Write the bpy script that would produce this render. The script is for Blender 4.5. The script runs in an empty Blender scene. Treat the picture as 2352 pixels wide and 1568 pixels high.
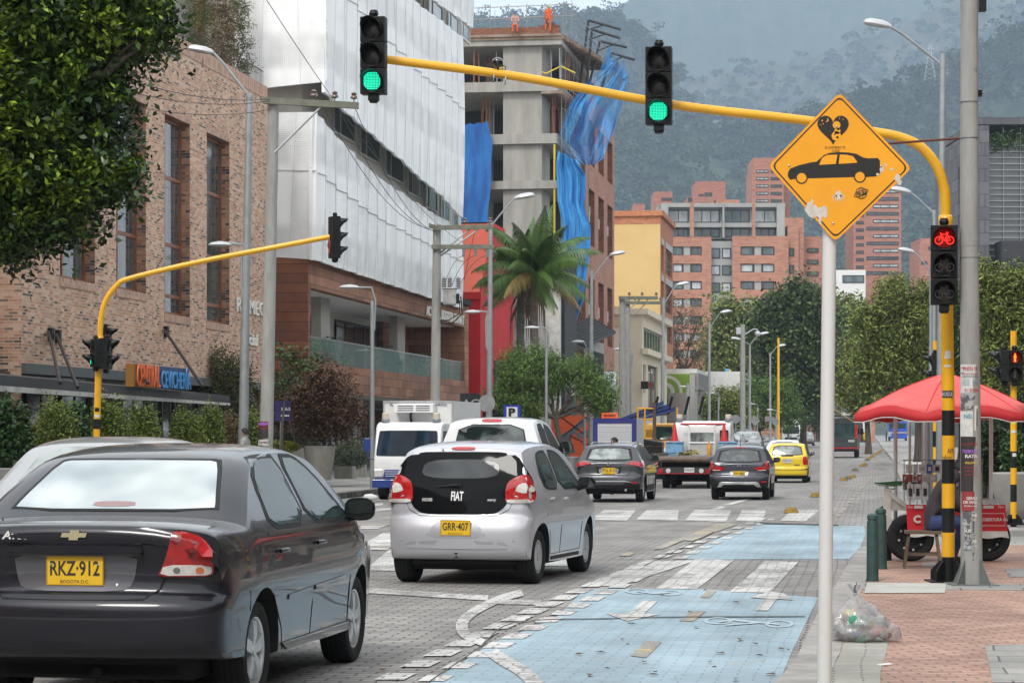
import bpy,bmesh,math,random
import numpy as np
from mathutils import Vector,Matrix,noise as mnoise
from mathutils.bvhtree import BVHTree
from mathutils.geometry import delaunay_2d_cdt
R=math.radians
rnd=random.Random(7)
SC=bpy.context.scene
F,CX,HZ,HC=5500.0,1176.0,993.0,1.62
TH=math.atan(0.1498)
cam_d=bpy.data.cameras.new('camera');cam=bpy.data.objects.new('camera',cam_d)
SC.collection.objects.link(cam);SC.camera=cam
cam.location=(0,0,HC);cam.rotation_euler=(R(90),0,0)
cam_d.sensor_width=36;cam_d.lens=36*F/2352;cam_d.shift_y=(HZ-784)/2352
cam_d.clip_start=0.3;cam_d.clip_end=12000
SUN_EL,SUN_AZ=48,205
w=bpy.data.worlds.new('World');SC.world=w;w.use_nodes=True
nt=w.node_tree;bg=nt.nodes['Background']
sky=nt.nodes.new('ShaderNodeTexSky');sky.sky_type='NISHITA';sky.sun_disc=False
sky.sun_elevation=R(SUN_EL);sky.sun_rotation=R(SUN_AZ);sky.dust_density=3;sky.air_density=1.2
mix=nt.nodes.new('ShaderNodeMixRGB');mix.inputs[0].default_value=0.93
nt.links.new(sky.outputs[0],mix.inputs[1]);nt.links.new(mix.outputs[0],bg.inputs[0])
tc=nt.nodes.new('ShaderNodeTexCoord');nz=nt.nodes.new('ShaderNodeTexNoise');nz.inputs['Scale'].default_value=2.2;nz.inputs['Detail'].default_value=5
cr=nt.nodes.new('ShaderNodeValToRGB');cr.color_ramp.elements[0].position=.35;cr.color_ramp.elements[1].position=.62
cr.color_ramp.elements[0].color=(8.5,9.2,10.0,1);cr.color_ramp.elements[1].color=(13.5,13.4,13.0,1)
nt.links.new(tc.outputs['Generated'],nz.inputs['Vector']);nt.links.new(nz.outputs['Fac'],cr.inputs[0]);nt.links.new(cr.outputs[0],mix.inputs[2])
bg.inputs[1].default_value=0.1
sl=bpy.data.lights.new('sun','SUN');sl.energy=1.5;sl.angle=R(14);sl.color=(1,.96,.9)
so=bpy.data.objects.new('sun',sl);SC.collection.objects.link(so)
az,el=R(SUN_AZ),R(SUN_EL)
sdir=Vector((math.sin(az)*math.cos(el),math.cos(az)*math.cos(el),math.sin(el)))
so.rotation_euler=sdir.to_track_quat('Z','Y').to_euler();so.location=(0,0,60)
SC.view_settings.view_transform='Standard';SC.view_settings.look='None'
SC.view_settings.exposure=0.45;SC.view_settings.gamma=1
SC.cycles.volume_bounces=1;SC.cycles.max_bounces=6;SC.cycles.transparent_max_bounces=12
SC.cycles.use_denoising=True
SC.cycles.volume_step_rate=4
ST,CT=math.sin(TH),math.cos(TH)
def gz(Y):
 k=[(0,0),(32,0),(60,-.2),(90,-.26),(135,0),(200,.18),(320,.3),(9000,.3)]
 for(a,za),(b,zb)in zip(k,k[1:]):
  if Y<=b:
   t=max(0,(Y-a)/(b-a));t=t*t*(3-2*t);return za+(zb-za)*t
 return.3
def P(px,py,d):return Vector(((px-CX)*d/F,d,HC+(HZ-py)*d/F))
def G(px,py,h=0.0):
 d=25.0
 for _ in range(60):d=.5*d+.5*(HC-gz(d)-h)*F/max(py-HZ,.5)
 return Vector(((px-CX)*d/F,d,gz(d)+h))
def S2W(a,b):return(a*CT+b*ST,-a*ST+b*CT)
def W2S(x,y):return(x*CT-y*ST,x*ST+y*CT)
def FP(px,py,a):
 Y=a/((px-CX)/F*CT-ST);X=(px-CX)*Y/F
 return(a,X*ST+Y*CT,HC+(HZ-py)*Y/F)
def BP(px,py,b):
 k=(px-CX)/F;Y=b/(k*ST+CT);X=k*Y
 return(X*CT-Y*ST,b,HC+(HZ-py)*Y/F)
MATS={}
def mat(name,col,rough=.7,metal=0.,noise=0.,nscale=3.,col2=None,bump=0.,bscale=30.,coat=0.,spec=.5,emit=0.,alpha=1.,trans=0.,tint=None,detail=6,stretch=None,island=0.,thr=None):
 if name in MATS:return MATS[name]
 m=bpy.data.materials.new(name);m.use_nodes=True;MATS[name]=m
 n=m.node_tree;b=n.nodes['Principled BSDF'];L=n.links.new
 b.inputs['Roughness'].default_value=rough;b.inputs['Metallic'].default_value=metal
 b.inputs['Coat Weight'].default_value=coat;b.inputs['Coat Roughness'].default_value=.03
 b.inputs['Specular IOR Level'].default_value=spec
 c=(*col,1)
 b.inputs['Base Color'].default_value=c
 src=None
 if noise or col2 or bump:
  t=n.nodes.new('ShaderNodeTexCoord');v=t.outputs['Object']
  if stretch:
   mp=n.nodes.new('ShaderNodeMapping');mp.inputs['Scale'].default_value=stretch;L(v,mp.inputs[0]);v=mp.outputs[0]
 if noise or col2:
  z=n.nodes.new('ShaderNodeTexNoise');z.inputs['Scale'].default_value=nscale;z.inputs['Detail'].default_value=detail;z.inputs['Roughness'].default_value=.65
  L(v,z.inputs['Vector'])
  r=n.nodes.new('ShaderNodeValToRGB');e=r.color_ramp.elements
  e[0].position,e[1].position=thr or(.35,.65)
  c2=col2 or tuple(x*(1+noise)for x in col);c1=col if col2 else tuple(x*(1-noise)for x in col)
  e[0].color=(*c1,1);e[1].color=(*c2,1)
  L(z.outputs['Fac'],r.inputs[0]);src=r.outputs[0]
 if island:
  g=n.nodes.new('ShaderNodeNewGeometry');mr=n.nodes.new('ShaderNodeMapRange');mr.inputs[3].default_value=1-island;mr.inputs[4].default_value=1+island
  L(g.outputs['Random Per Island'],mr.inputs[0])
  mm=n.nodes.new('ShaderNodeVectorMath');mm.operation='SCALE';L(mr.outputs[0],mm.inputs['Scale'])
  if src:L(src,mm.inputs[0])
  else:mm.inputs[0].default_value=col
  src=mm.outputs[0]
 if src:L(src,b.inputs['Base Color'])
 if bump:
  z2=n.nodes.new('ShaderNodeTexNoise');z2.inputs['Scale'].default_value=bscale;z2.inputs['Detail'].default_value=5;L(v,z2.inputs['Vector'])
  bp=n.nodes.new('ShaderNodeBump');bp.inputs['Strength'].default_value=bump;bp.inputs['Distance'].default_value=.02
  L(z2.outputs['Fac'],bp.inputs['Height']);L(bp.outputs[0],b.inputs['Normal'])
 if emit:b.inputs['Emission Color'].default_value=c;b.inputs['Emission Strength'].default_value=emit
 if alpha<1:b.inputs['Alpha'].default_value=alpha
 if trans:b.inputs['Transmission Weight'].default_value=trans
 return m
def brickmat(name,cols,mortar,bw,bh,ms=.01,rough=.85,uvrot=False,bumpd=.006,grime=.25,coord='UV',thr=None,off=.5,offf=2):
 """bricks with a random colour each from cols = [(pos, rgb)...]"""
 if name in MATS:return MATS[name]
 m=bpy.data.materials.new(name);m.use_nodes=True;MATS[name]=m
 n=m.node_tree;b=n.nodes['Principled BSDF'];L=n.links.new
 t=n.nodes.new('ShaderNodeTexCoord');v=t.outputs[coord]
 if uvrot:
  mp=n.nodes.new('ShaderNodeMapping');mp.inputs['Rotation'].default_value=(0,0,uvrot);L(v,mp.inputs[0]);v=mp.outputs[0]
 k=n.nodes.new('ShaderNodeTexBrick');L(v,k.inputs['Vector'])
 k.offset=off;k.offset_frequency=offf
 k.inputs['Color1'].default_value=(0,0,0,1);k.inputs['Color2'].default_value=(1,1,1,1);k.inputs['Mortar'].default_value=(.5,.5,.5,1)
 k.inputs['Scale'].default_value=1;k.inputs['Brick Width'].default_value=bw;k.inputs['Row Height'].default_value=bh
 k.inputs['Mortar Size'].default_value=ms;k.inputs['Mortar Smooth'].default_value=.1;k.inputs['Bias'].default_value=0
 r=n.nodes.new('ShaderNodeValToRGB');r.color_ramp.interpolation='CONSTANT'
 while len(r.color_ramp.elements)<len(cols):r.color_ramp.elements.new(.5)
 for e,(p,c)in zip(r.color_ramp.elements,cols):e.position=p;e.color=(*c,1)
 L(k.outputs['Color'],r.inputs[0])
 z=n.nodes.new('ShaderNodeTexNoise');z.inputs['Scale'].default_value=.7;z.inputs['Detail'].default_value=8;z.inputs['Roughness'].default_value=.7;L(v,z.inputs['Vector'])
 mr=n.nodes.new('ShaderNodeMapRange');mr.inputs[1].default_value=.3;mr.inputs[2].default_value=.7;mr.inputs[3].default_value=1-grime;mr.inputs[4].default_value=1+grime;L(z.outputs['Fac'],mr.inputs[0])
 mx=n.nodes.new('ShaderNodeMixRGB');mx.inputs[2].default_value=(*mortar,1);L(k.outputs['Fac'],mx.inputs[0]);L(r.outputs[0],mx.inputs[1])
 mm=n.nodes.new('ShaderNodeVectorMath');mm.operation='SCALE';L(mx.outputs[0],mm.inputs[0]);L(mr.outputs[0],mm.inputs['Scale'])
 L(mm.outputs[0],b.inputs['Base Color']);b.inputs['Roughness'].default_value=rough
 inv=n.nodes.new('ShaderNodeMath');inv.operation='SUBTRACT';inv.inputs[0].default_value=1;L(k.outputs['Fac'],inv.inputs[1])
 bp=n.nodes.new('ShaderNodeBump');bp.inputs['Strength'].default_value=.6;bp.inputs['Distance'].default_value=bumpd;L(inv.outputs[0],bp.inputs['Height']);L(bp.outputs[0],b.inputs['Normal'])
 return m
def leafmat(name,c1,c2,rough=.45,isl=.45):
 m=mat(name,c1,rough,col2=c2,nscale=.8,island=isl,thr=(.3,.7))
 b=m.node_tree.nodes['Principled BSDF'];b.inputs['Subsurface Weight'].default_value=0;b.inputs['Specular IOR Level'].default_value=.3
 return m
ORG={}
class MB:
 def __init__(s):s.v=[];s.f=[];s.m=[]
 def add(s,V,Fc,m=0):
  o=len(s.v);s.v+=[tuple(p)for p in V];s.f+=[tuple(i+o for i in q)for q in Fc]
  s.m+=(m if isinstance(m,list)else[m]*len(Fc));return s
 def poly(s,pts,m=0):return s.add(pts,[tuple(range(len(pts)))],m)
 def box(s,x0,x1,y0,y1,z0,z1,m=0):
  V=[(x,y,z)for z in(z0,z1)for y in(y0,y1)for x in(x0,x1)]
  return s.add(V,[(0,2,3,1),(4,5,7,6),(0,1,5,4),(2,6,7,3),(0,4,6,2),(1,3,7,5)],m)
 def obox(s,c,ax,ay,az,m=0):
  c=Vector(c);ax,ay,az=Vector(ax),Vector(ay),Vector(az)
  V=[c+ax*i+ay*j+az*k for k in(-1,1)for j in(-1,1)for i in(-1,1)]
  return s.add(V,[(0,2,3,1),(4,5,7,6),(0,1,5,4),(2,6,7,3),(0,4,6,2),(1,3,7,5)],m)
 def tube(s,pts,r,n=8,m=0,cap=True):
  pts=[Vector(p)for p in pts];k=len(pts)
  if not hasattr(r,'__len__'):r=[r]*k
  V=[];up=None
  for i in range(k):
   t=(pts[min(i+1,k-1)]-pts[max(i-1,0)]);t=t.normalized()if t.length>1e-9 else Vector((0,0,1))
   if up is None:up=t.orthogonal().normalized()
   up=(up-t*up.dot(t));up=up.normalized()if up.length>1e-6 else t.orthogonal().normalized()
   b=t.cross(up)
   for j in range(n):
    a=2*math.pi*j/n;V.append(pts[i]+(up*math.cos(a)+b*math.sin(a))*r[i])
  Fc=[(i*n+j,i*n+(j+1)%n,(i+1)*n+(j+1)%n,(i+1)*n+j)for i in range(k-1)for j in range(n)]
  if cap:Fc+=[tuple(range(n-1,-1,-1)),tuple((k-1)*n+j for j in range(n))]
  return s.add(V,Fc,m)
 def lathe(s,prof,n=16,o=(0,0,0),axis='z',m=0,cap=True,arc=None):
  V=[];o=Vector(o);k=len(prof)
  for r_,h in prof:
   for j in range(n):
    a=2*math.pi*j/n;x,y=r_*math.cos(a),r_*math.sin(a)
    V.append(o+Vector({'z':(x,y,h),'x':(h,x,y),'y':(y,h,x)}[axis]))
  Fc=[(i*n+j,i*n+(j+1)%n,(i+1)*n+(j+1)%n,(i+1)*n+j)for i in range(k-1)for j in range(n)]
  if cap:Fc+=[tuple(range(n-1,-1,-1)),tuple((k-1)*n+j for j in range(n))]
  return s.add(V,Fc,m if not isinstance(m,list)else sum([[q]*n for q in m],[])+([m[0],m[-1]]if cap else[]))
 def prism(s,pts,ax,h0,h1,m=0):
  """2-D outline extruded along axis ax; pts are the other two coordinates in order"""
  def q(p,h):return{'x':(h,p[0],p[1]),'y':(p[0],h,p[1]),'z':(p[0],p[1],h)}[ax]
  n=len(pts);V=[q(p,h0)for p in pts]+[q(p,h1)for p in pts]
  return s.add(V,[tuple(range(n)),tuple(range(2*n-1,n-1,-1))]+[(i,i+n,(i+1)%n+n,(i+1)%n)for i in range(n)],m)
 def xf(s,M,a=0):
  for i in range(a,len(s.v)):s.v[i]=tuple(M@Vector(s.v[i]))
  return s
 def build(s,name,mats,parent=None,smooth=None,bevel=0,loc=None,fix=True,seg=2):
  if not isinstance(mats,(list,tuple)):mats=[mats]
  o_=ORG.get(parent.name,(0,0,0))if parent else(0,0,0)
  V=np.array(s.v,dtype=float)-np.array(o_ if loc is None else loc)
  me=bpy.data.meshes.new(name);me.from_pydata(V.tolist(),[],s.f)
  for m in mats:me.materials.append(m)
  me.polygons.foreach_set('material_index',np.array(s.m,dtype=np.int32))
  if fix:
   bm=bmesh.new();bm.from_mesh(me);bmesh.ops.recalc_face_normals(bm,faces=bm.faces);bm.to_mesh(me);bm.free()
  boxuv(me,s.v)
  if smooth is not None:
   me.polygons.foreach_set('use_smooth',[True]*len(me.polygons));me.set_sharp_from_angle(angle=R(smooth))
  ob=bpy.data.objects.new(name,me);SC.collection.objects.link(ob)
  if parent:ob.parent=parent
  elif loc is not None:ob.location=loc
  if bevel:
   md=ob.modifiers.new('bevel','BEVEL');md.width=bevel;md.segments=seg;md.limit_method='ANGLE';md.angle_limit=R(40);md.harden_normals=False
  return ob
def boxuv(me,raw=None):
 n=len(me.polygons)
 if not n:return
 co=np.array(raw,dtype=float)if raw is not None and len(raw)==len(me.vertices)else None
 if co is None:
  co=np.empty(len(me.vertices)*3);me.vertices.foreach_get('co',co);co=co.reshape(-1,3)
 nm=np.empty(n*3);me.polygons.foreach_get('normal',nm);nm=nm.reshape(-1,3)
 ls=np.empty(n,dtype=np.int32);me.polygons.foreach_get('loop_start',ls);lt=np.empty(n,dtype=np.int32);me.polygons.foreach_get('loop_total',lt)
 vi=np.empty(len(me.loops),dtype=np.int32);me.loops.foreach_get('vertex_index',vi)
 ax=np.abs(nm).argmax(1);axl=np.repeat(ax,lt);c=co[vi]
 u=np.where(axl==0,c[:,1],c[:,0]);v=np.where(axl==2,c[:,1],c[:,2])
 uv=me.uv_layers.new(name='UVMap');uv.data.foreach_set('uv',np.stack([u,v],1).astype(np.float32).ravel())
def tag(o,label=None,cat=None,group=None,kind=None):
 if label:o['label']=label
 if cat:o['category']=cat
 if group:o['group']=group
 if kind:o['kind']=kind
 return o
def thing(name,label,cat,loc=(0,0,0),rotz=0.,group=None):
 o=bpy.data.objects.new(name,None);SC.collection.objects.link(o);o.empty_display_size=.3
 o.location=loc;o.rotation_euler=(0,0,rotz);return tag(o,label,cat,group)
def sthing(name,label,cat,a,b,z=0.,group=None):
 """a thing whose parts are given in street coordinates (a, b, z)"""
 o=thing(name,label,cat,(*S2W(a,b),z),-TH,group);ORG[o.name]=(a,b,z);return o
def kids(o):return[c for c in SC.objects if c.parent==o]
def dup(o,loc,rotz,label,ch=None):
 r=o.copy();SC.collection.objects.link(r);r.location=loc;r.rotation_euler=(0,0,rotz);r['label']=label
 for c in(ch or kids(o)):
  k=c.copy();SC.collection.objects.link(k);k.parent=r
  for g in c.children:
   d=g.copy();SC.collection.objects.link(d);d.parent=k
 return r
def textgeo(txt,h,width=None,depth=.002,bold=0.,shear=0.):
 """text as (verts in x right, z up, y 0..-depth, faces); centred"""
 cu=bpy.data.curves.new('lettering','FONT');cu.body=txt;cu.size=1;cu.extrude=.5;cu.offset=bold;cu.resolution_u=3;cu.shear=shear
 cu.space_line=.85;cu.align_x='CENTER'
 ob=bpy.data.objects.new('lettering',cu);SC.collection.objects.link(ob)
 dg=bpy.context.evaluated_depsgraph_get();me=bpy.data.meshes.new_from_object(ob.evaluated_get(dg))
 V=[v.co.copy()for v in me.vertices];Fc=[tuple(p.vertices)for p in me.polygons]
 bpy.data.objects.remove(ob);bpy.data.curves.remove(cu);bpy.data.meshes.remove(me)
 if not V:return[],[]
 x0,x1=min(v.x for v in V),max(v.x for v in V);y0,y1=min(v.y for v in V),max(v.y for v in V)
 sy=h/max(y1-y0,1e-6);sx=width/max(x1-x0,1e-6)if width else sy
 return[Vector(((v.x-(x0+x1)/2)*sx,-(v.z+.5)*depth,(v.y-(y0+y1)/2)*sy))for v in V],Fc
def text(mb,txt,M,h,width=None,m=0,**k):
 V,Fc=textgeo(txt,h,width,**k);mb.add([M@v for v in V],Fc,m)
def T(x,y,z,rz=0.):return Matrix.Translation((x,y,z))@Matrix.Rotation(rz,4,'Z')
def smoothpoly(pts,it=1):
 for _ in range(it):
  o=[]
  for i in range(len(pts)):
   a,b=np.array(pts[i]),np.array(pts[(i+1)%len(pts)]);o+=[tuple(a*.8+b*.2),tuple(a*.2+b*.8)]
  pts=o
 return pts
def crom(pts,n=6):
 """open Catmull-Rom through pts"""
 P_=[np.array(p,float)for p in pts];P_=[2*P_[0]-P_[1]]+P_+[2*P_[-1]-P_[-2]];o=[]
 for i in range(1,len(P_)-2):
  for k in range(n):
   t=k/n;o.append(.5*((2*P_[i])+(P_[i+1]-P_[i-1])*t+(2*P_[i-1]-5*P_[i]+4*P_[i+1]-P_[i+2])*t*t+(3*P_[i]-P_[i-1]-3*P_[i+1]+P_[i+2])*t**3))
 return o+[P_[-2]]
def split_loose(names):
 """each connected piece of these meshes becomes an object of its own under the same parent"""
 for o in[q for q in SC.objects if q.type=='MESH'and q.name.split('.')[0]in names]:
  me=o.data;n=len(me.vertices);par=list(range(n))
  def fd(x):
   while par[x]!=x:par[x]=par[par[x]];x=par[x]
   return x
  for e in me.edges:par[fd(e.vertices[0])]=fd(e.vertices[1])
  roots=sorted({fd(i)for i in range(n)})
  if len(roots)<2 or len(roots)>90:continue
  for k,r in enumerate(roots[1:]+roots[:1]):
   bm=bmesh.new();bm.from_mesh(me);bm.verts.ensure_lookup_table();bmesh.ops.delete(bm,geom=[v for v in bm.verts if fd(v.index)!=r],context='VERTS');m2=bpy.data.meshes.new(o.name.split('.')[0]);bm.to_mesh(m2);bm.free()
   for m in me.materials:m2.materials.append(m)
   if k==len(roots)-1:o.data=m2
   else:
    c=o.copy();c.data=m2;SC.collection.objects.link(c)
def leaves(name,mats,pts,size,parent=None,up=.3,asp=.5,seed=1,nrm=None,dens=None,droop=0.,aim=None):
 """one leaf card per point, folded along its midrib (2 quads)"""
 g=np.random.default_rng(seed);n=len(pts);pts=np.asarray(pts,float)
 o_=np.array(ORG.get(parent.name,(0,0,0)))if parent else np.zeros(3)
 d=g.normal(size=(n,3))if aim is None else aim+g.normal(size=(n,3))*.6
 d[:,2]=d[:,2]*.7-droop;d/=np.linalg.norm(d,axis=1,keepdims=True)+1e-9
 q=g.normal(size=(n,3));q[:,2]=np.abs(q[:,2])+up;wv=np.cross(d,q);wv/=np.linalg.norm(wv,axis=1,keepdims=True)+1e-9
 s=size*g.uniform(.6,1.3,(n,1));nn=np.cross(wv,d)
 a=pts-d*s*.5;b=pts+d*s*.5;m1=pts-d*s*.05+wv*s*asp*.5+nn*s*.08;m2=pts-d*s*.05-wv*s*asp*.5+nn*s*.08
 V=np.stack([a,m1,b,m2],1).reshape(-1,3)-o_
 me=bpy.data.meshes.new(name);me.vertices.add(n*4);me.vertices.foreach_set('co',V.ravel())
 me.loops.add(n*4);me.loops.foreach_set('vertex_index',np.arange(n*4,dtype=np.int32))
 me.polygons.add(n);me.polygons.foreach_set('loop_start',np.arange(n,dtype=np.int32)*4)
 if not isinstance(mats,(list,tuple)):mats=[mats]
 for m in mats:me.materials.append(m)
 if len(mats)>1:me.polygons.foreach_set('material_index',g.integers(0,len(mats),n).astype(np.int32))
 me.update(calc_edges=True)
 ob=bpy.data.objects.new(name,me);SC.collection.objects.link(ob)
 if parent:ob.parent=parent
 return ob
def crownpts(blobs,n,g,shell=.55,clump=0,csize=.3):
 """points through a set of ellipsoids (cx,cy,cz,rx,ry,rz), denser to the outside and gathered in clumps"""
 vol=np.array([b[3]*b[4]*b[5]for b in blobs])**(2/3.);vol/=vol.sum()
 nc=clump or n;k=g.choice(len(blobs),nc,p=vol);B=np.array(blobs)[k]
 d=g.normal(size=(nc,3));d/=np.linalg.norm(d,axis=1,keepdims=True);r=g.uniform(shell**3,1,(nc,1))**(1/3.)
 r*=1+.12*g.normal(size=(nc,1));c=B[:,:3]+d*r*B[:,3:]
 if not clump:return c
 j=g.integers(0,nc,n);cs=csize*g.uniform(.5,1.4,(nc,1))
 return c[j]+g.normal(size=(n,3))*cs[j]*.55
CONC=mat('grey_concrete',(.30,.29,.27),.9,noise=.18,nscale=1.2,bump=.3,bscale=14)
CONCP=mat('pole_concrete',(.30,.30,.285),.85,noise=.16,nscale=2.0,stretch=(3,3,.6),bump=.2,bscale=25)
GALV=mat('galvanised_steel',(.34,.36,.37),.5,.6,noise=.1,nscale=4)
YEL=mat('yellow_pole_paint',(.78,.40,.012),.38,noise=.07,nscale=3,coat=.25)
BLK=mat('black_paint',(.010,.011,.012),.5,noise=.3,nscale=6,spec=.3)
BLKP=mat('black_plastic',(.009,.010,.011),.42,noise=.2,nscale=9,spec=.3)
RUB=mat('tyre_rubber',(.013,.013,.014),.8,noise=.3,nscale=12,bump=.2,bscale=60,spec=.3)
DGLASS=mat('car_glass_dark',(.012,.016,.017),.03,spec=.9,coat=1)
WHT=mat('white_paint',(.72,.73,.74),.35,noise=.04,nscale=2,coat=.3)
WHTM=mat('matt_white',(.7,.7,.68),.7,noise=.08)
DARK=mat('dark_void',(.006,.006,.006),.9)
CHROME=mat('chrome',(.7,.7,.7),.12,1.)
REDL=mat('red_lens',(.42,.006,.008),.12,coat=1.,noise=.3,nscale=14)
WHL=mat('clear_lens',(.62,.60,.57),.15,coat=1.,noise=.12,nscale=30)
ORL=mat('amber_lens',(.7,.22,.02),.15,coat=1.)
REDP=mat('red_paint',(.45,.01,.012),.4)
BLUP=mat('blue_paint',(.02,.05,.30),.4,coat=.3)
WOODM=mat('old_wood',(.10,.07,.045),.8,noise=.35,nscale=4,stretch=(1,1,.2))
BARK=mat('bark',(.075,.06,.045),.9,noise=.35,nscale=3,stretch=(3,3,.5),bump=.6,bscale=9)
SKIN=mat('skin',(.32,.16,.10),.55)
def paver(name,c1,c2,mort,bw,bh,ms,wear=None,rot=-TH,off=.5):
 """small clay or concrete pavers laid along the street, worn and stained; wear = colour of the bare paver showing through paint"""
 m=bpy.data.materials.new(name);m.use_nodes=True;MATS[name]=m
 n=m.node_tree;b=n.nodes['Principled BSDF'];L=n.links.new
 t=n.nodes.new('ShaderNodeNewGeometry');mp=n.nodes.new('ShaderNodeMapping');mp.inputs['Rotation'].default_value=(0,0,-rot)
 L(t.outputs['Position'],mp.inputs[0]);v=mp.outputs[0]
 wn=n.nodes.new('ShaderNodeTexNoise');wn.inputs['Scale'].default_value=.5;wn.inputs['Detail'].default_value=3;L(v,wn.inputs['Vector'])
 ws=n.nodes.new('ShaderNodeVectorMath');ws.operation='MULTIPLY_ADD';ws.inputs[1].default_value=(.10,.10,0);L(wn.outputs['Color'],ws.inputs[0]);L(v,ws.inputs[2])
 k=n.nodes.new('ShaderNodeTexBrick');L(ws.outputs[0],k.inputs['Vector']);k.offset=off
 k.inputs['Color1'].default_value=(*c1,1);k.inputs['Color2'].default_value=(*c2,1);k.inputs['Mortar'].default_value=(*mort,1)
 k.inputs['Scale'].default_value=1;k.inputs['Brick Width'].default_value=bw;k.inputs['Row Height'].default_value=bh;k.inputs['Mortar Size'].default_value=ms;k.inputs['Mortar Smooth'].default_value=.3
 z=n.nodes.new('ShaderNodeTexNoise');z.inputs['Scale'].default_value=.55;z.inputs['Detail'].default_value=10;z.inputs['Roughness'].default_value=.68;L(v,z.inputs['Vector'])
 mr=n.nodes.new('ShaderNodeMapRange');mr.inputs[1].default_value=.3;mr.inputs[2].default_value=.7;mr.inputs[3].default_value=.72;mr.inputs[4].default_value=1.2;L(z.outputs['Fac'],mr.inputs[0])
 mm=n.nodes.new('ShaderNodeVectorMath');mm.operation='SCALE';L(mr.outputs[0],mm.inputs['Scale']);src=k.outputs['Color']
 if wear:
  z3=n.nodes.new('ShaderNodeTexNoise');z3.inputs['Scale'].default_value=7;z3.inputs['Detail'].default_value=9;z3.inputs['Roughness'].default_value=.75;L(v,z3.inputs['Vector'])
  z4=n.nodes.new('ShaderNodeTexNoise');z4.inputs['Scale'].default_value=.8;z4.inputs['Detail'].default_value=3;L(v,z4.inputs['Vector'])
  ad=n.nodes.new('ShaderNodeMath');ad.operation='MULTIPLY_ADD';ad.inputs[1].default_value=.6;L(z4.outputs['Fac'],ad.inputs[0]);L(z3.outputs['Fac'],ad.inputs[2])
  rr=n.nodes.new('ShaderNodeMapRange');rr.inputs[1].default_value=wear[1];rr.inputs[2].default_value=wear[1]+.08;L(ad.outputs[0],rr.inputs[0])
  mx=n.nodes.new('ShaderNodeMixRGB');mx.inputs[2].default_value=(*wear[0],1);L(rr.outputs[0],mx.inputs[0]);L(src,mx.inputs[1]);src=mx.outputs[0]
 st=n.nodes.new('ShaderNodeTexNoise');st.inputs['Scale'].default_value=1.;st.inputs['Detail'].default_value=8;st.inputs['Roughness'].default_value=.6;ms_=n.nodes.new('ShaderNodeMapping');ms_.inputs['Scale'].default_value=(1.3,.12,1);L(v,ms_.inputs[0]);L(ms_.outputs[0],st.inputs['Vector'])
 sr=n.nodes.new('ShaderNodeMapRange');sr.inputs[1].default_value=.35;sr.inputs[2].default_value=.68;sr.inputs[3].default_value=1.12;sr.inputs[4].default_value=.74;L(st.outputs['Fac'],sr.inputs[0]);m3=n.nodes.new('ShaderNodeVectorMath');m3.operation='SCALE';L(sr.outputs[0],m3.inputs['Scale'])
 L(src,mm.inputs[0]);L(mm.outputs[0],m3.inputs[0]);L(m3.outputs[0],b.inputs['Base Color'])
 b.inputs['Roughness'].default_value=.8
 inv=n.nodes.new('ShaderNodeMath');inv.operation='SUBTRACT';L(z.outputs['Fac'],inv.inputs[0]);L(k.outputs['Fac'],inv.inputs[1])
 bp=n.nodes.new('ShaderNodeBump');bp.inputs['Strength'].default_value=.7;bp.inputs['Distance'].default_value=.012;L(inv.outputs[0],bp.inputs['Height']);L(bp.outputs[0],b.inputs['Normal'])
 return m
ROADM=paver('road_pavers',(.215,.205,.195),(.33,.315,.295),(.075,.07,.065),.24,.12,.010,rot=-TH)
BLUEM=paver('blue_painted_pavers',(.29,.395,.455),(.33,.435,.50),(.235,.325,.375),.24,.12,.007,wear=((.33,.33,.32),.92))
LWHITE=paver('white_road_paint',(.58,.575,.55),(.66,.65,.63),(.24,.23,.22),.24,.12,.010,wear=((.29,.28,.27),.80))
LYEL=paver('yellow_road_paint',(.48,.38,.20),(.52,.42,.24),(.25,.2,.14),.24,.12,.008,wear=((.29,.28,.26),.72))
PINK=paver('red_clay_pavers',(.36,.205,.15),(.50,.31,.235),(.15,.125,.10),.2,.1,.008,rot=R(4))
GPAV=paver('grey_sidewalk_slabs',(.27,.265,.25),(.33,.32,.30),(.12,.12,.11),.6,.4,.009)
KERB=mat('kerb_concrete',(.30,.29,.275),.9,noise=.22,nscale=3,bump=.4,bscale=20)
KERBD=mat('stained_kerb',(.16,.155,.14),.9,col2=(.02,.02,.02),nscale=3.5,bump=.4,bscale=12,stretch=(1,1,.25))
def sheet(name,label,rows,m,h=0.,kind='structure',cat=None):
 """rows = [(Y, X0, X1, ...)] strips across the view following the ground"""
 mb=MB();nx=14;V=[]
 for(Y,a,b)in rows:
  for i in range(nx+1):V.append((a+(b-a)*i/nx,Y,gz(Y)+h))
 Fc=[(r*(nx+1)+i,r*(nx+1)+i+1,(r+1)*(nx+1)+i+1,(r+1)*(nx+1)+i)for r in range(len(rows)-1)for i in range(nx)]
 mb.add(V,Fc);o=mb.build(name,m,fix=False);return tag(o,label,cat,kind=kind)
def near_rows(f,ys):return[(y,*f(y))for y in ys]
YS=[2,6,10,14,18,22,26,30,34,38,42,46,50,55,60,66,72,80,88,96,106,116,128,142,158,176,196,220,250,300,380,500,700,1000]
sheet('ground',None,[(y,-400-y*3,400+y*3)for y in YS+[2500,6000]],mat('earth_ground',(.10,.10,.08),.95,noise=.3,nscale=.05),-.05)
LK=-14.4
def lx(a,Y):return a/CT+math.tan(TH)*Y
sheet('road',None,[(y,lx(LK,y)-.1,lx(14,y)+6)for y in YS],ROADM,0)
KR=[G(1741,1640),G(1815,1568),G(1868,1450),G(1906,1385),G(1942,1322),G(1968,1278),G(1986,1236),G(2012,1205)]
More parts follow.
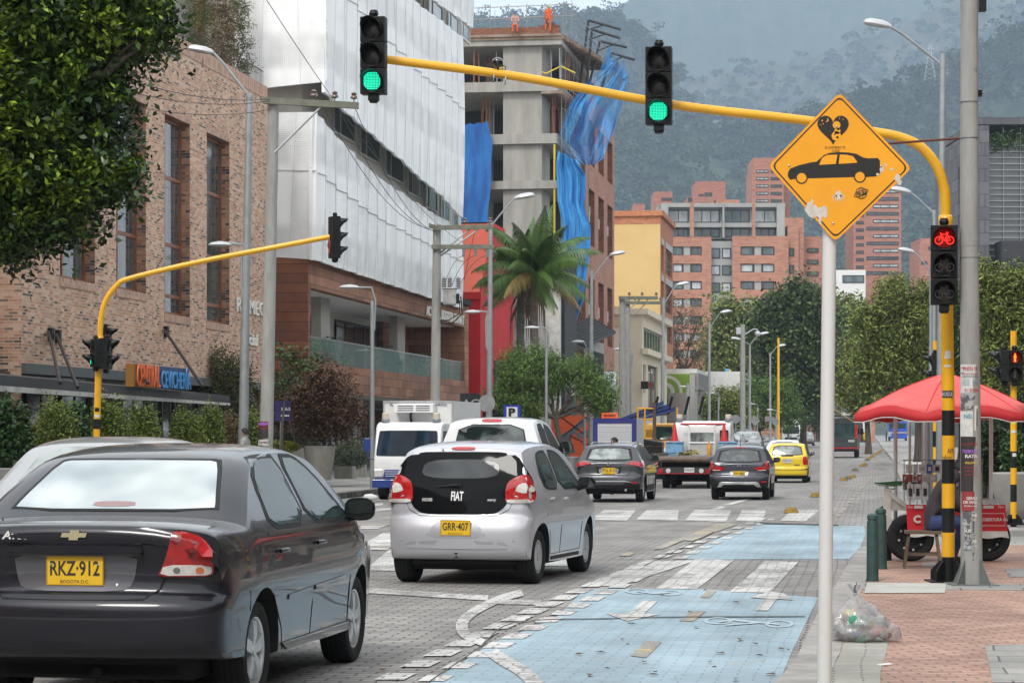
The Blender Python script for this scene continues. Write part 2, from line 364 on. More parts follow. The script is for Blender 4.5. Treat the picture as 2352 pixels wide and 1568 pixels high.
def kx(Y):
 pts=[(p.y,p.x)for p in KR]+[(33,5.3),(34.5,5.6),(40,6.9),(60,10.1),(90,14.6),(140,22.2),(200,31),(400,61),(1000,151)]
 pts.sort()
 if Y<=pts[0][0]:return pts[0][1]-(pts[0][0]-Y)*.05
 for(a,xa),(b,xb)in zip(pts,pts[1:]):
  if Y<=b:return xa+(xb-xa)*(Y-a)/(b-a)
 return pts[-1][1]
HP=.12
FY=[2,8,11,12,13,14,15,16,17,18,19,20,21,22,23,24,25,26,27,28,29,30,31,32]
sheet('pavement',None,[(y,kx(y)+.3,kx(y)+26)for y in FY],PINK,HP)
mb=MB()
for i,(a,b)in enumerate(zip(FY,FY[1:])):
 xa,xb=kx(a),kx(b)
 mb.add([(xa,a,gz(a)),(xa+.02,a,gz(a)+HP+.004),(xa+.30,a,gz(a)+HP+.004),(xb,b,gz(b)),(xb+.02,b,gz(b)+HP+.004),(xb+.30,b,gz(b)+HP+.004)],[(0,3,4,1),(1,4,5,2)])
tag(mb.build('kerb',KERB,fix=False),kind='structure')
sheet('tactile_strip',None,[(y,kx(y)+.304,kx(y)+.62)for y in[8,11,13,15,16.5,17.6]],paver('tactile_slabs',(.34,.33,.29),(.40,.385,.34),(.16,.16,.13),.35,.08,.008),HP+.004)
sheet('ramp',None,[(y,kx(y)-.0,kx(y)+26)for y in(32,33,34,35,36,37.2)],GPAV,.03)
FY2=[37.2,40,45,50,60,75,90,110,140,200,300,600]
sheet('pavement',None,[(y,kx(y)+.3,kx(y)+30)for y in FY2],GPAV,HP)
mb=MB()
for a,b in zip(FY2,FY2[1:]):
 xa,xb=kx(a),kx(b)
 mb.add([(xa,a,gz(a)),(xa+.02,a,gz(a)+HP+.004),(xa+.32,a,gz(a)+HP+.004),(xb,b,gz(b)),(xb+.02,b,gz(b)+HP+.004),(xb+.32,b,gz(b)+HP+.004)],[(0,3,4,1),(1,4,5,2)])
mb.add([(kx(37.2),37.2,gz(37)+.03),(kx(37.2)+30,37.2,gz(37)+.03),(kx(37.2)+30,37.2,gz(37)+HP),(kx(37.2),37.2,gz(37)+HP)],[(0,1,2,3)])
mb.add([(kx(32),32,gz(32)+.03),(kx(32)+26,32,gz(32)+.03),(kx(32)+26,32,gz(32)+HP),(kx(32),32,gz(32)+HP)],[(0,1,2,3)])
tag(mb.build('kerb',KERB,fix=False),kind='structure')
yl=[30,40,50,60,70,80,95,110,130,160,200,300,600]
sheet('sidewalk',None,[(y,lx(LK-9,y),lx(LK-.28,y))for y in yl],GPAV,.16)
mb=MB()
for a,b in zip(yl,yl[1:]):
 q=[]
 for y in(a,b):
  q+=[(lx(LK,y),y,gz(y)),(lx(LK,y)-.02,y,gz(y)+.164),(lx(LK-.3,y),y,gz(y)+.164)]
 mb.add(q,[(0,1,4,3),(1,2,5,4)])
tag(mb.build('kerb',KERBD,fix=False),kind='structure')
def mark(name,polys,m,h):
 mb=MB()
 for ip,pl in enumerate(polys):
  q=[];hh=h+ip*.00004
  for i in range(len(pl)):
   a,b=G(*pl[i]),G(*pl[(i+1)%len(pl)]);k=max(1,int((a-b).length/1.0))
   q+=[a.lerp(b,t/k)for t in range(k)]
  q2=[(p.x,p.y)for p in q]
  V,_,Fc,*_r=delaunay_2d_cdt([Vector(p)for p in q2],[],[tuple(range(len(q2)))],1,1e-5)
  mb.add([(v.x,v.y,gz(v.y)+hh)for v in V],[tuple(f)for f in Fc])
 o=mb.build(name,m,fix=False)
 return tag(o,kind='structure')
mark('bike_lane',[[(900,1640),(985,1568),(1130,1478),(1275,1420),(1345,1352),(1600,1352),(1880,1372),(1815,1505),(1790,1568),(1741,1640)],[(1555,1284),(1640,1240),(1745,1204),(1985,1208),(1988,1226),(1975,1258),(1950,1284)]],BLUEM,.004)
wl=[]
for(a,b,c,d)in[((1340,1346),(1425,1346),(1600,1287),(1480,1290)),((1506,1352),(1600,1354),(1688,1286),(1597,1284)),((1676,1360),(1768,1362),(1834,1291),(1758,1289))]:
 wl.append([a,b,c,d])
for x0,x1,x2,x3 in[(1110,1165,1270,1235),(1230,1305,1340,1282),(1352,1440,1460,1388),(1460,1555,1560,1485),(1572,1668,1680,1595),(1690,1750,1760,1705),(1792,1850,1880,1820)]:
 wl.append([(x0,1194 if x0<1500 else 1196),(x1,1196 if x0<1500 else 1198),(x3+(x2-x3)*1.,1172),(x3,1171)])
for x0,x1,y0,x3,x2,y1 in[(836,905,1310,905,960,1255),(815,890,1262,880,930,1224),(1245,1360,1300,1262,1335,1284)]:
 wl.append([(x0,y0),(x1,y0+2),(x2,y1),(x3,y1)])
wl+=[[(830,1362),(1120,1380),(1122,1368),(832,1350)],[(1120,1388),(1240,1390),(1243,1379),(1122,1377)]]
wl+=[[(828,1216),(870,1214),(900,1203),(828,1206)],[(808,1180),(900,1172),(902,1166),(810,1172)],[(806,1168),(880,1160),(880,1155),(806,1161)],[(806,1154),(905,1149),(905,1144),(806,1149)]]
wl+=[[(1660,1160),(1676,1161),(1740,1143),(1724,1142)],[(1598,1179),(1614,1180),(1668,1164),(1656,1163)]]
def along(x):return 1185+(1774-x)*(.366+(1774-x)*.00009)
for i in range(26):
 t=i/25.;x=870+(1760-870)*t**.72
 sz=(1-t)*1.+.28
 y=along(x)+6*sz;x-=46*sz
 wl.append([(x-34*sz,y+9*sz),(x+22*sz,y+9*sz),(x+46*sz,y-3*sz),(x-6*sz,y-4*sz)])
 wl.append([(x+46*sz,y+12*sz),(x+96*sz,y+12*sz),(x+116*sz,y+1*sz),(x+66*sz,y)])
def band(c,wd):
 cc=crom(c,5);a=[];b=[]
 for i,p in enumerate(cc):
  t=cc[min(i+1,len(cc)-1)]-cc[max(i-1,0)];nrm=np.array([-t[1],t[0]])/(np.linalg.norm(t)+1e-9);wv=np.array([wd,wd*.55])
  a.append(tuple(p+nrm*wv));b.append(tuple(p-nrm*wv))
 return a+b[::-1]
wl.append(band([(1130,1500),(1160,1520),(1205,1548),(1245,1590),(1280,1640)],20))
wl.append(band([(1110,1478),(1070,1460),(1062,1432),(1090,1405),(1150,1376),(1200,1362)],14))
wl.append([(1438,1415),(1475,1416),(1510,1382),(1477,1381)]);wl.append([(1392,1410),(1516,1412),(1440,1428)])
wl.append([(1736,1403),(1764,1404),(1785,1376),(1758,1375)]);wl.append([(1722,1374),(1822,1379),(1800,1364),(1768,1359)])
def ring(cx,cy,rx,ry,wd):
 n=14;o=[(cx+rx*math.cos(2*math.pi*i/n),cy+ry*math.sin(2*math.pi*i/n))for i in range(n+1)]
 return[[o[i],o[i+1],(cx+(o[i+1][0]-cx)*wd,cy+(o[i+1][1]-cy)*wd),(cx+(o[i][0]-cx)*wd,cy+(o[i][1]-cy)*wd)]for i in range(n)]
sym=[];sym_=ring(1790,1434,34,8.5,.74)+ring(1650,1427,34,8,.74)+ring(1540,1363,28,6,.7)+ring(1463,1359,28,6,.7)
sym_+=[[(1650,1428),(1690,1422),(1693,1426),(1652,1431)],[(1690,1424),(1790,1434),(1790,1437),(1690,1428)],[(1665,1436),(1740,1430),(1742,1433),(1665,1439)]]
sym_+=[[(1463,1360),(1500,1366),(1503,1363),(1464,1357)],[(1500,1366),(1540,1363),(1540,1360),(1500,1362)]]
mark('road_marking',wl,LWHITE,.008);mark('bicycle_marking',sym_,mat('symbol_paint',(.44,.51,.55),.85,col2=(.31,.41,.47),nscale=7),.0086)
yl_=[[(1448,1508),(1484,1512),(1520,1476),(1484,1474)],[(1560,1427),(1592,1428),(1622,1405),(1592,1404)],[(1608,1373),(1630,1374),(1645,1358),(1625,1357)],[(1420,1277),(1445,1278),(1460,1270),(1438,1269)],[(1500,1262),(1520,1262),(1680,1202),(1650,1203)],[(1560,1240),(1590,1243),(1695,1204),(1672,1200)],[(815,1208),(945,1206),(945,1203),(815,1204)],[(835,1258),(915,1259),(915,1255),(835,1254)]]
for i in range(30):
 t=i/29.;y=1184-(1184-1046)*(1-(1-t)**1.7);x=1926+(2042-1926)*(1-(y-1046)/138.)**1.0;k=(y-HZ)/190.
 yl_.append([(x-9*k,y+2.4*k),(x+3*k,y+2.4*k),(x+9*k,y-2.4*k),(x-3*k,y-2.4*k)])
mark('lane_marking',yl_,LYEL,.0095)
jt=[band([(975,1575),(1100,1490),(1180,1432),(1400,1422),(1520,1419),(1850,1417)],1.5),[(1745,1200),(1925,1205),(1925,1208),(1745,1203)],band([(1480,1300),(1560,1262),(1640,1222)],1.3)]
mark('drain_gap',jt,mat('wet_gap',(.07,.068,.06),.9,noise=.6,nscale=3),.0122)
def slabm(name,pts,m,h):
 mb=MB();q=[G(x,y,HP)for x,y in pts];mb.poly([(p.x,p.y,p.z+h)for p in q]);return tag(mb.build(name,m,fix=False),kind='structure')
slabm('pavement_cover',[(1985,1362),(2170,1362),(2174,1340),(1992,1338)],mat('pale_cover',(.42,.42,.38),.85,noise=.15),.006)
slabm('pavement_slab',[(2280,1568),(2420,1568),(2420,1478),(2262,1482)],GPAV,.005)
slabm('pavement_slab',[(1952,1352),(2420,1356),(2420,1342),(1960,1337)],GPAV,.003)
slabm('pavement_slab',[(2118,1302),(2196,1302),(2196,1293),(2120,1292)],GPAV,.005)
slabm('pavement_slab',[(2318,1325),(2366,1325),(2352,1306),(2306,1306)],GPAV,.005)
HILLM=mat('forest_slope',(.012,.024,.009),.95,col2=(.036,.052,.019),nscale=.03,bump=0,detail=9,thr=(.40,.60))
HILLR=mat('dry_slope',(.022,.032,.018),.95,col2=(.085,.075,.05),nscale=.02,detail=9,thr=(.42,.60))
def hill(name,ridge,d,depth,m,seed,rough=1.,near_drop=1.):
 d*=1.5;depth*=1.5;rough*=1.3
 """ridge = [(px, py)] of the skyline at distance d; slope falls towards the viewer over depth metres"""
 xs=np.arange(ridge[0][0],ridge[-1][0]+1,7.);ys=np.interp(xs,[r[0]for r in ridge],[r[1]for r in ridge])
 nr=70;V=[]
 for j in range(nr+1):
  t=j/nr;Y=d-depth*t
  for x,y in zip(xs,ys):
   p=P(x,y,d);X=p.x*(1-.25*t*near_drop);top=p.z
   z=top*(1-t)**1.15-6*t
   rid=mnoise.fractal(Vector((X*.0035+seed,Y*.0018,seed)),1.,2.,5)*60*math.sin(min(1,t*1.6)*math.pi*.5+.25)*(1-t)
   tr=abs(mnoise.noise(Vector((X*.055,Y*.055,seed))))*11+mnoise.noise(Vector((X*.15,Y*.15,seed)))*5
   V.append((X,Y,z+(rid if t>0 else rid*.15)*rough+tr*rough*(1-t*.5)))
 n=len(xs);Fc=[(j*n+i,j*n+i+1,(j+1)*n+i+1,(j+1)*n+i)for j in range(nr)for i in range(n-1)]
 mb=MB();mb.add(V,Fc);tag(mb.build(name,m,fix=False,smooth=180),kind='structure');return V
hill('hills',[(700,110),(1000,80),(1086,62),(1250,46),(1400,30),(1440,10),(1475,-30),(1600,-60),(2900,-60)],3100,700,HILLM,1.3,1.3)
H2V=hill('hills',[(500,200),(900,120),(1088,66),(1180,60),(1300,54),(1400,50),(1450,64),(1490,106),(1520,140),(1560,210),(1620,300),(1750,380),(2000,470)],1900,500,HILLM,4.1,.8)
H3V=hill('hills',[(1300,420),(1480,260),(1580,190),(1700,158),(1830,150),(1980,95),(2140,30),(2300,-60),(2700,-60)],2500,900,HILLR,7.7,1.)
H4V=hill('hills',[(1050,330),(1300,300),(1450,300),(1600,290),(1750,300),(1850,278),(1950,240),(2060,200),(2130,172),(2200,160),(2300,96),(2420,40),(2800,-60)],1500,700,HILLM,11.2,.9)
HL=leafmat('hill_leaf',(.016,.034,.010),(.042,.064,.020),.8,.3)
g_=np.random.default_rng(5)
def ridge_trees(ridge,d,n,hmin,hmax,seed,label,spread=0):
 d*=1.5;hmin*=1.5;hmax*=1.5
 g=np.random.default_rng(seed);pts=[]
 xs=g.uniform(ridge[0][0],ridge[-1][0],n)
 for x in xs:
  y=np.interp(x,[r[0]for r in ridge],[r[1]for r in ridge])+g.uniform(0,spread);dd=d*(1-.10*(g.random()if spread else 0))
  p=P(x,y,dd);h=g.uniform(hmin,hmax)
  for _ in range(5):
   c=np.array(p)+g.normal(size=3)*(h*.25,h*.25,h*.2)+(0,0,h*.35)
   q=g.normal(size=(36,3));q/=np.linalg.norm(q,axis=1,keepdims=True);pts.append(c+q*h*(.28,.28,.2)*g.uniform(.6,1.05,(36,1)))
 o=leaves('forest',HL,np.concatenate(pts),3.0,seed=seed,asp=.9);tag(o,label,'forest',kind='stuff')
ridge_trees([(1088,62),(1180,58),(1300,52),(1400,48),(1450,62),(1490,104),(1520,140),(1560,210)],1890,90,8,20,2,'dark trees along the ridge below the pale sky',26)
ridge_trees([(1700,300),(1850,278),(1950,240),(2060,200),(2130,172),(2200,160),(2300,96),(2420,40)],1495,90,8,18,3,'dense trees on the darker slope behind the pylon',70)
def forest_on(V,n,hs,seed,label,ls):
 """many small crowns standing on the slope mesh, where the picture can see it"""
 g=np.random.default_rng(seed);V=np.array(V);px=V[:,0]/V[:,1]*F+CX;py=HZ-(V[:,2]-HC)/V[:,1]*F
 V=V[(px>1000)&(px<2400)&(py>-20)&(py<720)];c=V[g.integers(0,len(V),n)]+g.normal(size=(n,3))*(14,10,0);h=g.uniform(*hs,(n,1))*(.6+.8*g.random((n,1))**3);out=[]
 for _ in range(3):
  cc=c+g.normal(size=(n,3))*h*(.3,.3,.12)+h*(0,0,.25)
  for _ in range(13):q=g.normal(size=(n,3));q/=np.linalg.norm(q,axis=1,keepdims=True);q[:,2]=np.abs(q[:,2])-.15;out.append(cc+q*h*(.36,.36,.34)*g.uniform(.75,1.05,(n,1)))
 o=leaves('forest',HL,np.concatenate(out),ls,seed=seed,asp=.95);tag(o,label,'forest',kind='stuff')
forest_on(H2V,1700,(14,24),9,'wooded ridge directly below the strip of pale sky',5.5)
forest_on(H3V,1500,(14,24),10,'faded woods on the dry slope in the middle distance',6.5)
forest_on(H4V,2300,(11,20),11,'wooded slope rising behind the brick apartment towers',4.2)
pm=MB();p0=P(2136,185,1700);s=1700/F
for sx in(-1,1):
 for sy in(-1,1):
  pm.tube([p0+Vector((sx*13*s,sy*6*s,0)),p0+Vector((sx*5*s,sy*3*s,50*s)),p0+Vector((sx*2*s,sy*1*s,84*s))],.32*s,4)
for k in range(8):
 z=k*10*s;wd=(13-k*1.35)*s;w2=(13-(k+1)*1.35)*s
 pm.tube([p0+Vector((-wd,0,z)),p0+Vector((w2,0,z+10*s))],.22*s,4);pm.tube([p0+Vector((wd,0,z)),p0+Vector((-w2,0,z+10*s))],.22*s,4)
for z in(52,63,73):pm.tube([p0+Vector((-10*s,0,z*s)),p0+Vector((10*s,0,z*s))],.35*s,4)
tag(pm.build('pylon',mat('pylon_steel',(.55,.56,.55),.6)),'lattice electricity pylon standing on the wooded slope','pylon')
def holed(mb,a,b0,b1,z0,z1,holes,th=.35,m=0,mr=None,axis='a',sgn=1):
 """wall plane at lateral a (outer face, facing +a) between b0..b1 with rectangular holes (b0,b1,z0,z1) and reveals th deep"""
 mr=m if mr is None else mr
 bs=sorted({b0,b1,*[h[0]for h in holes],*[h[1]for h in holes]});zs=sorted({z0,z1,*[h[2]for h in holes],*[h[3]for h in holes]})
 def q(d,b,z):return(a-d*sgn,b,z)if axis=='a'else(b,a-d*sgn,z)
 for i in range(len(bs)-1):
  for j in range(len(zs)-1):
   cb,cz=(bs[i]+bs[i+1])/2,(zs[j]+zs[j+1])/2
   if cb<b0 or cb>b1 or cz<z0 or cz>z1 or any(h[0]<cb<h[1]and h[2]<cz<h[3]for h in holes):continue
   mb.poly([q(0,bs[i],zs[j]),q(0,bs[i+1],zs[j]),q(0,bs[i+1],zs[j+1]),q(0,bs[i],zs[j+1])],m)
 for h in holes:
  c=[(h[0],h[2]),(h[1],h[2]),(h[1],h[3]),(h[0],h[3])]
  for k in range(4):
   p,r=c[k],c[(k+1)%4];mb.poly([q(0,*p),q(0,*r),q(th,*r),q(th,*p)],mr)
def window(root,a,b0,b1,z0,z1,fm,gm,vs=(),hs=(),fw=.07,fd=.06,axis='a',name='window',sgn=1,pane='pane'):
 """framed window standing at plane a; vs / hs = fractions of mullions and transoms"""
 mb=MB();W_,H_=b1-b0,z1-z0
 def bx(x0,x1,y0,y1,d=0):
  lo,hi=(a-fd*(sgn>0)-d,a+fd*(sgn<0)+d)
  lo,hi=min(lo,hi),max(lo,hi)
  if axis=='a':mb.box(lo,hi,x0,x1,y0,y1)
  else:mb.box(x0,x1,lo,hi,y0,y1)
 bx(b0,b0+fw,z0,z1);bx(b1-fw,b1,z0,z1);bx(b0+fw,b1-fw,z0,z0+fw);bx(b0+fw,b1-fw,z1-fw,z1)
 for v in vs:c=b0+W_*v;bx(c-fw*.4,c+fw*.4,z0+fw,z1-fw,-.004)
 for h in hs:c=z0+H_*h;bx(b0+fw,b1-fw,c-fw*.5,c+fw*.5,-.008)
 f=mb.build(name,fm,root)
 g=MB();ga=a-(fd*.5)*sgn
 if axis=='a':g.poly([(ga,b0+.01,z0+.01),(ga,b1-.01,z0+.01),(ga,b1-.01,z1-.01),(ga,b0+.01,z1-.01)])
 else:g.poly([(b0+.01,ga,z0+.01),(b1-.01,ga,z0+.01),(b1-.01,ga,z1-.01),(b0+.01,ga,z1-.01)])
 p=g.build(pane,gm,root);p.parent=f;ORG.pop(f.name,None)
 return f
def glassmat(name,col,c2,nscale=.6,rough=.06,stretch=(1,1,.3)):
 return mat(name,col,rough,col2=c2,nscale=nscale,stretch=stretch,coat=.15,detail=3,thr=(.42,.58))
GL_D=glassmat('window_glass_dark',(.012,.016,.018),(.05,.055,.055))
GL_C=glassmat('window_glass_curtain',(.025,.03,.03),(.095,.10,.10),2.2,stretch=(3,3,.12))
GL_T=glassmat('window_glass_teal',(.04,.07,.075),(.09,.13,.135))
GL_W=glassmat('window_glass_pale',(.30,.33,.35),(.48,.50,.51),.5)
FR_D=mat('dark_frame',(.02,.02,.022),.5)
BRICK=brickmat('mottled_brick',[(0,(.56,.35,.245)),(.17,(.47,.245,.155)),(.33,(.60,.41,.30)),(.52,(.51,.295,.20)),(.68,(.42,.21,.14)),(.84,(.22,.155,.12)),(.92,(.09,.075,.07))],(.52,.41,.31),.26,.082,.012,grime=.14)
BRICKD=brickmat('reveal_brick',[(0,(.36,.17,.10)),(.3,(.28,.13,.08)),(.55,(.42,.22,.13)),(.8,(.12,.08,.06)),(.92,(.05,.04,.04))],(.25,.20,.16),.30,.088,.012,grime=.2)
A1=-22*CT
def fb(px,a=A1):return FP(px,993,a)[1]
r1=sthing('brick_building','mottled pink brick restaurant building with tall recessed brown windows','building',A1,fb(49))
bq=lambda x0,x1,z0,z1:(fb(x0),fb(x1),z0,z1)
H1=[bq(138,218,5.83,11.56),bq(267,335,5.83,11.56),bq(378,436,5.33,11.56),bq(475,527,5.3,11.56),bq(40+20,88+20,5.83,11.56)]
H1=H1[:4]
bE=fb(613);bS=fb(49)
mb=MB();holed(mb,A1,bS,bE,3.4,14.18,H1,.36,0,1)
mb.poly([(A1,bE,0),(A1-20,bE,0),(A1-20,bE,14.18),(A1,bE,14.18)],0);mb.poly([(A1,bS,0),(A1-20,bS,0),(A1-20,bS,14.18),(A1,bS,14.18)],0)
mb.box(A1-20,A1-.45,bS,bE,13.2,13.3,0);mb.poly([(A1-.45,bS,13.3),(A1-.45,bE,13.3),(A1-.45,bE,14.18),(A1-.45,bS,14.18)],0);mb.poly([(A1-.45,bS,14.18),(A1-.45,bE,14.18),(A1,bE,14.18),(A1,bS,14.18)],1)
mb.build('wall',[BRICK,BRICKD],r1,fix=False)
SOLD=brickmat('soldier_brick',[(0,(.50,.29,.20)),(.3,(.42,.23,.16)),(.6,(.55,.34,.24)),(.85,(.30,.17,.12))],(.42,.34,.28),.077,.30,.010,grime=.15,off=0)
mb=MB();mb.box(A1+.002,A1+.02,bS,bE,13.72,14.19)
for h in H1:mb.box(A1+.002,A1+.012,h[0]-.1,h[1]+.1,h[3],h[3]+.26);mb.box(A1+.002,A1+.03,h[0]-.05,h[1]+.05,h[2]-.24,h[2])
mb.build('coping',SOLD,r1)
WBR=mat('brown_window_frame',(.22,.075,.03),.45,noise=.1,nscale=2)
for i,h in enumerate(H1):
 hs=[.30,.62]if i<2 else[.10,.36,.70]
 window(r1,A1-.28,h[0],h[1],h[2],h[3],WBR,GL_C,vs=(.34,),hs=[(x)for x in hs],fw=.11,fd=.08)
mb=MB();mb.box(A1+.002,A1+.12,bS,bE,3.15,3.42);mb.build('beam',mat('grey_beam',(.09,.10,.10),.6),r1)
mb=MB();mb.box(A1-.4,A1-.3,bS-9,bE,0,3.2);mb.build('shopfront',mat('black_shopfront',(.014,.014,.015),.25,noise=.4,nscale=1.3,coat=.4),r1)
for k in range(9):
 b=bS+1+k*2.7;window(r1,A1-.2,b,b+2.3,.3,2.7,FR_D,GL_D,vs=(.5,),fw=.08,name='shop_window')
mb=MB();mb.box(A1-14,A1-2.2,bS-14,bS-.01,3.4,14.18);mb.build('side_wing',BRICK,r1)
mb=MB();b0,b1=fb(455,A1-3.2),fb(560,A1-3.2);mb.box(A1-8,A1-3.2,b0,b1,13.3,21,0);mb.build('stair_tower',mat('slate_render',(.13,.135,.14),.8,noise=.12),r1)
mb=MB();mb.box(A1-3.18,A1-2.9,fb(458,A1-3),fb(464,A1-3),13.3,21);mb.build('post',WBR,r1)
def railing(mb,a,b0,b1,z0,h,n,r=.014,top=.022):
 mb.tube([(a,b0,z0+h),(a,b1,z0+h)],top,6);mb.tube([(a,b0,z0+.1),(a,b1,z0+.1)],r,5)
 for i in range(n+1):b=b0+(b1-b0)*i/n;mb.tube([(a,b,z0),(a,b,z0+h)],r,4)
mb=MB();railing(mb,A1-.2,fb(425),bE+.2,14.18,.62,60,.007,.02);mb.build('railing',mat('rust_rail',(.05,.035,.028),.6),r1)
LETW=mat('white_lettering',(.75,.74,.70),.6)
def wtext(root,txt,a,px0,px1,py0,py1,m,name='lettering',**k):
 pa,pb=FP(px0,py0,a),FP(px1,py0,a);pc=FP(px0,py1,a)
 h=pa[2]-pc[2];V,Fc=textgeo(txt,h,pb[1]-pa[1],depth=.05,**k)
 cb,cz=(pa[1]+pb[1])/2,(pa[2]+pc[2])/2-(pa[2]-FP(px1,py0,a)[2])*0
 mb=MB();mb.add([(a+.03-v.y,cb+v.x,cz+v.z)for v in V],Fc);return mb.build(name,m,root)
wtext(r1,'ROMEO',A1,541,606,682,715,LETW);wtext(r1,'Social',A1,553,588,762,790,LETW,bold=.02)
AC=-18.5*CT
mb=MB();c0,c1=fb(-60,AC),fb(528,AC)
mb.add([(AC,c0,2.86),(AC,c1,2.68),(A1+.1,c1,3.02),(A1+.1,c0,3.2),(AC,c0,2.62),(AC,c1,2.46),(A1+.1,c1,2.85),(A1+.1,c0,3.02)],[(0,1,2,3),(7,6,5,4),(0,4,5,1),(1,5,6,2),(3,2,6,7),(0,3,7,4)])
CANM=mat('canopy_dark',(.035,.037,.04),.5,noise=.2)
mb.build('canopy',CANM,r1)
mb=MB();mb.add([(AC+.01,c0,2.63),(AC+.01,c1,2.47),(AC+.01,c1,2.40),(AC+.01,c0,2.50),(AC-.6,c0,2.6),(AC-.6,c1,2.44)],[(0,1,2,3),(3,2,5,4)]);mb.build('awning_edge',mat('pale_awning',(.45,.44,.42),.7,noise=.2),r1)
mb=MB()
for(x0,y0,x1,y1)in[(112,763,138,880),(129,768,178,890),(320,850,340,880),(378,758,466,888)]:
 mb.tube([FP(x0,y0,A1+.05),FP(x1,y1,AC+1.2)],.045,6)
 p=FP(x0,y0,A1);mb.box(A1+.001,A1+.12,p[1]-.1,p[1]+.1,p[2]-.22,p[2]+.12)
mb.build('stay_rod',BLK,r1)
mb=MB()
for b in np.linspace(c0+2,c1-1,4):mb.box(AC-.1,AC,b-.05,b+.05,0,2.5)
mb.build('canopy_post',BLK,r1)
r1b=sthing('restaurant_sign','orange and blue block letters standing on the dark canopy','sign',AC,fb(292,AC),2.8)
for(tx,x0,x1,m,bm_)in[('CENTRAL',292,346,mat('orange_letters',(.75,.13,.02),.4),mat('amber_letter_side',(.22,.10,.01),.5)),('CEVICHERÍA',349,417,mat('blue_letters',(.05,.28,.62),.4),mat('blue_letter_side',(.008,.05,.15),.5))]:
 pa,pb=FP(x0,860,AC),FP(x1,866,AC);z0=2.74;h=.56
 V,Fc=textgeo(tx,h,(pb[1]-pa[1]),depth=.02,bold=.012);mb=MB()
 mb.add([(AC+.25-v.y,(pa[1]+pb[1])/2+v.x,z0+h/2+.03+v.z)for v in V],Fc,0)
 mb.box(AC-.02,AC+.20,pa[1]-.06,pb[1]+.04,z0+.02,z0+h+.03,1)
 mb.build('letter_block',[m,bm_],r1b)
A2=-21*CT;hb=lambda px:fb(px,A2)
WOODP=brickmat('wood_cladding',[(0,(.23,.105,.06)),(.25,(.29,.135,.08)),(.5,(.34,.165,.10)),(.75,(.27,.135,.09)),(.9,(.20,.095,.06))],(.05,.03,.02),1.8,.36,.010,grime=.3)
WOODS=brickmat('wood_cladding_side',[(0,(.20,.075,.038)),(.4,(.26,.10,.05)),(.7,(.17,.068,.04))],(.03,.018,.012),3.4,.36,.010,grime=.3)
r2=sthing('hotel_building','hotel with folded white perforated metal facade over wood clad balcony','building',A2,hb(712))
bC,bD=hb(708),hb(1067)
zt=FP(706,597,A2)[2];zb1=FP(712,659,A2)[2]
print('hotel z',zt,zb1,FP(1066,716,A2)[2],FP(1066,760,A2)[2],FP(710,772,A2)[2],FP(773,909,A2)[2])
zs_=7.05;zr=FP(710,772,A2)[2];zl=3.15
mb=MB();mb.box(A2-.4,A2,bC+.35,bD,zs_,zt+.35,0);mb.box(A2-.4,A2,bC+.35,bD,zl,zr-.95,0)
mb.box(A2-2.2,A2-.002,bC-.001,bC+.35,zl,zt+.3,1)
mb.box(A2-6.6,A2-.003,bD-.001,bD+1.3,zl-3,zt+.2,0)
mb.box(A2-3.2,A2-2.95,bD-6.5,bD,zl,zs_+.5,0);mb.build('wood_cladding',[WOODP,WOODS],r2)
SOFF=mat('pale_soffit',(.80,.80,.78),.8);mb=MB();mb.box(A2-5,A2-.41,bC+.35,bD,zs_+.02,zs_+.3,0);mb.box(A2-5,A2-.41,bC+.35,bD,zl,zl+.3,0);mb.build('soffit',SOFF,r2)
mb=MB()
for px0,px1 in((737,762),(913,933)):
 b0,b1=fb(px0,A2-1.1),fb(px1,A2-1.1);mb.box(A2-1.5,A2-1.1,b0,b1-.3,zl,zs_+.05)
mb.build('column',mat('taupe_column',(.38,.36,.33),.85,noise=.06),r2)
mb=MB();mb.box(A2-6,A2-3.3,bC+.4,bD,zl,zs_+.1);mb.build('inner_wall',mat('cream_wall',(.74,.73,.69),.85),r2)
for(x0,x1)in((700,745),(772,838),(839,905),(930,965),(966,1010)):
 b0,b1=fb(x0,A2-3.2),fb(x1,A2-3.2);window(r2,A2-3.2,b0,b1-.02,zl+.4,6.75,FR_D,GL_C,vs=(.33,.66),fw=.12,name='balcony_window')
mb=MB();bb=np.linspace(bC+.4,bD+.2,9)
for p,q in zip(bb,bb[1:]):mb.box(A2-.13,A2-.11,p+.02,q-.02,zr-1.2,zr)
gb=mb.build('balustrade',mat('green_glass',(.25,.42,.38),.05,alpha=.33,coat=1),r2)
mb=MB();mb.tube([(A2-.12,bC+.4,zr+.02),(A2-.12,bD,zr+.02)],.03,6);mb.build('handrail',mat('rail_steel',(.5,.5,.5),.3,1.),r2)
g=np.random.default_rng(3);SHR=leafmat('shrub_leaf',(.03,.06,.018),(.07,.12,.03))
for i,(u0,u1)in enumerate(((.1,.3),(.45,.62),(.68,.96))):
 b0,b1=bC+(bD-bC)*u0,bC+(bD-bC)*u1;c=crownpts([((A2-.8),(b0+b1)/2,zl+1.5,.4,(b1-b0)/2,.75)],2600,g,.3)
 leaves('balcony_shrub',SHR,c,.16,r2,seed=i)
mb=MB();mb.box(A2-3.0,A2-2.8,bC,bD+1,0,zl+.001);mb.build('ground_floor',mat('dark_lobby',(.012,.012,.013),.25,coat=.4),r2)
for k in range(6):b=bC+2+k*4.6;window(r2,A2-2.75,b,b+3.6,.2,2.8,FR_D,GL_D,vs=(.33,.66),fw=.1,name='lobby_window')
wtext(r2,'AC HOTEL BOGOTA ZONA T',A2+.02,977,1063,701,724,LETW,bold=.02)
k_=[o for o in SC.objects if o.name.startswith('lettering')][-1]
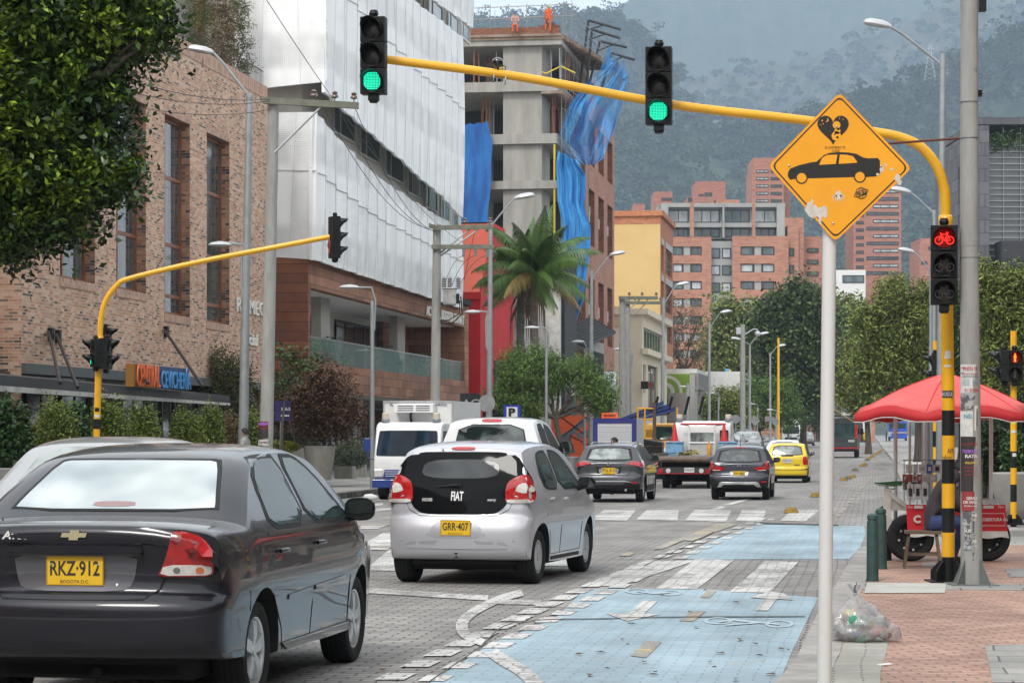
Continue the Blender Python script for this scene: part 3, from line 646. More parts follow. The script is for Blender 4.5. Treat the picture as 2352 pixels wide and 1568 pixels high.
def white_metal():
 m=bpy.data.materials.new('perforated_white_metal');m.use_nodes=True;n=m.node_tree;b=n.nodes['Principled BSDF'];L=n.links.new
 t=n.nodes.new('ShaderNodeTexCoord');v=t.outputs['UV']
 vo=n.nodes.new('ShaderNodeTexVoronoi');vo.inputs['Scale'].default_value=13;vo.inputs['Randomness'].default_value=.15;L(v,vo.inputs['Vector'])
 nz=n.nodes.new('ShaderNodeTexNoise');nz.inputs['Scale'].default_value=.55;nz.inputs['Detail'].default_value=6;nz.inputs['Roughness'].default_value=.75
 mp=n.nodes.new('ShaderNodeMapping');mp.inputs['Scale'].default_value=(.22,.75,1);L(v,mp.inputs[0]);L(mp.outputs[0],nz.inputs['Vector'])
 rd=n.nodes.new('ShaderNodeMapRange');rd.inputs[1].default_value=.42;rd.inputs[2].default_value=.66;rd.inputs[3].default_value=.0;rd.inputs[4].default_value=.34;L(nz.outputs['Fac'],rd.inputs[0])
 lt=n.nodes.new('ShaderNodeMath');lt.operation='LESS_THAN';L(vo.outputs['Distance'],lt.inputs[0]);L(rd.outputs[0],lt.inputs[1])
 sm=n.nodes.new('ShaderNodeMapRange');sm.inputs[3].default_value=0;sm.inputs[4].default_value=.52;L(lt.outputs[0],sm.inputs[0])
 wv=n.nodes.new('ShaderNodeTexNoise');wv.inputs['Scale'].default_value=1.;mp2=n.nodes.new('ShaderNodeMapping');mp2.inputs['Scale'].default_value=(1.4,.06,1);L(v,mp2.inputs[0]);L(mp2.outputs[0],wv.inputs['Vector'])
 cr=n.nodes.new('ShaderNodeValToRGB');cr.color_ramp.elements[0].color=(.78,.80,.81,1);cr.color_ramp.elements[1].color=(.89,.90,.905,1);cr.color_ramp.elements[0].position=.35;cr.color_ramp.elements[1].position=.65;L(wv.outputs['Fac'],cr.inputs[0])
 sx_=n.nodes.new('ShaderNodeSeparateXYZ');L(v,sx_.inputs[0]);md=n.nodes.new('ShaderNodeMath');md.operation='PINGPONG';md.inputs[1].default_value=1.75;L(sx_.outputs['Y'],md.inputs[0])
 wm=n.nodes.new('ShaderNodeMapRange');wm.interpolation_type='SMOOTHSTEP';wm.inputs[1].default_value=.95;wm.inputs[2].default_value=1.35;wm.inputs[3].default_value=0;wm.inputs[4].default_value=.42;L(md.outputs[0],wm.inputs[0])
 wq=n.nodes.new('ShaderNodeMapRange');wq.inputs[1].default_value=.35;wq.inputs[2].default_value=.6;L(wv.outputs['Fac'],wq.inputs[0]);wz=n.nodes.new('ShaderNodeMath');wz.operation='MULTIPLY';L(wm.outputs[0],wz.inputs[0]);L(wq.outputs[0],wz.inputs[1])
 mw=n.nodes.new('ShaderNodeMixRGB');mw.inputs[2].default_value=(.34,.355,.36,1);L(wz.outputs[0],mw.inputs[0]);L(cr.outputs[0],mw.inputs[1])
 mx=n.nodes.new('ShaderNodeMixRGB');mx.inputs[2].default_value=(.16,.17,.175,1);L(sm.outputs[0],mx.inputs[0]);L(mw.outputs[0],mx.inputs[1]);L(mx.outputs[0],b.inputs['Base Color'])
 b.inputs['Roughness'].default_value=.5;b.inputs['Metallic'].default_value=.0
 return m
WM=white_metal()
def folded(root,name,top,bot,m,face='a',fold=.06,sp=.95,seed=0,a=A2,out=.0,wave=.0,lo=None,hi=None):
 """folded skin between two polylines of picture points: top and bottom edges, on plane a; vertical creases every sp metres"""
 g=random.Random(seed)
 def conv(p):q=FP(p[0],p[1],a+out+fold)if face=='a'else BP(p[0],p[1],a);return(q[1]if face=='a'else q[0],q[2])
 tp=sorted(conv(p)for p in top);bt=sorted(conv(p)for p in bot)
 x0,x1=max(tp[0][0],bt[0][0]),min(tp[-1][0],bt[-1][0]);x0=x0 if lo is None else lo;x1=x1 if hi is None else hi;n=max(3,int((x1-x0)/sp));rows=5;V=[];Fc=[]
 offs=[g.uniform(-1,1)for _ in range(n+1)];skew=[g.uniform(-.35,.35)for _ in range(n+1)]
 jz=[g.uniform(-wave,wave)for _ in range(n+1)]
 for i in range(n+1):
  for j in range(rows+1):
   u=x0+(x1-x0)*i/n;t=j/rows
   uu=u+(skew[i]*(t-.5)if 0<i<n else 0)
   zt_=np.interp(uu,[p[0]for p in tp],[p[1]for p in tp]);zb_=np.interp(uu,[p[0]for p in bt],[p[1]for p in bt])+jz[i]
   bulge=math.sin(t*math.pi)*.16*(i%2-.3)+((i%2)*2-1)*fold*(.5+.6*abs(t-.5))+offs[i]*.05
   d=a+out+fold+bulge if face=='a'else a-out-fold-bulge
   z=zb_+(zt_-zb_)*t
   V.append((d,uu,z)if face=='a'else(uu,d,z))
 for i in range(n):
  for j in range(rows):
   q=(i*(rows+1)+j,(i+1)*(rows+1)+j,(i+1)*(rows+1)+j+1,i*(rows+1)+j+1)
   Fc.append(q)
 mb=MB();mb.add(V,Fc)
 ob=mb.build(name,m,root,fix=False);sd=ob.modifiers.new('solid','SOLIDIFY');sd.thickness=.12;sd.offset=-1
 mj=MB();t=.62
 pts=[]
 for i in range(0,n+1):
  a_,b_=V[i*(rows+1)+3],V[i*(rows+1)+3];pts.append((a_[0]+.03,a_[1],a_[2])if face=='a'else(a_[0],a_[1]-.03,a_[2]))
 for i in range(1,n):mj.tube([(V[i*(rows+1)+j][0]+(.012 if face=='a'else 0),V[i*(rows+1)+j][1]-(0 if face=='a'else.012),V[i*(rows+1)+j][2])for j in range(rows+1)],.009,4,1,cap=False)
 mj.tube(pts,.014,4);mj.build('joint_cable',[mat('joint_grey',(.28,.28,.28),.6),mat('seam_grey',(.62,.63,.63),.6)],root)
 return ob
E1=[(712,562),(723,588-30),(760,575),(860,618),(980,668),(1074,714)]
zc=4.6
folded(r2,'metal_skin',[(724,258),(778,318),(860,400),(940,455),(1010,498),(1066,534)],[(724,597),(1074,712)],WM,seed=1,out=.25,lo=hb(712)-.55)
folded(r2,'metal_skin',[(724,-260),(900,-60),(960,8),(1010,45),(1045,72),(1082,98)],[(724,188),(765,233),(827,284),(888,337),(945,390),(1000,436),(1063,500)],WM,seed=2,out=.75,lo=hb(712)-1.05)
folded(r2,'metal_skin',[(724,-700),(1083,-200)],[(724,-330),(860,-140),(985,-6),(1020,18),(1083,64)],WM,seed=3,out=.85,lo=hb(712)-1.0)
bB=hb(712)-.3
folded(r2,'metal_skin',[(560,262),(638,258),(724,258)],[(560,590),(636,590),(724,597)],WM,face='b',a=bB,seed=4,fold=.05,sp=.9,hi=A2+.34)
folded(r2,'metal_skin',[(540,-300),(728,-300)],[(540,206),(660,204),(716,186),(728,190)],WM,face='b',a=bB-.5,seed=5,fold=.08,sp=.9,hi=A2+.86)
mb=MB();zz=26
mb.box(A2-12,A2-.35,bB+.45,bD+1.0,zt+.4,zz,0);mb.box(A2-12,A2+.2,bB+.4,bD+1.1,zt+.15,zt+.42,1)
mb.build('wall',[mat('warm_white_wall',(.50,.48,.44),.8,noise=.05),DARK],r2)
def slot(pts_t,pts_b,k0,k1,pick):
 for px0,px1 in pick:
  ya=np.interp(px0,[p[0]for p in pts_t],[p[1]for p in pts_t]);yb=np.interp(px1,[p[0]for p in pts_b],[p[1]for p in pts_b])
  q0,q1=FP(px0,ya-20,A2-.3),FP(px1,yb+40,A2-.3)
  window(r2,A2-.25,q0[1],q1[1],min(q0[2],q1[2]),max(q0[2],q1[2]),mat('white_frame',(.55,.55,.53),.5),GL_T,vs=(.3,),fw=.09,fd=.08)
slot([(765,250),(1063,500)],[(765,250),(1063,500)],0,0,[(765,815),(826,872),(884,926),(936,968),(976,1003),(1012,1032),(1036,1052)])
slot([(960,-10),(1060,64)],[(960,-10),(1060,64)],0,0,[(960,973),(983,1015),(1028,1052),(1058,1078)])
A3=-20.7*CT
REDW=brickmat('red_metal_panels',[(0,(.46,.012,.016)),(.5,(.50,.016,.02)),(.8,(.42,.012,.016))],(.14,.006,.008),.9,40,.02,grime=.12)
REDR=brickmat('faded_red_roof',[(0,(.62,.12,.07)),(.5,(.66,.135,.08)),(.8,(.58,.11,.065))],(.12,.02,.015),1.0,60,.02,grime=.12)
b3=FP(1103,700,A3)[1];b3e=FP(1155,700,A3)[1]
r3=sthing('red_building','bright red panelled building with steep faded roof slope','building',A3,b3)
ze=BP(1103,672,b3)[2];zr3=BP(1103,514,b3+5)[2]
mb=MB();al=A3-9
mb.poly([(al,b3,0),(A3,b3,0),(A3,b3,ze),(al,b3,ze)],0)
mb.poly([(A3,b3,0),(A3,b3e+4,0),(A3,b3e+4,ze+1.5),(A3,b3+8.5,zr3),(A3,b3+5,zr3),(A3,b3,ze)],0)
mb.poly([(al,b3,ze),(A3,b3,ze),(A3,b3+5,zr3),(al,b3+5,zr3)],1)
mb.poly([(al,b3+5,zr3),(A3,b3+5,zr3),(A3,b3+8.5,zr3),(al,b3+8.5,zr3)],1)
mb.poly([(al,b3+8.5,zr3),(A3,b3+8.5,zr3),(A3,b3e+4,ze+1.5),(al,b3e+4,ze+1.5)],1)
mb.build('wall',[REDW,REDR],r3,fix=False)
mb=MB();mb.box(al,A3+.08,b3-.15,b3+.1,ze-.35,ze+.03);mb.build('gutter',REDP,r3)
mb=MB();q0=FP(1135,790,A3);q1=FP(1143,970,A3);mb.box(A3+.002,A3+.06,q0[1],q0[1]+3.4,2.6,5.6);mb.build('window',FR_D,r3)
mb=MB();mb.box(A3+.1,A3+1.0,b3+2,b3+5,2.9,4.0);mb.build('balcony',mat('red_glass',(.4,.10,.10),.1,alpha=.5),r3)
mb=MB();mb.box(A3+.01,A3+1.5,b3+1,b3e+3,2.3,2.75);mb.build('entrance_canopy',BLK,r3)
p=FP(1128,880,A3+1.55);V,Fc=textgeo('BELGRANO',.48,4.2,depth=.05,bold=.02);mb=MB();mb.add([(A3+1.55-v.y,b3+6.6+v.x,3.2+v.z)for v in V],Fc);mb.build('lettering',LETW,r3)
b4=b3e+4.2;A4=A3+.0
r4=sthing('concrete_annex','grey concrete party wall between the red building and the palm','building',A4,b4)
mb=MB();x0=BP(1155,900,b4)[0];x1=BP(1204,900,b4)[0];mb.box(x0-3,x1,b4,b4+6,0,BP(1170,646,b4)[2]);mb.build('wall',CONC,r4)
mb=MB();mb.box(x0-3,x1+1.6,b4+6.1,b4+12,0,BP(1170,578,b4+6)[2]);mb.build('rear_wall',mat('charcoal_wall',(.03,.03,.033),.8,noise=.3),r4)
mb=MB();mb.box(x1-1.2,x1+1.4,b4+5.2,b4+5.9,0,BP(1240,640,b4+5)[2]);mb.build('side_wall',mat('pale_annex',(.5,.49,.46),.85,noise=.15),r4)
b5=152.;r5=sthing('construction_building','unfinished concrete frame building with scaffolding and floor slabs','building',BP(1245,900,b5)[0],b5)
def B5(px,py):return BP(px,py,b5)
RAWC=mat('raw_concrete',(.27,.26,.235),.92,col2=(.36,.35,.32),nscale=.8,bump=.3,bscale=10,stretch=(2.2,2.2,.3))
mb=MB();xL,xR=B5(1154,900)[0],B5(1243,900)[0];x8=B5(960,900)[0]
lev=[(110,134,1330,0),(214,236,1282,1),(330,352,1279,2),(434,452,1279,3),(556,572,1279,4),(676,692,1279,5),(796,812,1279,5)]
mb.box(xL,xR,b5+.3,b5+4.2,0,B5(0,134)[2]+.02,0)
for py0,py1,pr,k in lev:
 z1,z0=B5(0,py0)[2],B5(0,py1)[2];mb.box(x8,B5(min(pr,1290),0)[0],b5-.1*(k<2)-.001*k,b5+22,z0,z1,0)
mb.build('frame',RAWC,r5)
mb=MB()
for py0,py1,pr,k in lev:
 z1=B5(0,py0)[2];z0=z1-3.0
 for px in(1085,1262):
  x=B5(px,0)[0];mb.box(x-.2,x+.2,b5+7,b5+7.5,max(z0,0),z1-.3,0)
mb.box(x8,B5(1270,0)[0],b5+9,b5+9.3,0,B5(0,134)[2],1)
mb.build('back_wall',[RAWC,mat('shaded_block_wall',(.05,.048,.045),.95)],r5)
FORM=mat('formwork_steel',(.30,.26,.21),.8,col2=(.18,.10,.06),nscale=1.5)
ORS=mat('orange_props',(.26,.10,.05),.6,noise=.3);YES=mat('yellow_props',(.6,.45,.03),.5)
mb=MB();zt5=B5(0,110)[2]
mb.add([(x8,b5-.3,zt5+.0),(B5(1290,0)[0],b5-.3,zt5),(B5(1345,0)[0]+.6,b5+14,zt5),(x8,b5+14,zt5),(x8,b5-.3,zt5-.16),(B5(1290,0)[0],b5-.3,zt5-.16),(B5(1345,0)[0]+.6,b5+14,zt5-.16),(x8,b5+14,zt5-.16)],[(0,1,2,3),(7,6,5,4),(0,4,5,1),(1,5,6,2)])
for k in range(22):b=b5-.2+k*.64;xe=B5(1290,0)[0]+(B5(1345,0)[0]+.6-B5(1290,0)[0])*(b-b5+.3)/14.3;mb.box(xe-6,xe+.15,b,b+.12,zt5-.34,zt5-.165)
for k in range(12):b=b5-.1+k*.64;mb.box(B5(1243,0)[0],B5(1292,0)[0]+k*.06,b,b+.12,B5(0,236)[2]-.18,B5(0,236)[2]-.005)
mb.build('formwork_deck',FORM,r5)
mb=MB();g=random.Random(4);ztop=B5(0,134)[2]
for(xa,xb,z1,z0,n)in[(B5(1080,0)[0],B5(1150,0)[0],B5(0,136)[2],B5(0,214)[2],6),(B5(1250,0)[0],B5(1292,0)[0],B5(0,136)[2],B5(0,214)[2],5),(B5(1080,0)[0],B5(1150,0)[0],B5(0,237)[2],B5(0,330)[2],6),(B5(1250,0)[0],B5(1275,0)[0],B5(0,237)[2],B5(0,330)[2],5)]:
 for k in range(n):
  x=g.uniform(xa,xb);b=b5+g.uniform(.3,4);mb.tube([(x,b,z0),(x+g.uniform(-.12,.12),b,z1-.1)],.045,5,g.choice([0,0,1]))
for i in range(7):x=B5(1084,0)[0]+i*.95;zc=B5(0,180)[2];mb.tube([(x,b5+.4,zc-.45*(i%2)),(x+.95,b5+.4,zc-.45*((i+1)%2))],.05,5,2)
mb.tube([(B5(1273,0)[0],b5+.1,B5(0,556)[2]),(B5(1273,0)[0],b5+.1,B5(0,354)[2])],.07,6,2)
mb.build('shoring_prop',[ORS,GALV,YES],r5)
mb=MB()
mb.box(x8,B5(1286,0)[0],b5-.25,b5-.1,zt5+.01,zt5+.38,0);mb.box(x8,B5(1230,0)[0],b5+.4,b5+.5,zt5+.01,zt5+.55,0);mb.box(B5(1235,0)[0],B5(1283,0)[0],b5+.3,b5+1,zt5+.01,zt5+.62,0)
mb.box(B5(1245,0)[0],B5(1268,0)[0],b5+1.1,b5+1.8,zt5+.01,zt5+.95,1);mb.build('edge_board',[mat('formwork_boards',(.20,.085,.05),.85,noise=.35,nscale=3,stretch=(1,1,6)),mat('dark_machine',(.05,.05,.05),.6)],r5)
mb=MB();hh=[.95,1.7]
for px in range(1085,1345,42):
 x=B5(px,0)[0];bb_=b5-.2 if px<1290 else b5-.2+(px-1290)*.25;mb.tube([(x,bb_,zt5),(x,bb_,zt5+1.95)],.028,5)
for h in hh:mb.tube([(x8,b5-.2,zt5+h),(B5(1318,0)[0],b5-.2,zt5+h+.15)],.028,5)
for px in(1120,1170,1310,1300,1280):x=B5(px,0)[0];mb.tube([(x,b5+3,zt5),(x,b5+3,zt5+g.uniform(1.8,2.8))],.02,4)
for h in(.3,.9,1.5):mb.tube([(B5(1318,0)[0],b5,zt5+h),(B5(1400,0)[0]-.4,b5+14,zt5+h-1.9)],.028,5)
mb.build('guard_rail',mat('scaffold_pipe',(.28,.26,.24),.5,.4),r5)
mb=MB();x0=B5(1243,0)[0]
out=[((1338,300),(1359,216-118),(1360,68),(1424,88)),((1330,215),(1345,120),(1352,47),(1426,68)),((1350,210),(1372,140),(1378,95),(1440,109)),((1372,240),(1386,190),(1405,122),(1458,138))]
for i,(p0,p1,p2,p3)in enumerate(out):
 bb_=b5+5+i*2.2;q=[BP(*p,bb_)for p in(p0,p2,p3)];mb.tube(q[:2],.09,5);mb.tube(q[1:],.09,5);mid=BP((p2[0]*.45+p3[0]*.55),(p2[1]*.5+p3[1]*.5)-1,bb_);lo=BP(p2[0]-8,p2[1]+24,bb_);mb.tube([lo,mid],.06,4)
mb.build('outrigger',mat('outrigger_steel',(.022,.025,.032),.6),r5)
mb=MB();g=random.Random(9)
for(xa,xb,ya,yb)in((1285,1335,215,560),(1290,1340,130,215)):
 for k in range(8):
  t=k/7;bb_=b5+1+t*10;x=B5(1285+3*k,0)[0];mb.tube([(x,bb_,B5(0,yb)[2]),(x,bb_,B5(0,ya)[2])],.03,4)
 for z in np.arange(B5(0,yb)[2],B5(0,ya)[2],1.2):mb.tube([(B5(1285,0)[0],b5+1,z),(B5(1306,0)[0],b5+11,z)],.028,4)
mb.build('scaffold',mat('scaffold_pipe',(.2,.2,.2),.5),r5)
def cloth(name,label,quad,b_,m,nx=22,ny=26,fold=.25,seed=0,cat='tarpaulin',spike=4):
 """hanging sheet; quad = rows of picture points from top to bottom (left, right)"""
 rt=sthing(name,label,cat,*BP(quad[0][0][0],900,b_)[:2]);V=[]
 for j in range(ny+1):
  t=j/ny;k=min(int(t*(len(quad)-1)),len(quad)-2);f=t*(len(quad)-1)-k
  l=np.array(quad[k][0])*(1-f)+np.array(quad[k+1][0])*f;r_=np.array(quad[k][1])*(1-f)+np.array(quad[k+1][1])*f
  for i in range(nx+1):
   u=i/nx;p=l*(1-u)+r_*u
   off=math.sin(u*21+seed+t*2)*fold*.6+mnoise.noise(Vector((u*7,t*3,seed)))*fold*2.4+mnoise.noise(Vector((u*26,t*5,seed)))*fold*.9
   q=BP(p[0]+mnoise.noise(Vector((t*6,u*2,seed+9)))*4,p[1]+(abs(math.sin(u*math.pi*3))*spike*(1-t*6)if t<.166 else 0),b_+off);V.append(q)
 mb=MB();mb.add(V,[(j*(nx+1)+i,j*(nx+1)+i+1,(j+1)*(nx+1)+i+1,(j+1)*(nx+1)+i)for j in range(ny)for i in range(nx)])
 o=mb.build('sheet',m,rt,smooth=180,fix=False);return rt
BLT=mat('blue_tarpaulin',(.02,.19,.50),.7,col2=(.07,.33,.66),nscale=2.5,stretch=(3,3,.25),bump=.4,bscale=5)
BLN=mat('blue_netting',(.008,.07,.28),.8,col2=(.015,.15,.42),nscale=1.5,stretch=(1,1,.3))
cloth('blue_tarpaulin','flat blue sheet hung over the lower floors beside the hotel',[((1060,285),(1118,278)),((1060,322),(1130,318)),((1058,400),(1128,400)),((1050,512),(1121,510))],b5-.7,BLN,16,20,.05,1)
cloth('blue_tarpaulin','long crumpled blue sheet draped down the corner of the concrete frame',[((1282,345),(1325,365)),((1278,400),(1345,400)),((1280,460),(1342,470)),((1290,520),(1357,520)),((1296,600),(1352,600)),((1290,680),(1340,690)),((1278,760),(1322,745))],b5-1.0,BLT,44,60,.22,2)
def netalpha(name,base,a):
 m=mat(name,base,.9,col2=tuple(min(1,c*1.8)for c in base),nscale=1.0,stretch=(1,1,.4));n=m.node_tree;b=n.nodes['Principled BSDF'];L=n.links.new
 t=n.nodes.new('ShaderNodeTexCoord');k=n.nodes.new('ShaderNodeTexNoise');k.inputs['Scale'].default_value=.5;k.inputs['Detail'].default_value=6;L(t.outputs['Object'],k.inputs['Vector'])
 r=n.nodes.new('ShaderNodeMapRange');r.inputs[1].default_value=.35;r.inputs[2].default_value=.65;r.inputs[3].default_value=a[0];r.inputs[4].default_value=a[1];L(k.outputs['Fac'],r.inputs[0]);L(r.outputs[0],b.inputs['Alpha']);return m
NETM=netalpha('blue_safety_net',(.03,.20,.44),(.32,.88))
cloth('safety_net','blue safety net sagging from black outriggers on the roof',[((1400,104),(1450,150)),((1380,158),(1444,185)),((1348,190),(1444,195)),((1310,235),(1422,260)),((1290,290),(1410,300)),((1280,325),(1395,340)),((1300,355),(1385,365)),((1335,378),(1362,380))],b5+1.2,NETM,60,60,.34,5,cat='net',spike=34)
A6=-19.8*CT;b6=FP(1345,900,A6)[1];b6e=FP(1411,900,A6)[1]
RB=brickmat('red_brick',[(0,(.40,.175,.115)),(.35,(.46,.21,.14)),(.65,(.35,.15,.10)),(.85,(.27,.12,.085))],(.26,.17,.13),.25,.085,.014,grime=.22)
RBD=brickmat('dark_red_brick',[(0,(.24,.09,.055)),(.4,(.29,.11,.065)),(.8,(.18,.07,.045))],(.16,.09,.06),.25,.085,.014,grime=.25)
r6=sthing('brick_office','red brick office block with narrow vertical slot windows beside the blue sheets','building',A6,b6)
zt6=FP(1411,285,A6)[2]
mb=MB();L6=b6e-b6;H6=[]
tops=[(23.0,19.4),(18.6,10.9),(10.0,3.2)]
tops=[(FP(1411,y0,A6)[2],FP(1411,y1,A6)[2])for y0,y1 in((338,430),(482,600),(668,800))]
for(z1,z0)in tops:
 for f in(.10,.42,.74):H6.append((b6+L6*f,b6+L6*(f+.19),z0,z1))
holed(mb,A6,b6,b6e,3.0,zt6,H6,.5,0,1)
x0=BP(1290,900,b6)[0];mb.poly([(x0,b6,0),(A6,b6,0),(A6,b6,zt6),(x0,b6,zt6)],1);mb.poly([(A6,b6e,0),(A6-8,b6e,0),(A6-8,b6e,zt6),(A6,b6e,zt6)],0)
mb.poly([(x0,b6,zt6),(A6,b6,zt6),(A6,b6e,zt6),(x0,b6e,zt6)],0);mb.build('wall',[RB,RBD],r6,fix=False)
for h in H6:window(r6,A6-.42,h[0],h[1],h[2],h[3],FR_D,GL_D,hs=(.35,),fw=.1)
mb=MB()
for i,h in enumerate(H6[3:]):mb.box(A6-.38,A6-.1,h[0],h[0]+.45*(h[1]-h[0]),h[2]+.42*(h[3]-h[2]),h[2]+.60*(h[3]-h[2]))
mb.build('concrete_panel',mat('panel_concrete',(.42,.40,.36),.85),r6)
mb=MB();mb.box(A6-.1,A6+.35,b6+2,b6e-1,5.3,5.7);mb.build('ground_canopy',BLK,r6)
pg=sthing('pergola','black slatted canopy projecting over the brick entrance','canopy',A6+2,b6-8);mb=MB();bP=b6-12
pa,pb,pc,pd=BP(1275,765,bP),BP(1357,730,bP+7),BP(1412,763,bP+9),BP(1345,796,bP)
for k in range(9):t=k/8;a_=Vector(pa).lerp(Vector(pd),t);b_=Vector(pb).lerp(Vector(pc),t);mb.tube([a_,b_],.11,4)
for(u,v)in((pa,pd),(pb,pc)):mb.tube([u,v],.1,4)
mb.build('slat',mat('pergola_black',(.02,.021,.022),.5),pg)
mb=MB();mb.box(BP(1280,0,bP)[0],BP(1292,0,bP)[0],bP+.2,bP+.8,0,BP(0,775,bP)[2]);mb.box(BP(1352,0,bP)[0],BP(1357,0,bP)[0],bP+.2,bP+.6,0,BP(0,795,bP)[2]);mb.build('post',CONC,pg)
r6b=sthing('low_brick_shop','low red brick shopfront with square pillars behind the pepper tree','building',BP(1300,900,b6-9)[0],b6-9);b7=b6-9;mb=MB()
xa,xb=BP(1256,0,b7)[0],BP(1356,0,b7)[0];z1=BP(0,787,b7)[2]
mb.box(xa,xb,b7+1,b7+8,0,z1-.7,1);mb.box(xa,xb,b7,b7+8,z1-.7,z1,2)
for k in range(5):x=xa+(xb-xa)*(k+.2)/5;mb.box(x,x+.5,b7+.1,b7+.6,0,z1-.71,0)
mb.box(xa-.3,xa+.6,b7+1.5,b7+3,0,BP(0,690,b7)[2],0)
mb.build('wall',[RB,DARK,CONC],r6b)
ho=sthing('mural_wall','orange street wall painted with grey angular shapes and thin black lines','wall',BP(1310,900,124)[0],124.);mb=MB();bh=124.
def hp(px,py,k=0):q=BP(px,py,bh-.004*k);return q
mb.box(hp(1266,0)[0],hp(1362,0)[0],bh,bh+.25,0,hp(0,955)[2],0)
def hpoly(pts,m,k):mb.poly([(hp(x,y)[0],bh-.004*k,hp(x,y)[2])for x,y in pts],m)
hpoly([(1268,1012),(1310,985),(1342,958),(1361,960),(1325,990),(1310,1005),(1322,1040),(1300,1040),(1285,1018)],1,1);hpoly([(1320,995),(1361,985),(1361,1000),(1328,1008)],1,1)
hpoly([(1330,1000),(1361,988),(1361,1004)],2,2)
for a,b in(((1290,958),(1361,1010)),((1270,1018),(1350,958)),((1310,1040),(1310,1000)),((1310,1000),(1361,1025))):mb.tube([(hp(*a)[0],bh-.012,hp(*a)[2]),(hp(*b)[0],bh-.012,hp(*b)[2])],.03,4,3)
mb.build('panel',[mat('orange_mural',(.56,.08,.015),.7,noise=.1),mat('grey_mural',(.10,.105,.12),.7),mat('brown_mural',(.25,.12,.06),.7),BLK],ho)
bn=sthing('banner','pale blue vertical street banner beside the pepper tree','banner',*BP(1410,900,118.)[:2]);mb=MB();q0,q1=BP(1398,854,118.),BP(1414,920,118.);mb.box(BP(1387,0,118.)[0],BP(1415,0,118.)[0],118,118.08,q1[2],q0[2]);mb.build('cloth',mat('banner_blue',(.42,.56,.70),.6,col2=(.75,.80,.85),nscale=.5),bn)
mb=MB();mb.tube([(BP(1402,0,118.)[0],118.15,0),(BP(1402,0,118.)[0],118.15,q0[2])],.08,6);mb.build('pole',GALV,bn)
mb=MB();mb.box(BP(1403,0,118.)[0]-.0,BP(1414,0,118.)[0],117.9,117.98,BP(0,960,118.)[2],q1[2]-.1);mb.build('poster',WHTM,bn)
wb=sthing('shop_fascia','white and blue shop board half hidden by pepper tree leaves','sign',*BP(1330,900,127.)[:2]);mb=MB();mb.box(BP(1312,0,127.)[0],BP(1400,0,127.)[0],127,127.2,BP(0,915,127.)[2],BP(0,868,127.)[2]);mb.box(BP(1312,0,127.)[0],BP(1400,0,127.)[0],126.98,127,BP(0,915,127.)[2],BP(0,911,127.)[2],1);mb.build('board',[WHTM,BLUP],wb)
A7=-16.9*CT;b7=214.
r7=sthing('yellow_building','yellow rendered party wall block with orange brick cornice','building',A7,b7)
OB=brickmat('orange_brick',[(0,(.46,.17,.075)),(.4,(.52,.20,.09)),(.8,(.38,.13,.06))],(.30,.15,.09),.3,.1,.014,grime=.15)
YR=mat('yellow_render',(.54,.37,.15),.85,col2=(.60,.42,.19),nscale=.4,bump=.2)
xc=BP(1517,900,b7)[0];xl=BP(1395,900,b7)[0];zt7=BP(0,505,b7)[2];zy=BP(0,534,b7)[2]
b7e=FP(1546,900,xc)[1]
mb=MB();mb.box(xl,xc-.01,b7,b7+1,0,zy,0);mb.box(xl,xc,b7-.02,b7e,zy,zt7,1)
H7=[];zrow=[(BP(0,765,b7)[2],BP(0,732,b7)[2]+1.2)]
for(pt,pb)in((566,640),(650,730),(742,800)):
 z1,z0=BP(1517,pt,b7)[2]+.3,BP(1517,pb,b7)[2]+.8
 H7+=[(b7+.9,b7+3.4,z0,z1),(b7+5.5,b7e-1.0,z0,z1)]
holed(mb,xc,b7,b7e,0,zy+.01,H7,.3,1);mb.box(xc-.02,xc+.25,b7-.1,b7e+.1,zt7-.45,zt7+.03,1);mb.box(xl,xc+.2,b7-.25,b7-.021,zt7-.45,zt7+.03,1)
mb.build('wall',[YR,OB],r7,fix=True)
for h in H7:window(r7,xc-.2,h[0],h[1],h[2],h[3],mat('brown_metal',(.06,.04,.03),.5),GL_C,vs=[k/5 for k in range(1,5)]if h[1]-h[0]>4 else(.5,),hs=(.3,.6),fw=.16)
mb=MB()
for h in H7:mb.box(xc+.002,xc+.03,h[0]-.1,h[1]+.1,h[3],h[3]+.55)
mb.build('window_lintel',mat('grey_lintel',(.42,.43,.43),.8),r7)
A8=-15.6*CT;b8=187.;r8=sthing('cream_building','cream rendered corner building with big office windows','building',BP(1480,900,b8)[0],b8)
CR=mat('cream_render',(.62,.56,.43),.8,noise=.06,nscale=.5,bump=.15)
xc8=BP(1475,900,b8)[0];b8e=FP(1532,900,xc8)[1];z8=BP(1475,722,b8)[2]
H8=[(b8+.8,b8+3.3,BP(0,905,b8)[2],BP(0,842,b8)[2]),(b8+5,b8+14,3.2,BP(0,862,b8)[2]+.8),(b8+17,b8+19.5,4.2,7.4),(b8+1.2,b8e-2,BP(0,826,b8)[2]+.7,BP(0,770,b8)[2]+.4)]
H8=[H8[0],H8[1],H8[2],H8[3]]
mb=MB();holed(mb,xc8,b8,b8e,0,z8,H8,.35,0);mb.poly([(xc8-12,b8,0),(xc8,b8,0),(xc8,b8,z8),(xc8-12,b8,z8)]);mb.box(xc8-12,xc8+.5,b8-.3,b8e,z8,z8+.45);mb.box(xc8+.001,xc8+.5,b8-.2,b8e,H8[3][2]-.5,H8[3][2]-.05);mb.build('wall',CR,r8)
window(r8,xc8-.2,*H8[3],mat('aluminium_frame',(.4,.4,.4),.4,.6),GL_T,vs=[k/8 for k in range(1,8)],fw=.14)
for h in H8[:3]:window(r8,xc8-.2,*h,FR_D,GL_C,vs=(.5,),fw=.14)
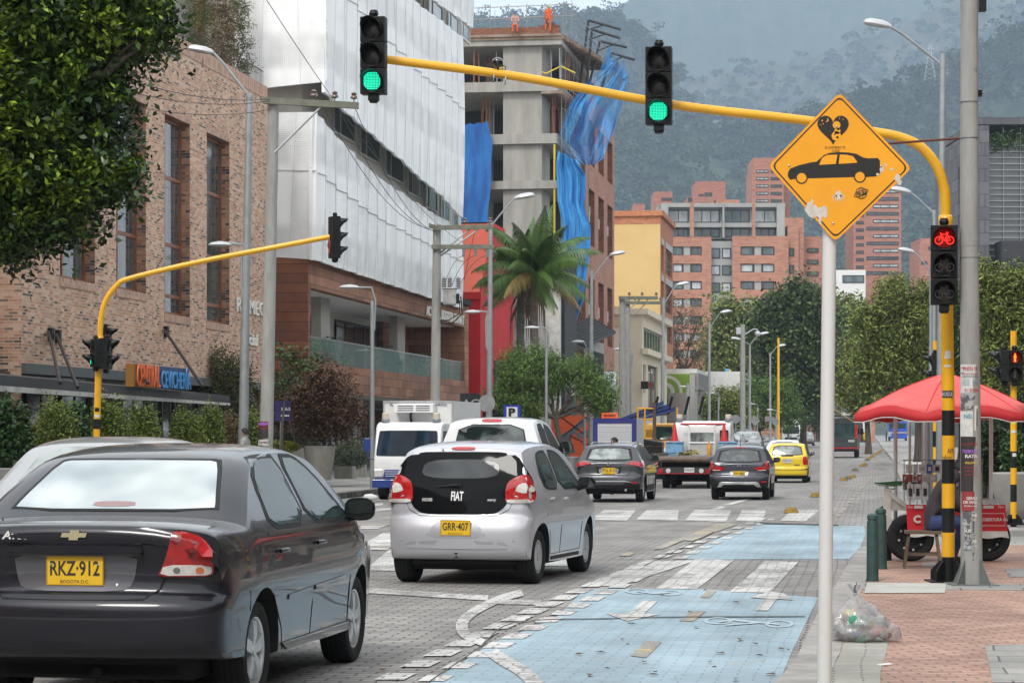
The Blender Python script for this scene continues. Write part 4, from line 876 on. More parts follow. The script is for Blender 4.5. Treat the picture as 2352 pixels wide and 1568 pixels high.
mb=MB();q=BP(1408,0,b8-.05);mb.box(BP(1408,0,b8)[0],BP(1448,0,b8)[0],b8-.08,b8-.02,BP(0,760,b8)[2],BP(0,715,b8)[2]);mb.build('side_panel',mat('ochre_render',(.52,.40,.24),.85),r8)
sg=sthing('shop_sign','small black framed red shop sign projecting over the pavement','sign',*BP(1600/1.0,900,186.)[:2]);bs_=186.3
mb=MB();X=lambda px:BP(px,0,bs_)[0];Z=lambda py:BP(0,py,bs_)[2]
mb.box(X(1472),X(1489),bs_,bs_+.15,Z(897),Z(880),0);mb.box(X(1490),X(1504),bs_-.01,bs_+.25,Z(899),Z(881),1);mb.lathe([(.2,-.03),(.2,0)],14,(X(1493.5),bs_-.02,Z(888)),'y',2);mb.build('board',[BLK,mat('grey_signboard',(.13,.12,.12),.5),mat('red_sign',(.22,.03,.03),.5)],sg)
b9=220.;X9=lambda px,k=0.:BP(px,0,b9)[0];Z9=lambda py:BP(0,py,b9)[2]
r9=sthing('parking_building','green wall with pale ring logo on white shop building','building',X9(1580),b9)
mb=MB();mb.box(X9(1526),X9(1600),b9+.2,b9+20,0,Z9(853),1);mb.box(X9(1524),X9(1584),b9,b9+.18,Z9(1000),Z9(864),0)
mb.box(X9(1600),X9(1690),b9+12,b9+30,0,Z9(852),1);mb.build('wall',[mat('green_board',(.20,.36,.02),.5),WHTM],r9)
mb=MB()
def arcring(cx,cy,r0,r1,a0,a1,n=26):
 c=(X9(cx),Z9(cy));s=b9/F*1.0
 V=[];Fc=[]
 for i in range(n+1):
  a=a0+(a1-a0)*i/n
  for r_ in(r0,r1):V+=[(c[0]+r_*s*math.cos(a),b9-.03,c[1]+r_*s*math.sin(a))]
 for i in range(n):Fc.append((2*i,2*i+2,2*i+3,2*i+1))
 mb.add(V,Fc)
arcring(1530,903,31,38,R(-110),R(100));arcring(1530,903,11,20,R(-140),R(110))
mb.build('ring_logo',mat('pale_logo',(.60,.62,.58),.6),r9)
mb=MB();V,Fc=textgeo('king',2.1,(X9(1578)-X9(1545))*.98,depth=.05,bold=.01);mb.add([(X9(1560)+v.x,b9-.03+v.y,Z9(940)+v.z)for v in V],Fc);mb.build('lettering',LETW,r9)
r10=sthing('grey_bank','grey bank front with square signboard beyond the green wall','building',X9(1600),b9+5);bk=b9-4
X=lambda px:BP(px,0,bk)[0];Z=lambda py:BP(0,py,bk)[2]
xw=X(1604);e=FP(1632,0,xw)[1]
mb=MB();mb.box(X(1584),xw-.3,bk,bk+3,0,Z(865),0);mb.box(xw-3,xw-.31,bk+3.2,e,0,Z(905),0)
mb.box(xw-.8,xw,bk+.3,bk+.3+(e-bk)*.75,Z(908)+.4,Z(862),1);mb.build('wall',[mat('light_grey_stone',(.33,.32,.30),.8),mat('mid_grey_board',(.21,.21,.215),.6)],r10)
mb=MB()
for k in range(4):b=bk+4+k*(e-bk)/5;mb.box(xw-.3,xw,b,b+.6,0,Z(908)+.3)
mb.build('column',mat('light_grey_stone',(.33,.32,.30),.8),r10)
V,Fc=textgeo('bank',1.3,6,depth=.05);
r11=sthing('dark_shop','dark shop block with blue and yellow corner panel','building',X9(1640),b9+22);bk=b9+24
X=lambda px:BP(px,0,bk)[0];Z=lambda py:BP(0,py,bk)[2]
mb=MB();mb.box(X(1640),X(1664),bk,bk+10,0,Z(896),0);mb.box(X(1664),X(1690),bk+5,bk+14,0,Z(905),0);mb.box(X(1666),X(1675),bk-.1,bk-.02,Z(890),Z(853),1);mb.box(X(1675),X(1679),bk-.1,bk-.02,Z(890),Z(855),2);mb.build('wall',[mat('near_black_board',(.025,.025,.03),.6),mat('sky_blue_board',(.10,.35,.62),.6),mat('yellow_board',(.65,.48,.05),.6)],r11)
D10=400.;def_x=lambda px:(px-CX)*D10/F;def_z=lambda py:HC+(HZ-py)*D10/F
TB=brickmat('apartment_brick',[(0,(.40,.185,.125)),(.4,(.44,.21,.14)),(.75,(.35,.16,.105))],(.38,.19,.13),1.2,.22,.02,grime=.14,rough=.9)
r12=thing('apartment_tower','big orange brick apartment block with concrete frame penthouse storeys','building',(def_x(1680),D10,0));ORG[r12.name]=(def_x(1680),D10,0)
mb=MB();Hf=[];z=def_z
rows=[(566,586),(605.5,625),(645.5,665),(685,705),(725,745),(764,784),(803,823)]
for(a,b)in rows:Hf+=[(def_x(1545),def_x(1612),z(b),z(a)),(def_x(1701),def_x(1779),z(b),z(a))]
def hol(x0,x1,y1,y0,holes):holed(mb,-D10,x0,x1,y1,y0,holes,.5,0,0,axis='b',sgn=-1)
def hwall(mb,Y,x0,x1,z0,z1,holes,th,m=0):
 t=MB();holed(t,0,x0,x1,z0,z1,holes,th,0,0,axis='b',sgn=1);mb.add([(v[0],Y-v[1],v[2])for v in t.v],t.f,m)
hwall(mb,D10,def_x(1500),def_x(1634),z(1000),z(544),[h for h in Hf if h[0]<def_x(1650)],.5)
hwall(mb,D10,def_x(1682),def_x(1811),z(1000),z(542),[h for h in Hf if h[0]>def_x(1650)],.5)
mb.box(def_x(1811),def_x(1836),D10+1,D10+12,z(1000),z(516),0);mb.box(def_x(1836),def_x(1842),D10+3,D10+14,z(1000),z(520),0)
mb.box(def_x(1634),def_x(1682),D10+1.5,D10+12,z(1000),z(552),1)
for a,b in((1585,1594),(1728,1735)):mb.box(def_x(a),def_x(b),D10-.1,D10+.4,z(544),z(467),0)
mb.box(def_x(1515),def_x(1806),D10+3.2,D10+12,z(545),z(466),1);mb.box(def_x(1518),def_x(1806),D10+1.2,D10+3.3,z(474),z(465),1);mb.box(def_x(1536),def_x(1790),D10+1.4,D10+3.3,z(520),z(510),1)
for k in(1518,1661,1786):mb.box(def_x(k),def_x(k+(18 if k!=1661 else 4)),D10+.9,D10+3.3,z(545),z(466),1)
mb.box(def_x(1655),def_x(1705),D10+5,D10+9,z(466),z(452),0)
mb.build('wall',[TB,mat('weathered_concrete',(.30,.30,.285),.9,col2=(.38,.38,.36),nscale=.12,stretch=(1,1,.3))],r12)
def aw(Y,a,b,c,d,vs,gm,fw=.18):window(r12,Y,def_x(a),def_x(b),z(d),z(c),FR_D,gm,vs=vs,fw=fw,fd=.12,axis='b',sgn=-1)
gms=[GL_W,GL_T,GL_C]
for j,(a,b)in enumerate(rows):
 for(x0,xm0,xm1,x1)in((1545,1570,1586,1612),(1701,1733,1749,1779)):
  aw(D10+.3,x0,xm0,a,b,(.88,),gms[(j+x0)%2]);aw(D10+.3,xm1,x1,a,b,(.12,),gms[(j*2+1+x0//7)%3])
 if j<5:aw(D10+1.4,1634,1656,a+2,b+6,(),gms[(j+1)%2]);aw(D10+1.4,1660,1681,a+2,b+6,(),gms[j%2]);aw(D10+.9,1814,1826,a+2,b+2,(),GL_D)
mb=MB()
for(a,b)in rows:
 for p,q in((1571,1585),(1734,1748)):mb.box(def_x(p),def_x(q),D10+.25,D10+.6,z(b),z(a))
mb.build('concrete_infill',mat('weathered_concrete',(.3,.3,.285),.9),r12)
for(a,b,c,d,vs,gm)in((1537,1585,478,508,(.5,),GL_W),(1595,1657,478,508,(.33,.66),GL_W),(1665,1726,478,508,(.33,.66),GL_T),(1735,1787,478,508,(.5,),GL_W),(1537,1585,521,542,(.5,.75),GL_T),(1595,1657,521,542,(.33,.66),GL_T),(1665,1726,521,542,(.33,.66),GL_T),(1735,1787,521,542,(.33,.66),GL_T)):aw(D10+3.1,a,b,c,d,vs,gm)
r13=thing('apartment_block','orange brick apartment wing with small strip windows just behind the sign post','building',(def_x(1860),430,0));ORG[r13.name]=(def_x(1860),430,0);s13=430/F;xx=lambda px:(px-CX)*s13;z13=lambda py:HC+(HZ-py)*s13
mb=MB();mb.box(xx(1800),xx(1846),430,445,0,z13(500),0);mb.box(xx(1843),xx(1893),433,446,0,z13(540),0);mb.box(xx(1824),xx(1834),429.5,430,0,z13(520),1);mb.build('wall',[TB,CONC],r13)
for py in(567,594,621,648,676):window(r13,432.8,xx(1858),xx(1885),z13(py+10),z13(py),FR_D,GL_C,vs=(.15,.85),fw=.15,axis='b',sgn=-1)
HB=brickmat('hill_brick',[(0,(.36,.16,.115)),(.5,(.40,.185,.135)),(.8,(.33,.14,.10))],(.36,.17,.12),1.5,.3,.03,grime=.1,rough=.9)
def hillblock(label,boxes,wins,D):
 x0=(boxes[0][0]+boxes[0][1])/2;s=D/F;r=thing('hillside_apartments',label,'building',((x0-CX)*s,D,0),group='brick apartments on the hillside');ORG[r.name]=((x0-CX)*s,D,0)
 mb=MB()
 for i,(a,b,c,d)in enumerate(boxes):mb.box((a-CX)*s,(b-CX)*s,D+i*2.5,D+14+i*2.5,HC+(HZ-d)*s,HC+(HZ-c)*s)
 mb.build('wall',HB,r)
 for(a,b,c,d,i)in wins:window(r,D+i*2.5-.1,(a-CX)*s,(b-CX)*s,HC+(HZ-d)*s,HC+(HZ-c)*s,FR_D,GL_W if(int(a)%2)else GL_C,vs=(.3,.65),fw=.2,axis='b',sgn=-1)
hillblock('small stepped brick apartments low on the slope with a stair tower',[(1436,1500,489,600),(1456,1482,466,600),(1436,1444,480,600)],[(1441,1461,494,504,0),(1470,1490,496,504,0)],620)
hillblock('brick hillside block with square roof tower beside the antenna mast',[(1506,1600,466,640),(1504,1546,438,640),(1560,1650,474,640)],[(1520,1545,452,459,1),(1512,1535,476,483,0),(1555,1580,476,483,0)],600)
hillblock('brick hillside block with sloped glazed roof and balconies',[(1580,1668,452,640),(1600,1668,414,640)],[(1606,1618,444,456,1),(1620,1638,440,452,1),(1580,1590,454,464,0),(1640,1660,462,470,0)],590)
hillblock('tall tiered brick tower with curved balconies rising beside the yellow warning sign',[(1727,1800,390,700),(1733,1806,360,700),(1742,1820,372,700)],[(1737,1765,390+17*k,397+17*k,0)for k in range(7)]+[(1770,1796,390+17*k,397+17*k,0)for k in range(7)],560)
hillblock('brick apartment slab with pale window bands between warning sign and yellow mast',[(1960,2070,430,720),(1985,2066,400,720),(2040,2072,480,720)],[(2005-15*(k%2),2064,436+17*k,444+17*k,0)for k in range(12)]+[(1966,1984,440+17*k,447+17*k,0)for k in range(12)],570)
hillblock('narrow brick tower behind the lamp beyond the bicycle signal',[(2112,2150,560,720),(2120,2150,545,720)],[(2116,2130,600,608,0),(2132,2140,566,574,0)],540)
rr=thing('white_house','small white flat-roofed house between the trees','building',((1955-CX)*470/F,470,0));ORG[rr.name]=((1955-CX)*470/F,470,0);s=470/F
mb=MB();mb.box((1905-CX)*s,(1988-CX)*s,470,482,0,HC+(HZ-620)*s);mb.build('wall',WHTM,rr);window(rr,469.9,(1935-CX)*s,(1985-CX)*s,HC+(HZ-650)*s,HC+(HZ-632)*s,FR_D,GL_T,vs=(.5,),fw=.2,axis='b',sgn=-1)
D14=205.;s14=D14/F;x14=lambda px:(px-CX)*s14;z14=lambda py:HC+(HZ-py)*s14
r14=thing('glass_office','dark grey office tower with glass curtain front and rooftop planters','building',(x14(2300),D14,0));ORG[r14.name]=(x14(2300),D14,0)
mb=MB();SL=brickmat('slate_cladding',[(0,(.10,.10,.11)),(.5,(.125,.125,.135)),(.8,(.085,.085,.095))],(.04,.04,.045),1.5,1.1,.03,grime=.08)
mb.box(x14(2251),x14(2272),D14,D14+20,0,z14(288),0);mb.box(x14(2251),x14(2480),D14+.5,D14+20,z14(284),z14(268),0);mb.box(x14(2240),x14(2252),D14+8,D14+20,0,z14(360),0)
mb.box(x14(2272),x14(2480),D14+1.6,D14+20,0,z14(320),1);mb.box(x14(2292),x14(2420),D14-1.5,D14+1.5,0,z14(556),2);mb.build('wall',[SL,mat('curtain_glass',(.055,.06,.068),.12,col2=(.10,.11,.12),nscale=.25,coat=.6,stretch=(1,1,3)),mat('black_pavilion',(.02,.02,.025),.5)],r14)
mb=MB()
for k in range(20):zz_=z14(330+k*14.2);mb.box(x14(2272),x14(2480),D14+1.35,D14+1.58,zz_-.04,zz_+.04)
for k in range(4):x=x14(2272+k*40);mb.box(x-.03,x+.03,D14+1.4,D14+1.58,z14(600),z14(288))
mb.build('louvre',mat('silver_louvre',(.26,.27,.28),.4,.5),r14)
leaves('roof_planter',SHR,crownpts([(x14(2285),D14+1,z14(322),1.2,.6,.8),(x14(2310),D14+1,z14(320),1.0,.6,.9),(x14(2348),D14+1,z14(316),1.2,.6,1.2)],900,g_,.2),.25,r14)
re=sthing('end_building','grey and orange brick block glimpsed between trees at the road end','building',-12,330);mb=MB();s=330/F
for(a,b,c,m)in((1990,2002,880,0),(2002,2010,890,1)):mb.box(*[BP(p,0,330)[0]for p in(a,b)],330,336,0,BP(0,c,330)[2],m)
mb.build('wall',[CONC,TB],re)
tb=sthing('road_gantry','dull orange footbridge beam low over the far road','bridge',*BP(1990,900,420.)[:2]);mb=MB();mb.box(BP(1955,0,420.)[0],BP(2012,0,420.)[0],420,421.5,BP(0,955,420.)[2],BP(0,941,420.)[2]);mb.box(BP(1955,0,420.)[0],BP(1957,0,420.)[0],420,421.5,0,BP(0,955,420.)[2]);mb.build('beam',mat('rust_orange',(.36,.13,.07),.7),tb)
def limb(mb,a,b,r0,r1,g,wig=.12,seg=5):
 a,b=Vector(a),Vector(b);L=(b-a).length;pts=[]
 for i in range(seg+1):
  t=i/seg;pts.append(a.lerp(b,t)+(Vector([g.uniform(-1,1)for _ in range(3)])*L*wig*math.sin(t*math.pi)if 0<i<seg else Vector()))
 mb.tube(pts,[r0+(r1-r0)*i/seg for i in range(seg+1)],7);return pts
def tree(name,label,base,fork,blobs,n,size,lm,seed,r=.18,clump=0,csize=.3,shell=.5,group=None,asp=.5,twigs=24,cat='tree',up=.3,droop=0.,tr=True):
 g=random.Random(seed);gn=np.random.default_rng(seed);t=thing(name,label,cat,base,0,group);ORG[t.name]=tuple(base)
 if tr:
  mb=MB();base,fork=Vector(base),Vector(fork);mb.tube([base-Vector((0,0,.1)),base.lerp(fork,.15),base.lerp(fork,.6)+Vector((g.uniform(-.1,.1),0,0)),fork],[r*1.35,r*1.02,r*.85,r*.75],9)
  for b in blobs:
   c=Vector(b[:3]);p=limb(mb,fork,c,r*.55,r*.15,g)
   for _ in range(max(2,twigs//len(blobs))):
    d=Vector([g.gauss(0,1)for _ in range(3)]).normalized();e=c+Vector((d.x*b[3],d.y*b[4],d.z*b[5]))*.9;limb(mb,p[g.randint(2,5)],e,r*.14,r*.03,g,.1,4)
  mb.build('trunk',BARK,t,smooth=60)
 if n:leaves('crown',lm,crownpts(blobs,n,gn,shell,clump,csize),size,t,seed=seed,asp=asp,up=up,droop=droop)
 return t
def pb(px,py,d,rx,ry,rz=None):
 p=P(px,py,d);s=d/F;return(p.x,p.y,p.z,rx*s,(rz or(rx+ry)/2)*s,ry*s)
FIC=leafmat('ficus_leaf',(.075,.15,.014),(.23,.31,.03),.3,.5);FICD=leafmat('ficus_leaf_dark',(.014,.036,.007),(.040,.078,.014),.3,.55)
d=34.
bl=[pb(60,60,d,130,110),pb(250,50,d,110,90),pb(350,55,d,52,58),pb(325,100,d+.5,44,42),pb(60,240,d,150,120),pb(190,200,d,90,80),pb(100,400,d,150,110),pb(215,400,d,80,60),pb(275,410,d,50,34),pb(55,510,d,110,66),pb(150,505,d,60,46),pb(-60,250,d,130,300),pb(245,300,d+.5,50,56),pb(10,555,d,50,46)]
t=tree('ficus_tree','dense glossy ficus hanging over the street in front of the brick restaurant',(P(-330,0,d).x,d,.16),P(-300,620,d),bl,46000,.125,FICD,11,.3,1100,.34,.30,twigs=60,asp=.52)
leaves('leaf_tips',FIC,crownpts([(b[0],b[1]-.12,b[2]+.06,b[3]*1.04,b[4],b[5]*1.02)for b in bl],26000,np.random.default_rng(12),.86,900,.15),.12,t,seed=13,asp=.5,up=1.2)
TER=leafmat('terrace_leaf',(.06,.08,.02),(.13,.15,.045),.6);TERR=leafmat('terrace_leaf_rust',(.09,.07,.025),(.16,.10,.05),.6)
for i,(px,w,h,lm,lab)in enumerate([(455,45,150,TER,'feathery green shrub on the terrace beside the ficus crown'),(505,34,170,TERR,'rusty leaved shrub beside the brown terrace post'),(545,40,190,TER,'tall wispy shrub rising above the terrace railing'),(588,30,175,TERR,'thin bare-branched shrub at the end of the terrace')]):
 a=A1-1.3;q=FP(px,0,a);zb=13.4;X,Y=S2W(a,q[1]);s=Y/F
 tree('terrace_shrub',lab,(X,Y,zb),(X,Y,zb+.8),[(X+.1*j,Y,zb+h*1.75*s*f,w*s*.75,w*s*.7,h*s*.42)for j,f in((0,.25),(1,.55),(-1,.85))],5200-1500*(i==3),.15,lm,30+i,.04,160,.25,.1,'shrubs along the roof terrace',asp=.18,twigs=40,cat='shrub',up=0)
HG=leafmat('hedge_leaf',(.075,.115,.014),(.16,.19,.03),.45,.5);HGD=leafmat('hedge_leaf_deep',(.02,.055,.012),(.05,.11,.022),.4,.5);HGR=leafmat('hedge_leaf_red',(.12,.07,.035),(.10,.10,.03),.5,.4)
hd=[(20,950,58,40,47,HGD,'deep green broad-leaved bush in a low concrete planter'),(130,955,52,42,50,HG,'clipped yellow-green hedge bush beside the broad-leaved one'),(178,965,30,34,51,HGD,'small dark glossy shrub against the striped traffic pole'),(250,958,50,44,53.4,HG,'rounded clipped hedge bush just after the striped pole'),(330,965,42,36,56,HG,'clipped hedge bush below the orange sign letters'),(430,975,42,36,59.5,HG,'squared hedge bush past the dark doorway'),(487,968,30,38,62,HG,'olive hedge bush under the canopy end'),(530,985,24,34,63.6,HGR,'reddish hedge bush next to the lamp pole'),(575,985,30,42,65.6,HG,'loose hedge bush between lamp pole and concrete pole')]
for i,(px,py,rx,ry,d,lm,lab)in enumerate(hd):
 py-=6;ry*=1.12;p=P(px,py,d);s=d/F;zb=.16
 c=(p.x,d,(p.z+ry*s+zb)/2-.1);hz_=(p.z+ry*s-zb)/2
 tree('hedge_bush',lab,(p.x,d,zb),(p.x,d,zb+.3),[(p.x-rx*s*.3,d,c[2],rx*s*.72,.6,hz_),(p.x+rx*s*.35,d,c[2]-.05,rx*s*.7,.6,hz_*.95)],15000 if lm is not HGD else 6000,.062 if lm is not HGD else.11,lm,50+i,.04,0,.2,.60,'hedge bushes by the restaurant',asp=.6,twigs=8,cat='bush')
mb=MB()
for i,(x0,x1,d)in enumerate(((-60,62,59),(80,520,61.5))):
 pass
pl=thing('planter_wall','low rough concrete planter edging below the hedge','planter',(P(20,0,45.5).x,45.5,.16));ORG[pl.name]=(P(20,0,45.5).x,45.5,.16);mb=MB();mb.box(P(-60,0,45.5).x,P(52,0,45.5).x,45.2,45.9,.16,P(0,1075,45.5).z);mb.build('body',CONC,pl,bevel=.02)
RT=leafmat('copper_leaf',(.08,.038,.024),(.115,.07,.035),.55,.5);OLV=leafmat('olive_leaf',(.07,.085,.025),(.13,.13,.05),.55);GRB=leafmat('small_green_leaf',(.03,.07,.018),(.06,.11,.03),.45)
d=74.
tree('copper_tree','bushy copper leaved small tree in a round concrete pot',(P(745,0,d).x,d,.16+.9),P(745,975,d),[pb(740,860,d,40,44),pb(770,900,d,50,44),pb(700,920,d,50,46),pb(745,945,d,66,50),pb(800,945,d,45,40),pb(700,975,d,40,34),pb(770,985,d,55,30)],17000,.09,RT,71,.05,700,.22,.1,asp=.6,twigs=60)
tree('copper_tree','second smaller copper and olive tree close to the concrete utility pole',(P(675,0,78).x,78,.16),P(675,975,78),[pb(660,900,78,40,40),pb(640,950,78,30,36),pb(690,950,78,40,30)],6000,.09,RT,75,.04,400,.22,.1,asp=.55,twigs=70)
tree('olive_tree','thin olive-coloured small tree behind the grey lamp pole',(P(520,0,80).x,80,.16),P(522,960,80),[pb(510,850,80,44,50),pb(550,880,80,36,45),pb(490,880,80,34,34),pb(535,930,80,50,36)],9000,.10,OLV,72,.05,500,.25,.1,asp=.5,twigs=50)
tree('green_sapling','sapling with bright green leaves and bare twigs beside the concrete pole',(P(645,0,72).x,72,.16),P(655,900,72),[pb(640,880,72,30,34),pb(672,850,72,34,40),pb(705,830,72,30,30),pb(660,810,72,40,26)],520,.14,GRB,73,.045,0,.2,.3,asp=.6,twigs=110)
bt=thing('bare_shrub','leafless twiggy shrub before the wood clad wall','shrub',(P(700,0,84).x,84,.2));ORG[bt.name]=(P(700,0,84).x,84,.2);mb=MB();g=random.Random(8)
def twig(p,dr,L,r,k):
 q=p+dr*L;mb.tube([p,p.lerp(q,.5)+Vector([g.uniform(-1,1)for _ in range(3)])*L*.08,q],[r,r*.8,r*.6],5,cap=False)
 if k:
  for _ in range(3):twig(p.lerp(q,g.uniform(.5,1)),(dr+Vector((g.uniform(-.8,.8),g.uniform(-.6,.6),g.uniform(-.2,.5)))).normalized(),L*g.uniform(.6,.8),r*.6,k-1)
for a in(-.5,0,.5,.2):twig(Vector((P(700+a*60,0,84).x,84,1.6)),Vector((a,g.uniform(-.2,.2),1)).normalized(),1.0,.022,4)
mb.build('branches',BARK,bt)
POTM=mat('pot_concrete',(.33,.32,.29),.9,col2=(.20,.19,.16),nscale=1.6,bump=.3,stretch=(1,1,.4))
def pot(px,py0,py1,wt,wb,d,lab,sq=False):
 s=d/F;p=P(px,py1,d);t=thing('plant_pot',lab,'plant pot',(p.x,d,.16),0 if not sq else-TH,'concrete plant pots by the hotel');h=(py1-py0)*s;mb=MB()
 if sq:mb.box(-wt*s/2,wt*s/2,-wt*s/2,wt*s/2,0,h);mb.box(-wt*s/2+.05,wt*s/2-.05,-wt*s/2+.05,wt*s/2-.05,h-.01,h+.02,1)
 else:mb.lathe([(wb*s/2,0),(wb*s/2*1.06,h*.15),(wt*s/2,h*.97),(wt*s/2,h),(wt*s/2-.07,h),(wt*s/2-.1,h-.12)],28,m=[0,0,0,0,0,1])
 mb.build('body',[POTM,mat('potting_soil',(.03,.022,.015),.95)],t,smooth=40,bevel=.012 if sq else 0);return h
h1=pot(734,1034,1112,74,52,74,'large tapered round concrete pot below the copper tree')
pot(672,1032,1100,64,50,78,'round concrete pot partly behind the larger one');pot(793,1076,1104,42,42,76,'square concrete pot holding a grey-green bush',True);pot(826,1074,1102,28,28,79,'smaller square concrete pot by the lamp pole',True)
GGB=leafmat('grey_green_leaf',(.06,.08,.045),(.13,.16,.10),.5);YGB=leafmat('lime_leaf',(.14,.17,.02),(.24,.24,.03),.5)
tree('potted_bush','round grey-green bush in a square concrete pot',(P(808,0,77).x,77,.9),(P(808,0,77).x,77,1.0),[pb(808,1042,77,42,36),pb(800,1050,77,40,30)],7000,.06,GGB,81,.03,0,.2,.7,asp=.5,twigs=8,cat='bush')
tree('potted_bush','spreading silver-green bush behind the round pots',(P(690,0,79).x,79,.9),(P(690,0,79).x,79,1.0),[pb(650,1012,79,40,24),pb(705,1005,79,46,30)],6000,.07,GGB,82,.03,0,.2,.5,asp=.5,twigs=8,cat='bush')
tree('potted_bush','low lime coloured shrub beside the concrete pole foot',(P(650,0,74).x,74,.9),(P(650,0,74).x,74,1.0),[pb(640,1022,74,30,12),pb(665,1026,74,26,12)],2600,.08,YGB,83,.02,0,.2,.4,asp=.5,twigs=6,cat='bush')
PEP=leafmat('pepper_leaf',(.075,.15,.028),(.16,.25,.06),.45,.5)
d=100.
tree('pepper_tree','drooping bright green pepper tree beside the blue parking sign',(P(1310,0,d).x,d,.16),P(1275,960,d),[pb(1190,850,d,52,46),pb(1240,835,d,45,34),pb(1165,905,d,40,42),pb(1280,860,d,36,28),pb(1330,845,d,40,26),pb(1250,880,d,44,40),pb(1210,930,d,44,30),pb(1350,890,d,40,36),pb(1390,900,d,30,44),pb(1385,935,d,30,26),pb(1225,945,d,26,16)],30000,.17,PEP,91,.14,620,.34,.12,asp=.2,twigs=110,droop=.9)
def palm(label,px,d,py_top,lean,nf,L,seed,skirt=True,heights=0):
 g=random.Random(seed);x=P(px,0,d).x;top=P(px+lean,py_top,d);t=thing('palm_tree',label,'palm tree',(x,d,.16),0,'palms by the construction site');ORG[t.name]=(x,d,.16)
 mb=MB();pts=[Vector((x,d,0))];n=14
 for i in range(1,n+1):pts.append(Vector((x,d,0)).lerp(top,i/n)+Vector((math.sin(i)*.03,0,0)))
 mb.tube(pts,[.24-.09*i/n+(.012 if i%2 else 0)for i in range(n+1)],10);mb.build('trunk',mat('palm_trunk',(.16,.145,.125),.9,noise=.25,nscale=2,stretch=(1,1,6),bump=.5,bscale=5),t,smooth=60)
 mats_=[leafmat('palm_green',(.055,.115,.022),(.10,.17,.035),.4,.3),leafmat('palm_dry',(.25,.17,.06),(.34,.24,.08),.6,.3)]
 V=[];Fc=[];M_=[];rb=MB()
 for k in range(nf):
  az_=k*2.399+g.uniform(-.3,.3);el_=R(82-95*(k/nf)**1.15+g.uniform(-8,8));ln=L*g.uniform(.85,1.1)*(1.05-.25*(k<2));dry=k>nf*.86 and g.random()<.7
  p=top.copy();dr=Vector((math.cos(az_)*math.cos(el_),math.sin(az_)*math.cos(el_),math.sin(el_)));side=Vector((-math.sin(az_),math.cos(az_),0));pts=[p.copy()];N=24
  for i in range(N):
   dr=(dr+Vector((0,0,-.036-.045*(i/N)))).normalized();p=p+dr*(ln/N);pts.append(p.copy())
  rb.tube(pts,[.035-.028*i/N for i in range(N+1)],5,1 if dry else 0,cap=False)
  for i in range(3,N+1):
   for sub in(0,.5):
    q=pts[i-1].lerp(pts[i],sub);tdir=(pts[i]-pts[i-1]).normalized();upv=side.cross(tdir)
    for sg in(-1,1):
     l2=ln*.21*math.sin(math.pi*min(1,(i+sub)/N*.88+.14))*g.uniform(.8,1.1)+.12
     e=(side*sg+tdir*.75+upv*(.35)+Vector((0,0,-.35))).normalized();mid=q+e*l2*.55;tip=q+e*l2+Vector((0,0,-l2*.55));wv=tdir*.026
     o=len(V);V+=[q-wv,q+wv,mid+wv,mid-wv,tip];Fc+=[(o,o+1,o+2,o+3),(o+3,o+2,o+4)];M_+=[1 if dry else 0]*2
 mb=MB();mb.add(V,Fc,M_);mb.build('frond',mats_,t,fix=False);rb.build('frond_stalk',mats_,t)
 if skirt:
  sk=MB()
  for k in range(13):
   a=g.uniform(0,6.28);z0=top.z-g.uniform(.4,1.3);x0,y0=top.x+math.cos(a)*.2,top.y+math.sin(a)*.2;l=g.uniform(.9,2.4);sk.tube([(x0,y0,z0),(x0+math.cos(a)*.25,y0+math.sin(a)*.25,z0-l*.4),(x0+math.cos(a)*.28,y0+math.sin(a)*.28,z0-l)],[.06,.05,.01],4,cap=False)
  sk.build('dead_fronds',mat('dead_palm',(.19,.12,.09),.9,noise=.3),t)
 return t
palm('tall feathery palm with arching fronds before the raw concrete core',1228,108,628,0,32,3.1,5)
palm('second palm whose trunk stands closer to the grey party wall',1196,110,650,0,20,2.4,8)
MG=leafmat('street_leaf',(.10,.145,.028),(.22,.25,.062),.5,.5);DG=leafmat('dark_street_leaf',(.035,.07,.018),(.09,.13,.035),.5,.5);RG=leafmat('russet_leaf',(.13,.10,.035),(.20,.13,.05),.6,.4)
tree('street_tree','tall dark green tree with layered rounded crown beside the white sign post',(P(1845,0,235).x,235,.3),P(1845,950,235),[pb(1835,690,235,52,44),pb(1785,720,235,45,44),pb(1880,740,235,40,60),pb(1755,780,235,55,40),pb(1830,800,235,70,60),pb(1880,830,235,50,70),pb(1780,850,235,60,55),pb(1850,900,235,50,60)],26000,.40,DG,101,.35,420,1.0,.15,'street trees along the road',asp=.7,twigs=40)
tree('street_tree','loose yellow-green tree growing before the apartment tower',(P(1690,0,250).x,250,.3),P(1690,930,250),[pb(1665,720,250,40,40),pb(1715,730,250,44,40),pb(1640,790,250,36,50),pb(1740,760,250,36,40),pb(1690,800,250,60,60),pb(1650,880,250,40,60),pb(1740,880,250,55,60)],16000,.40,MG,102,.3,800,.9,.2,'street trees along the road',asp=.6,twigs=90)
tree('bare_tree','nearly leafless tree between the yellow building and apartment tower',(P(1555,0,240).x,240,.3),P(1562,860,240),[pb(1560,720,240,46,50),pb(1600,740,240,40,50),pb(1540,780,240,36,50),pb(1600,810,240,40,50),pb(1570,840,240,40,40)],1100,.3,RG,103,.2,0,.8,.3,asp=.5,twigs=260)
tree('street_tree','round olive tree beside the grey road signs',(P(1665,0,190).x,190,.2),P(1665,985,190),[pb(1665,930,190,48,36),pb(1640,950,190,30,26),pb(1695,950,190,36,30)],14000,.22,MG,104,.15,600,.5,.35,'street trees along the road',asp=.5,twigs=20)
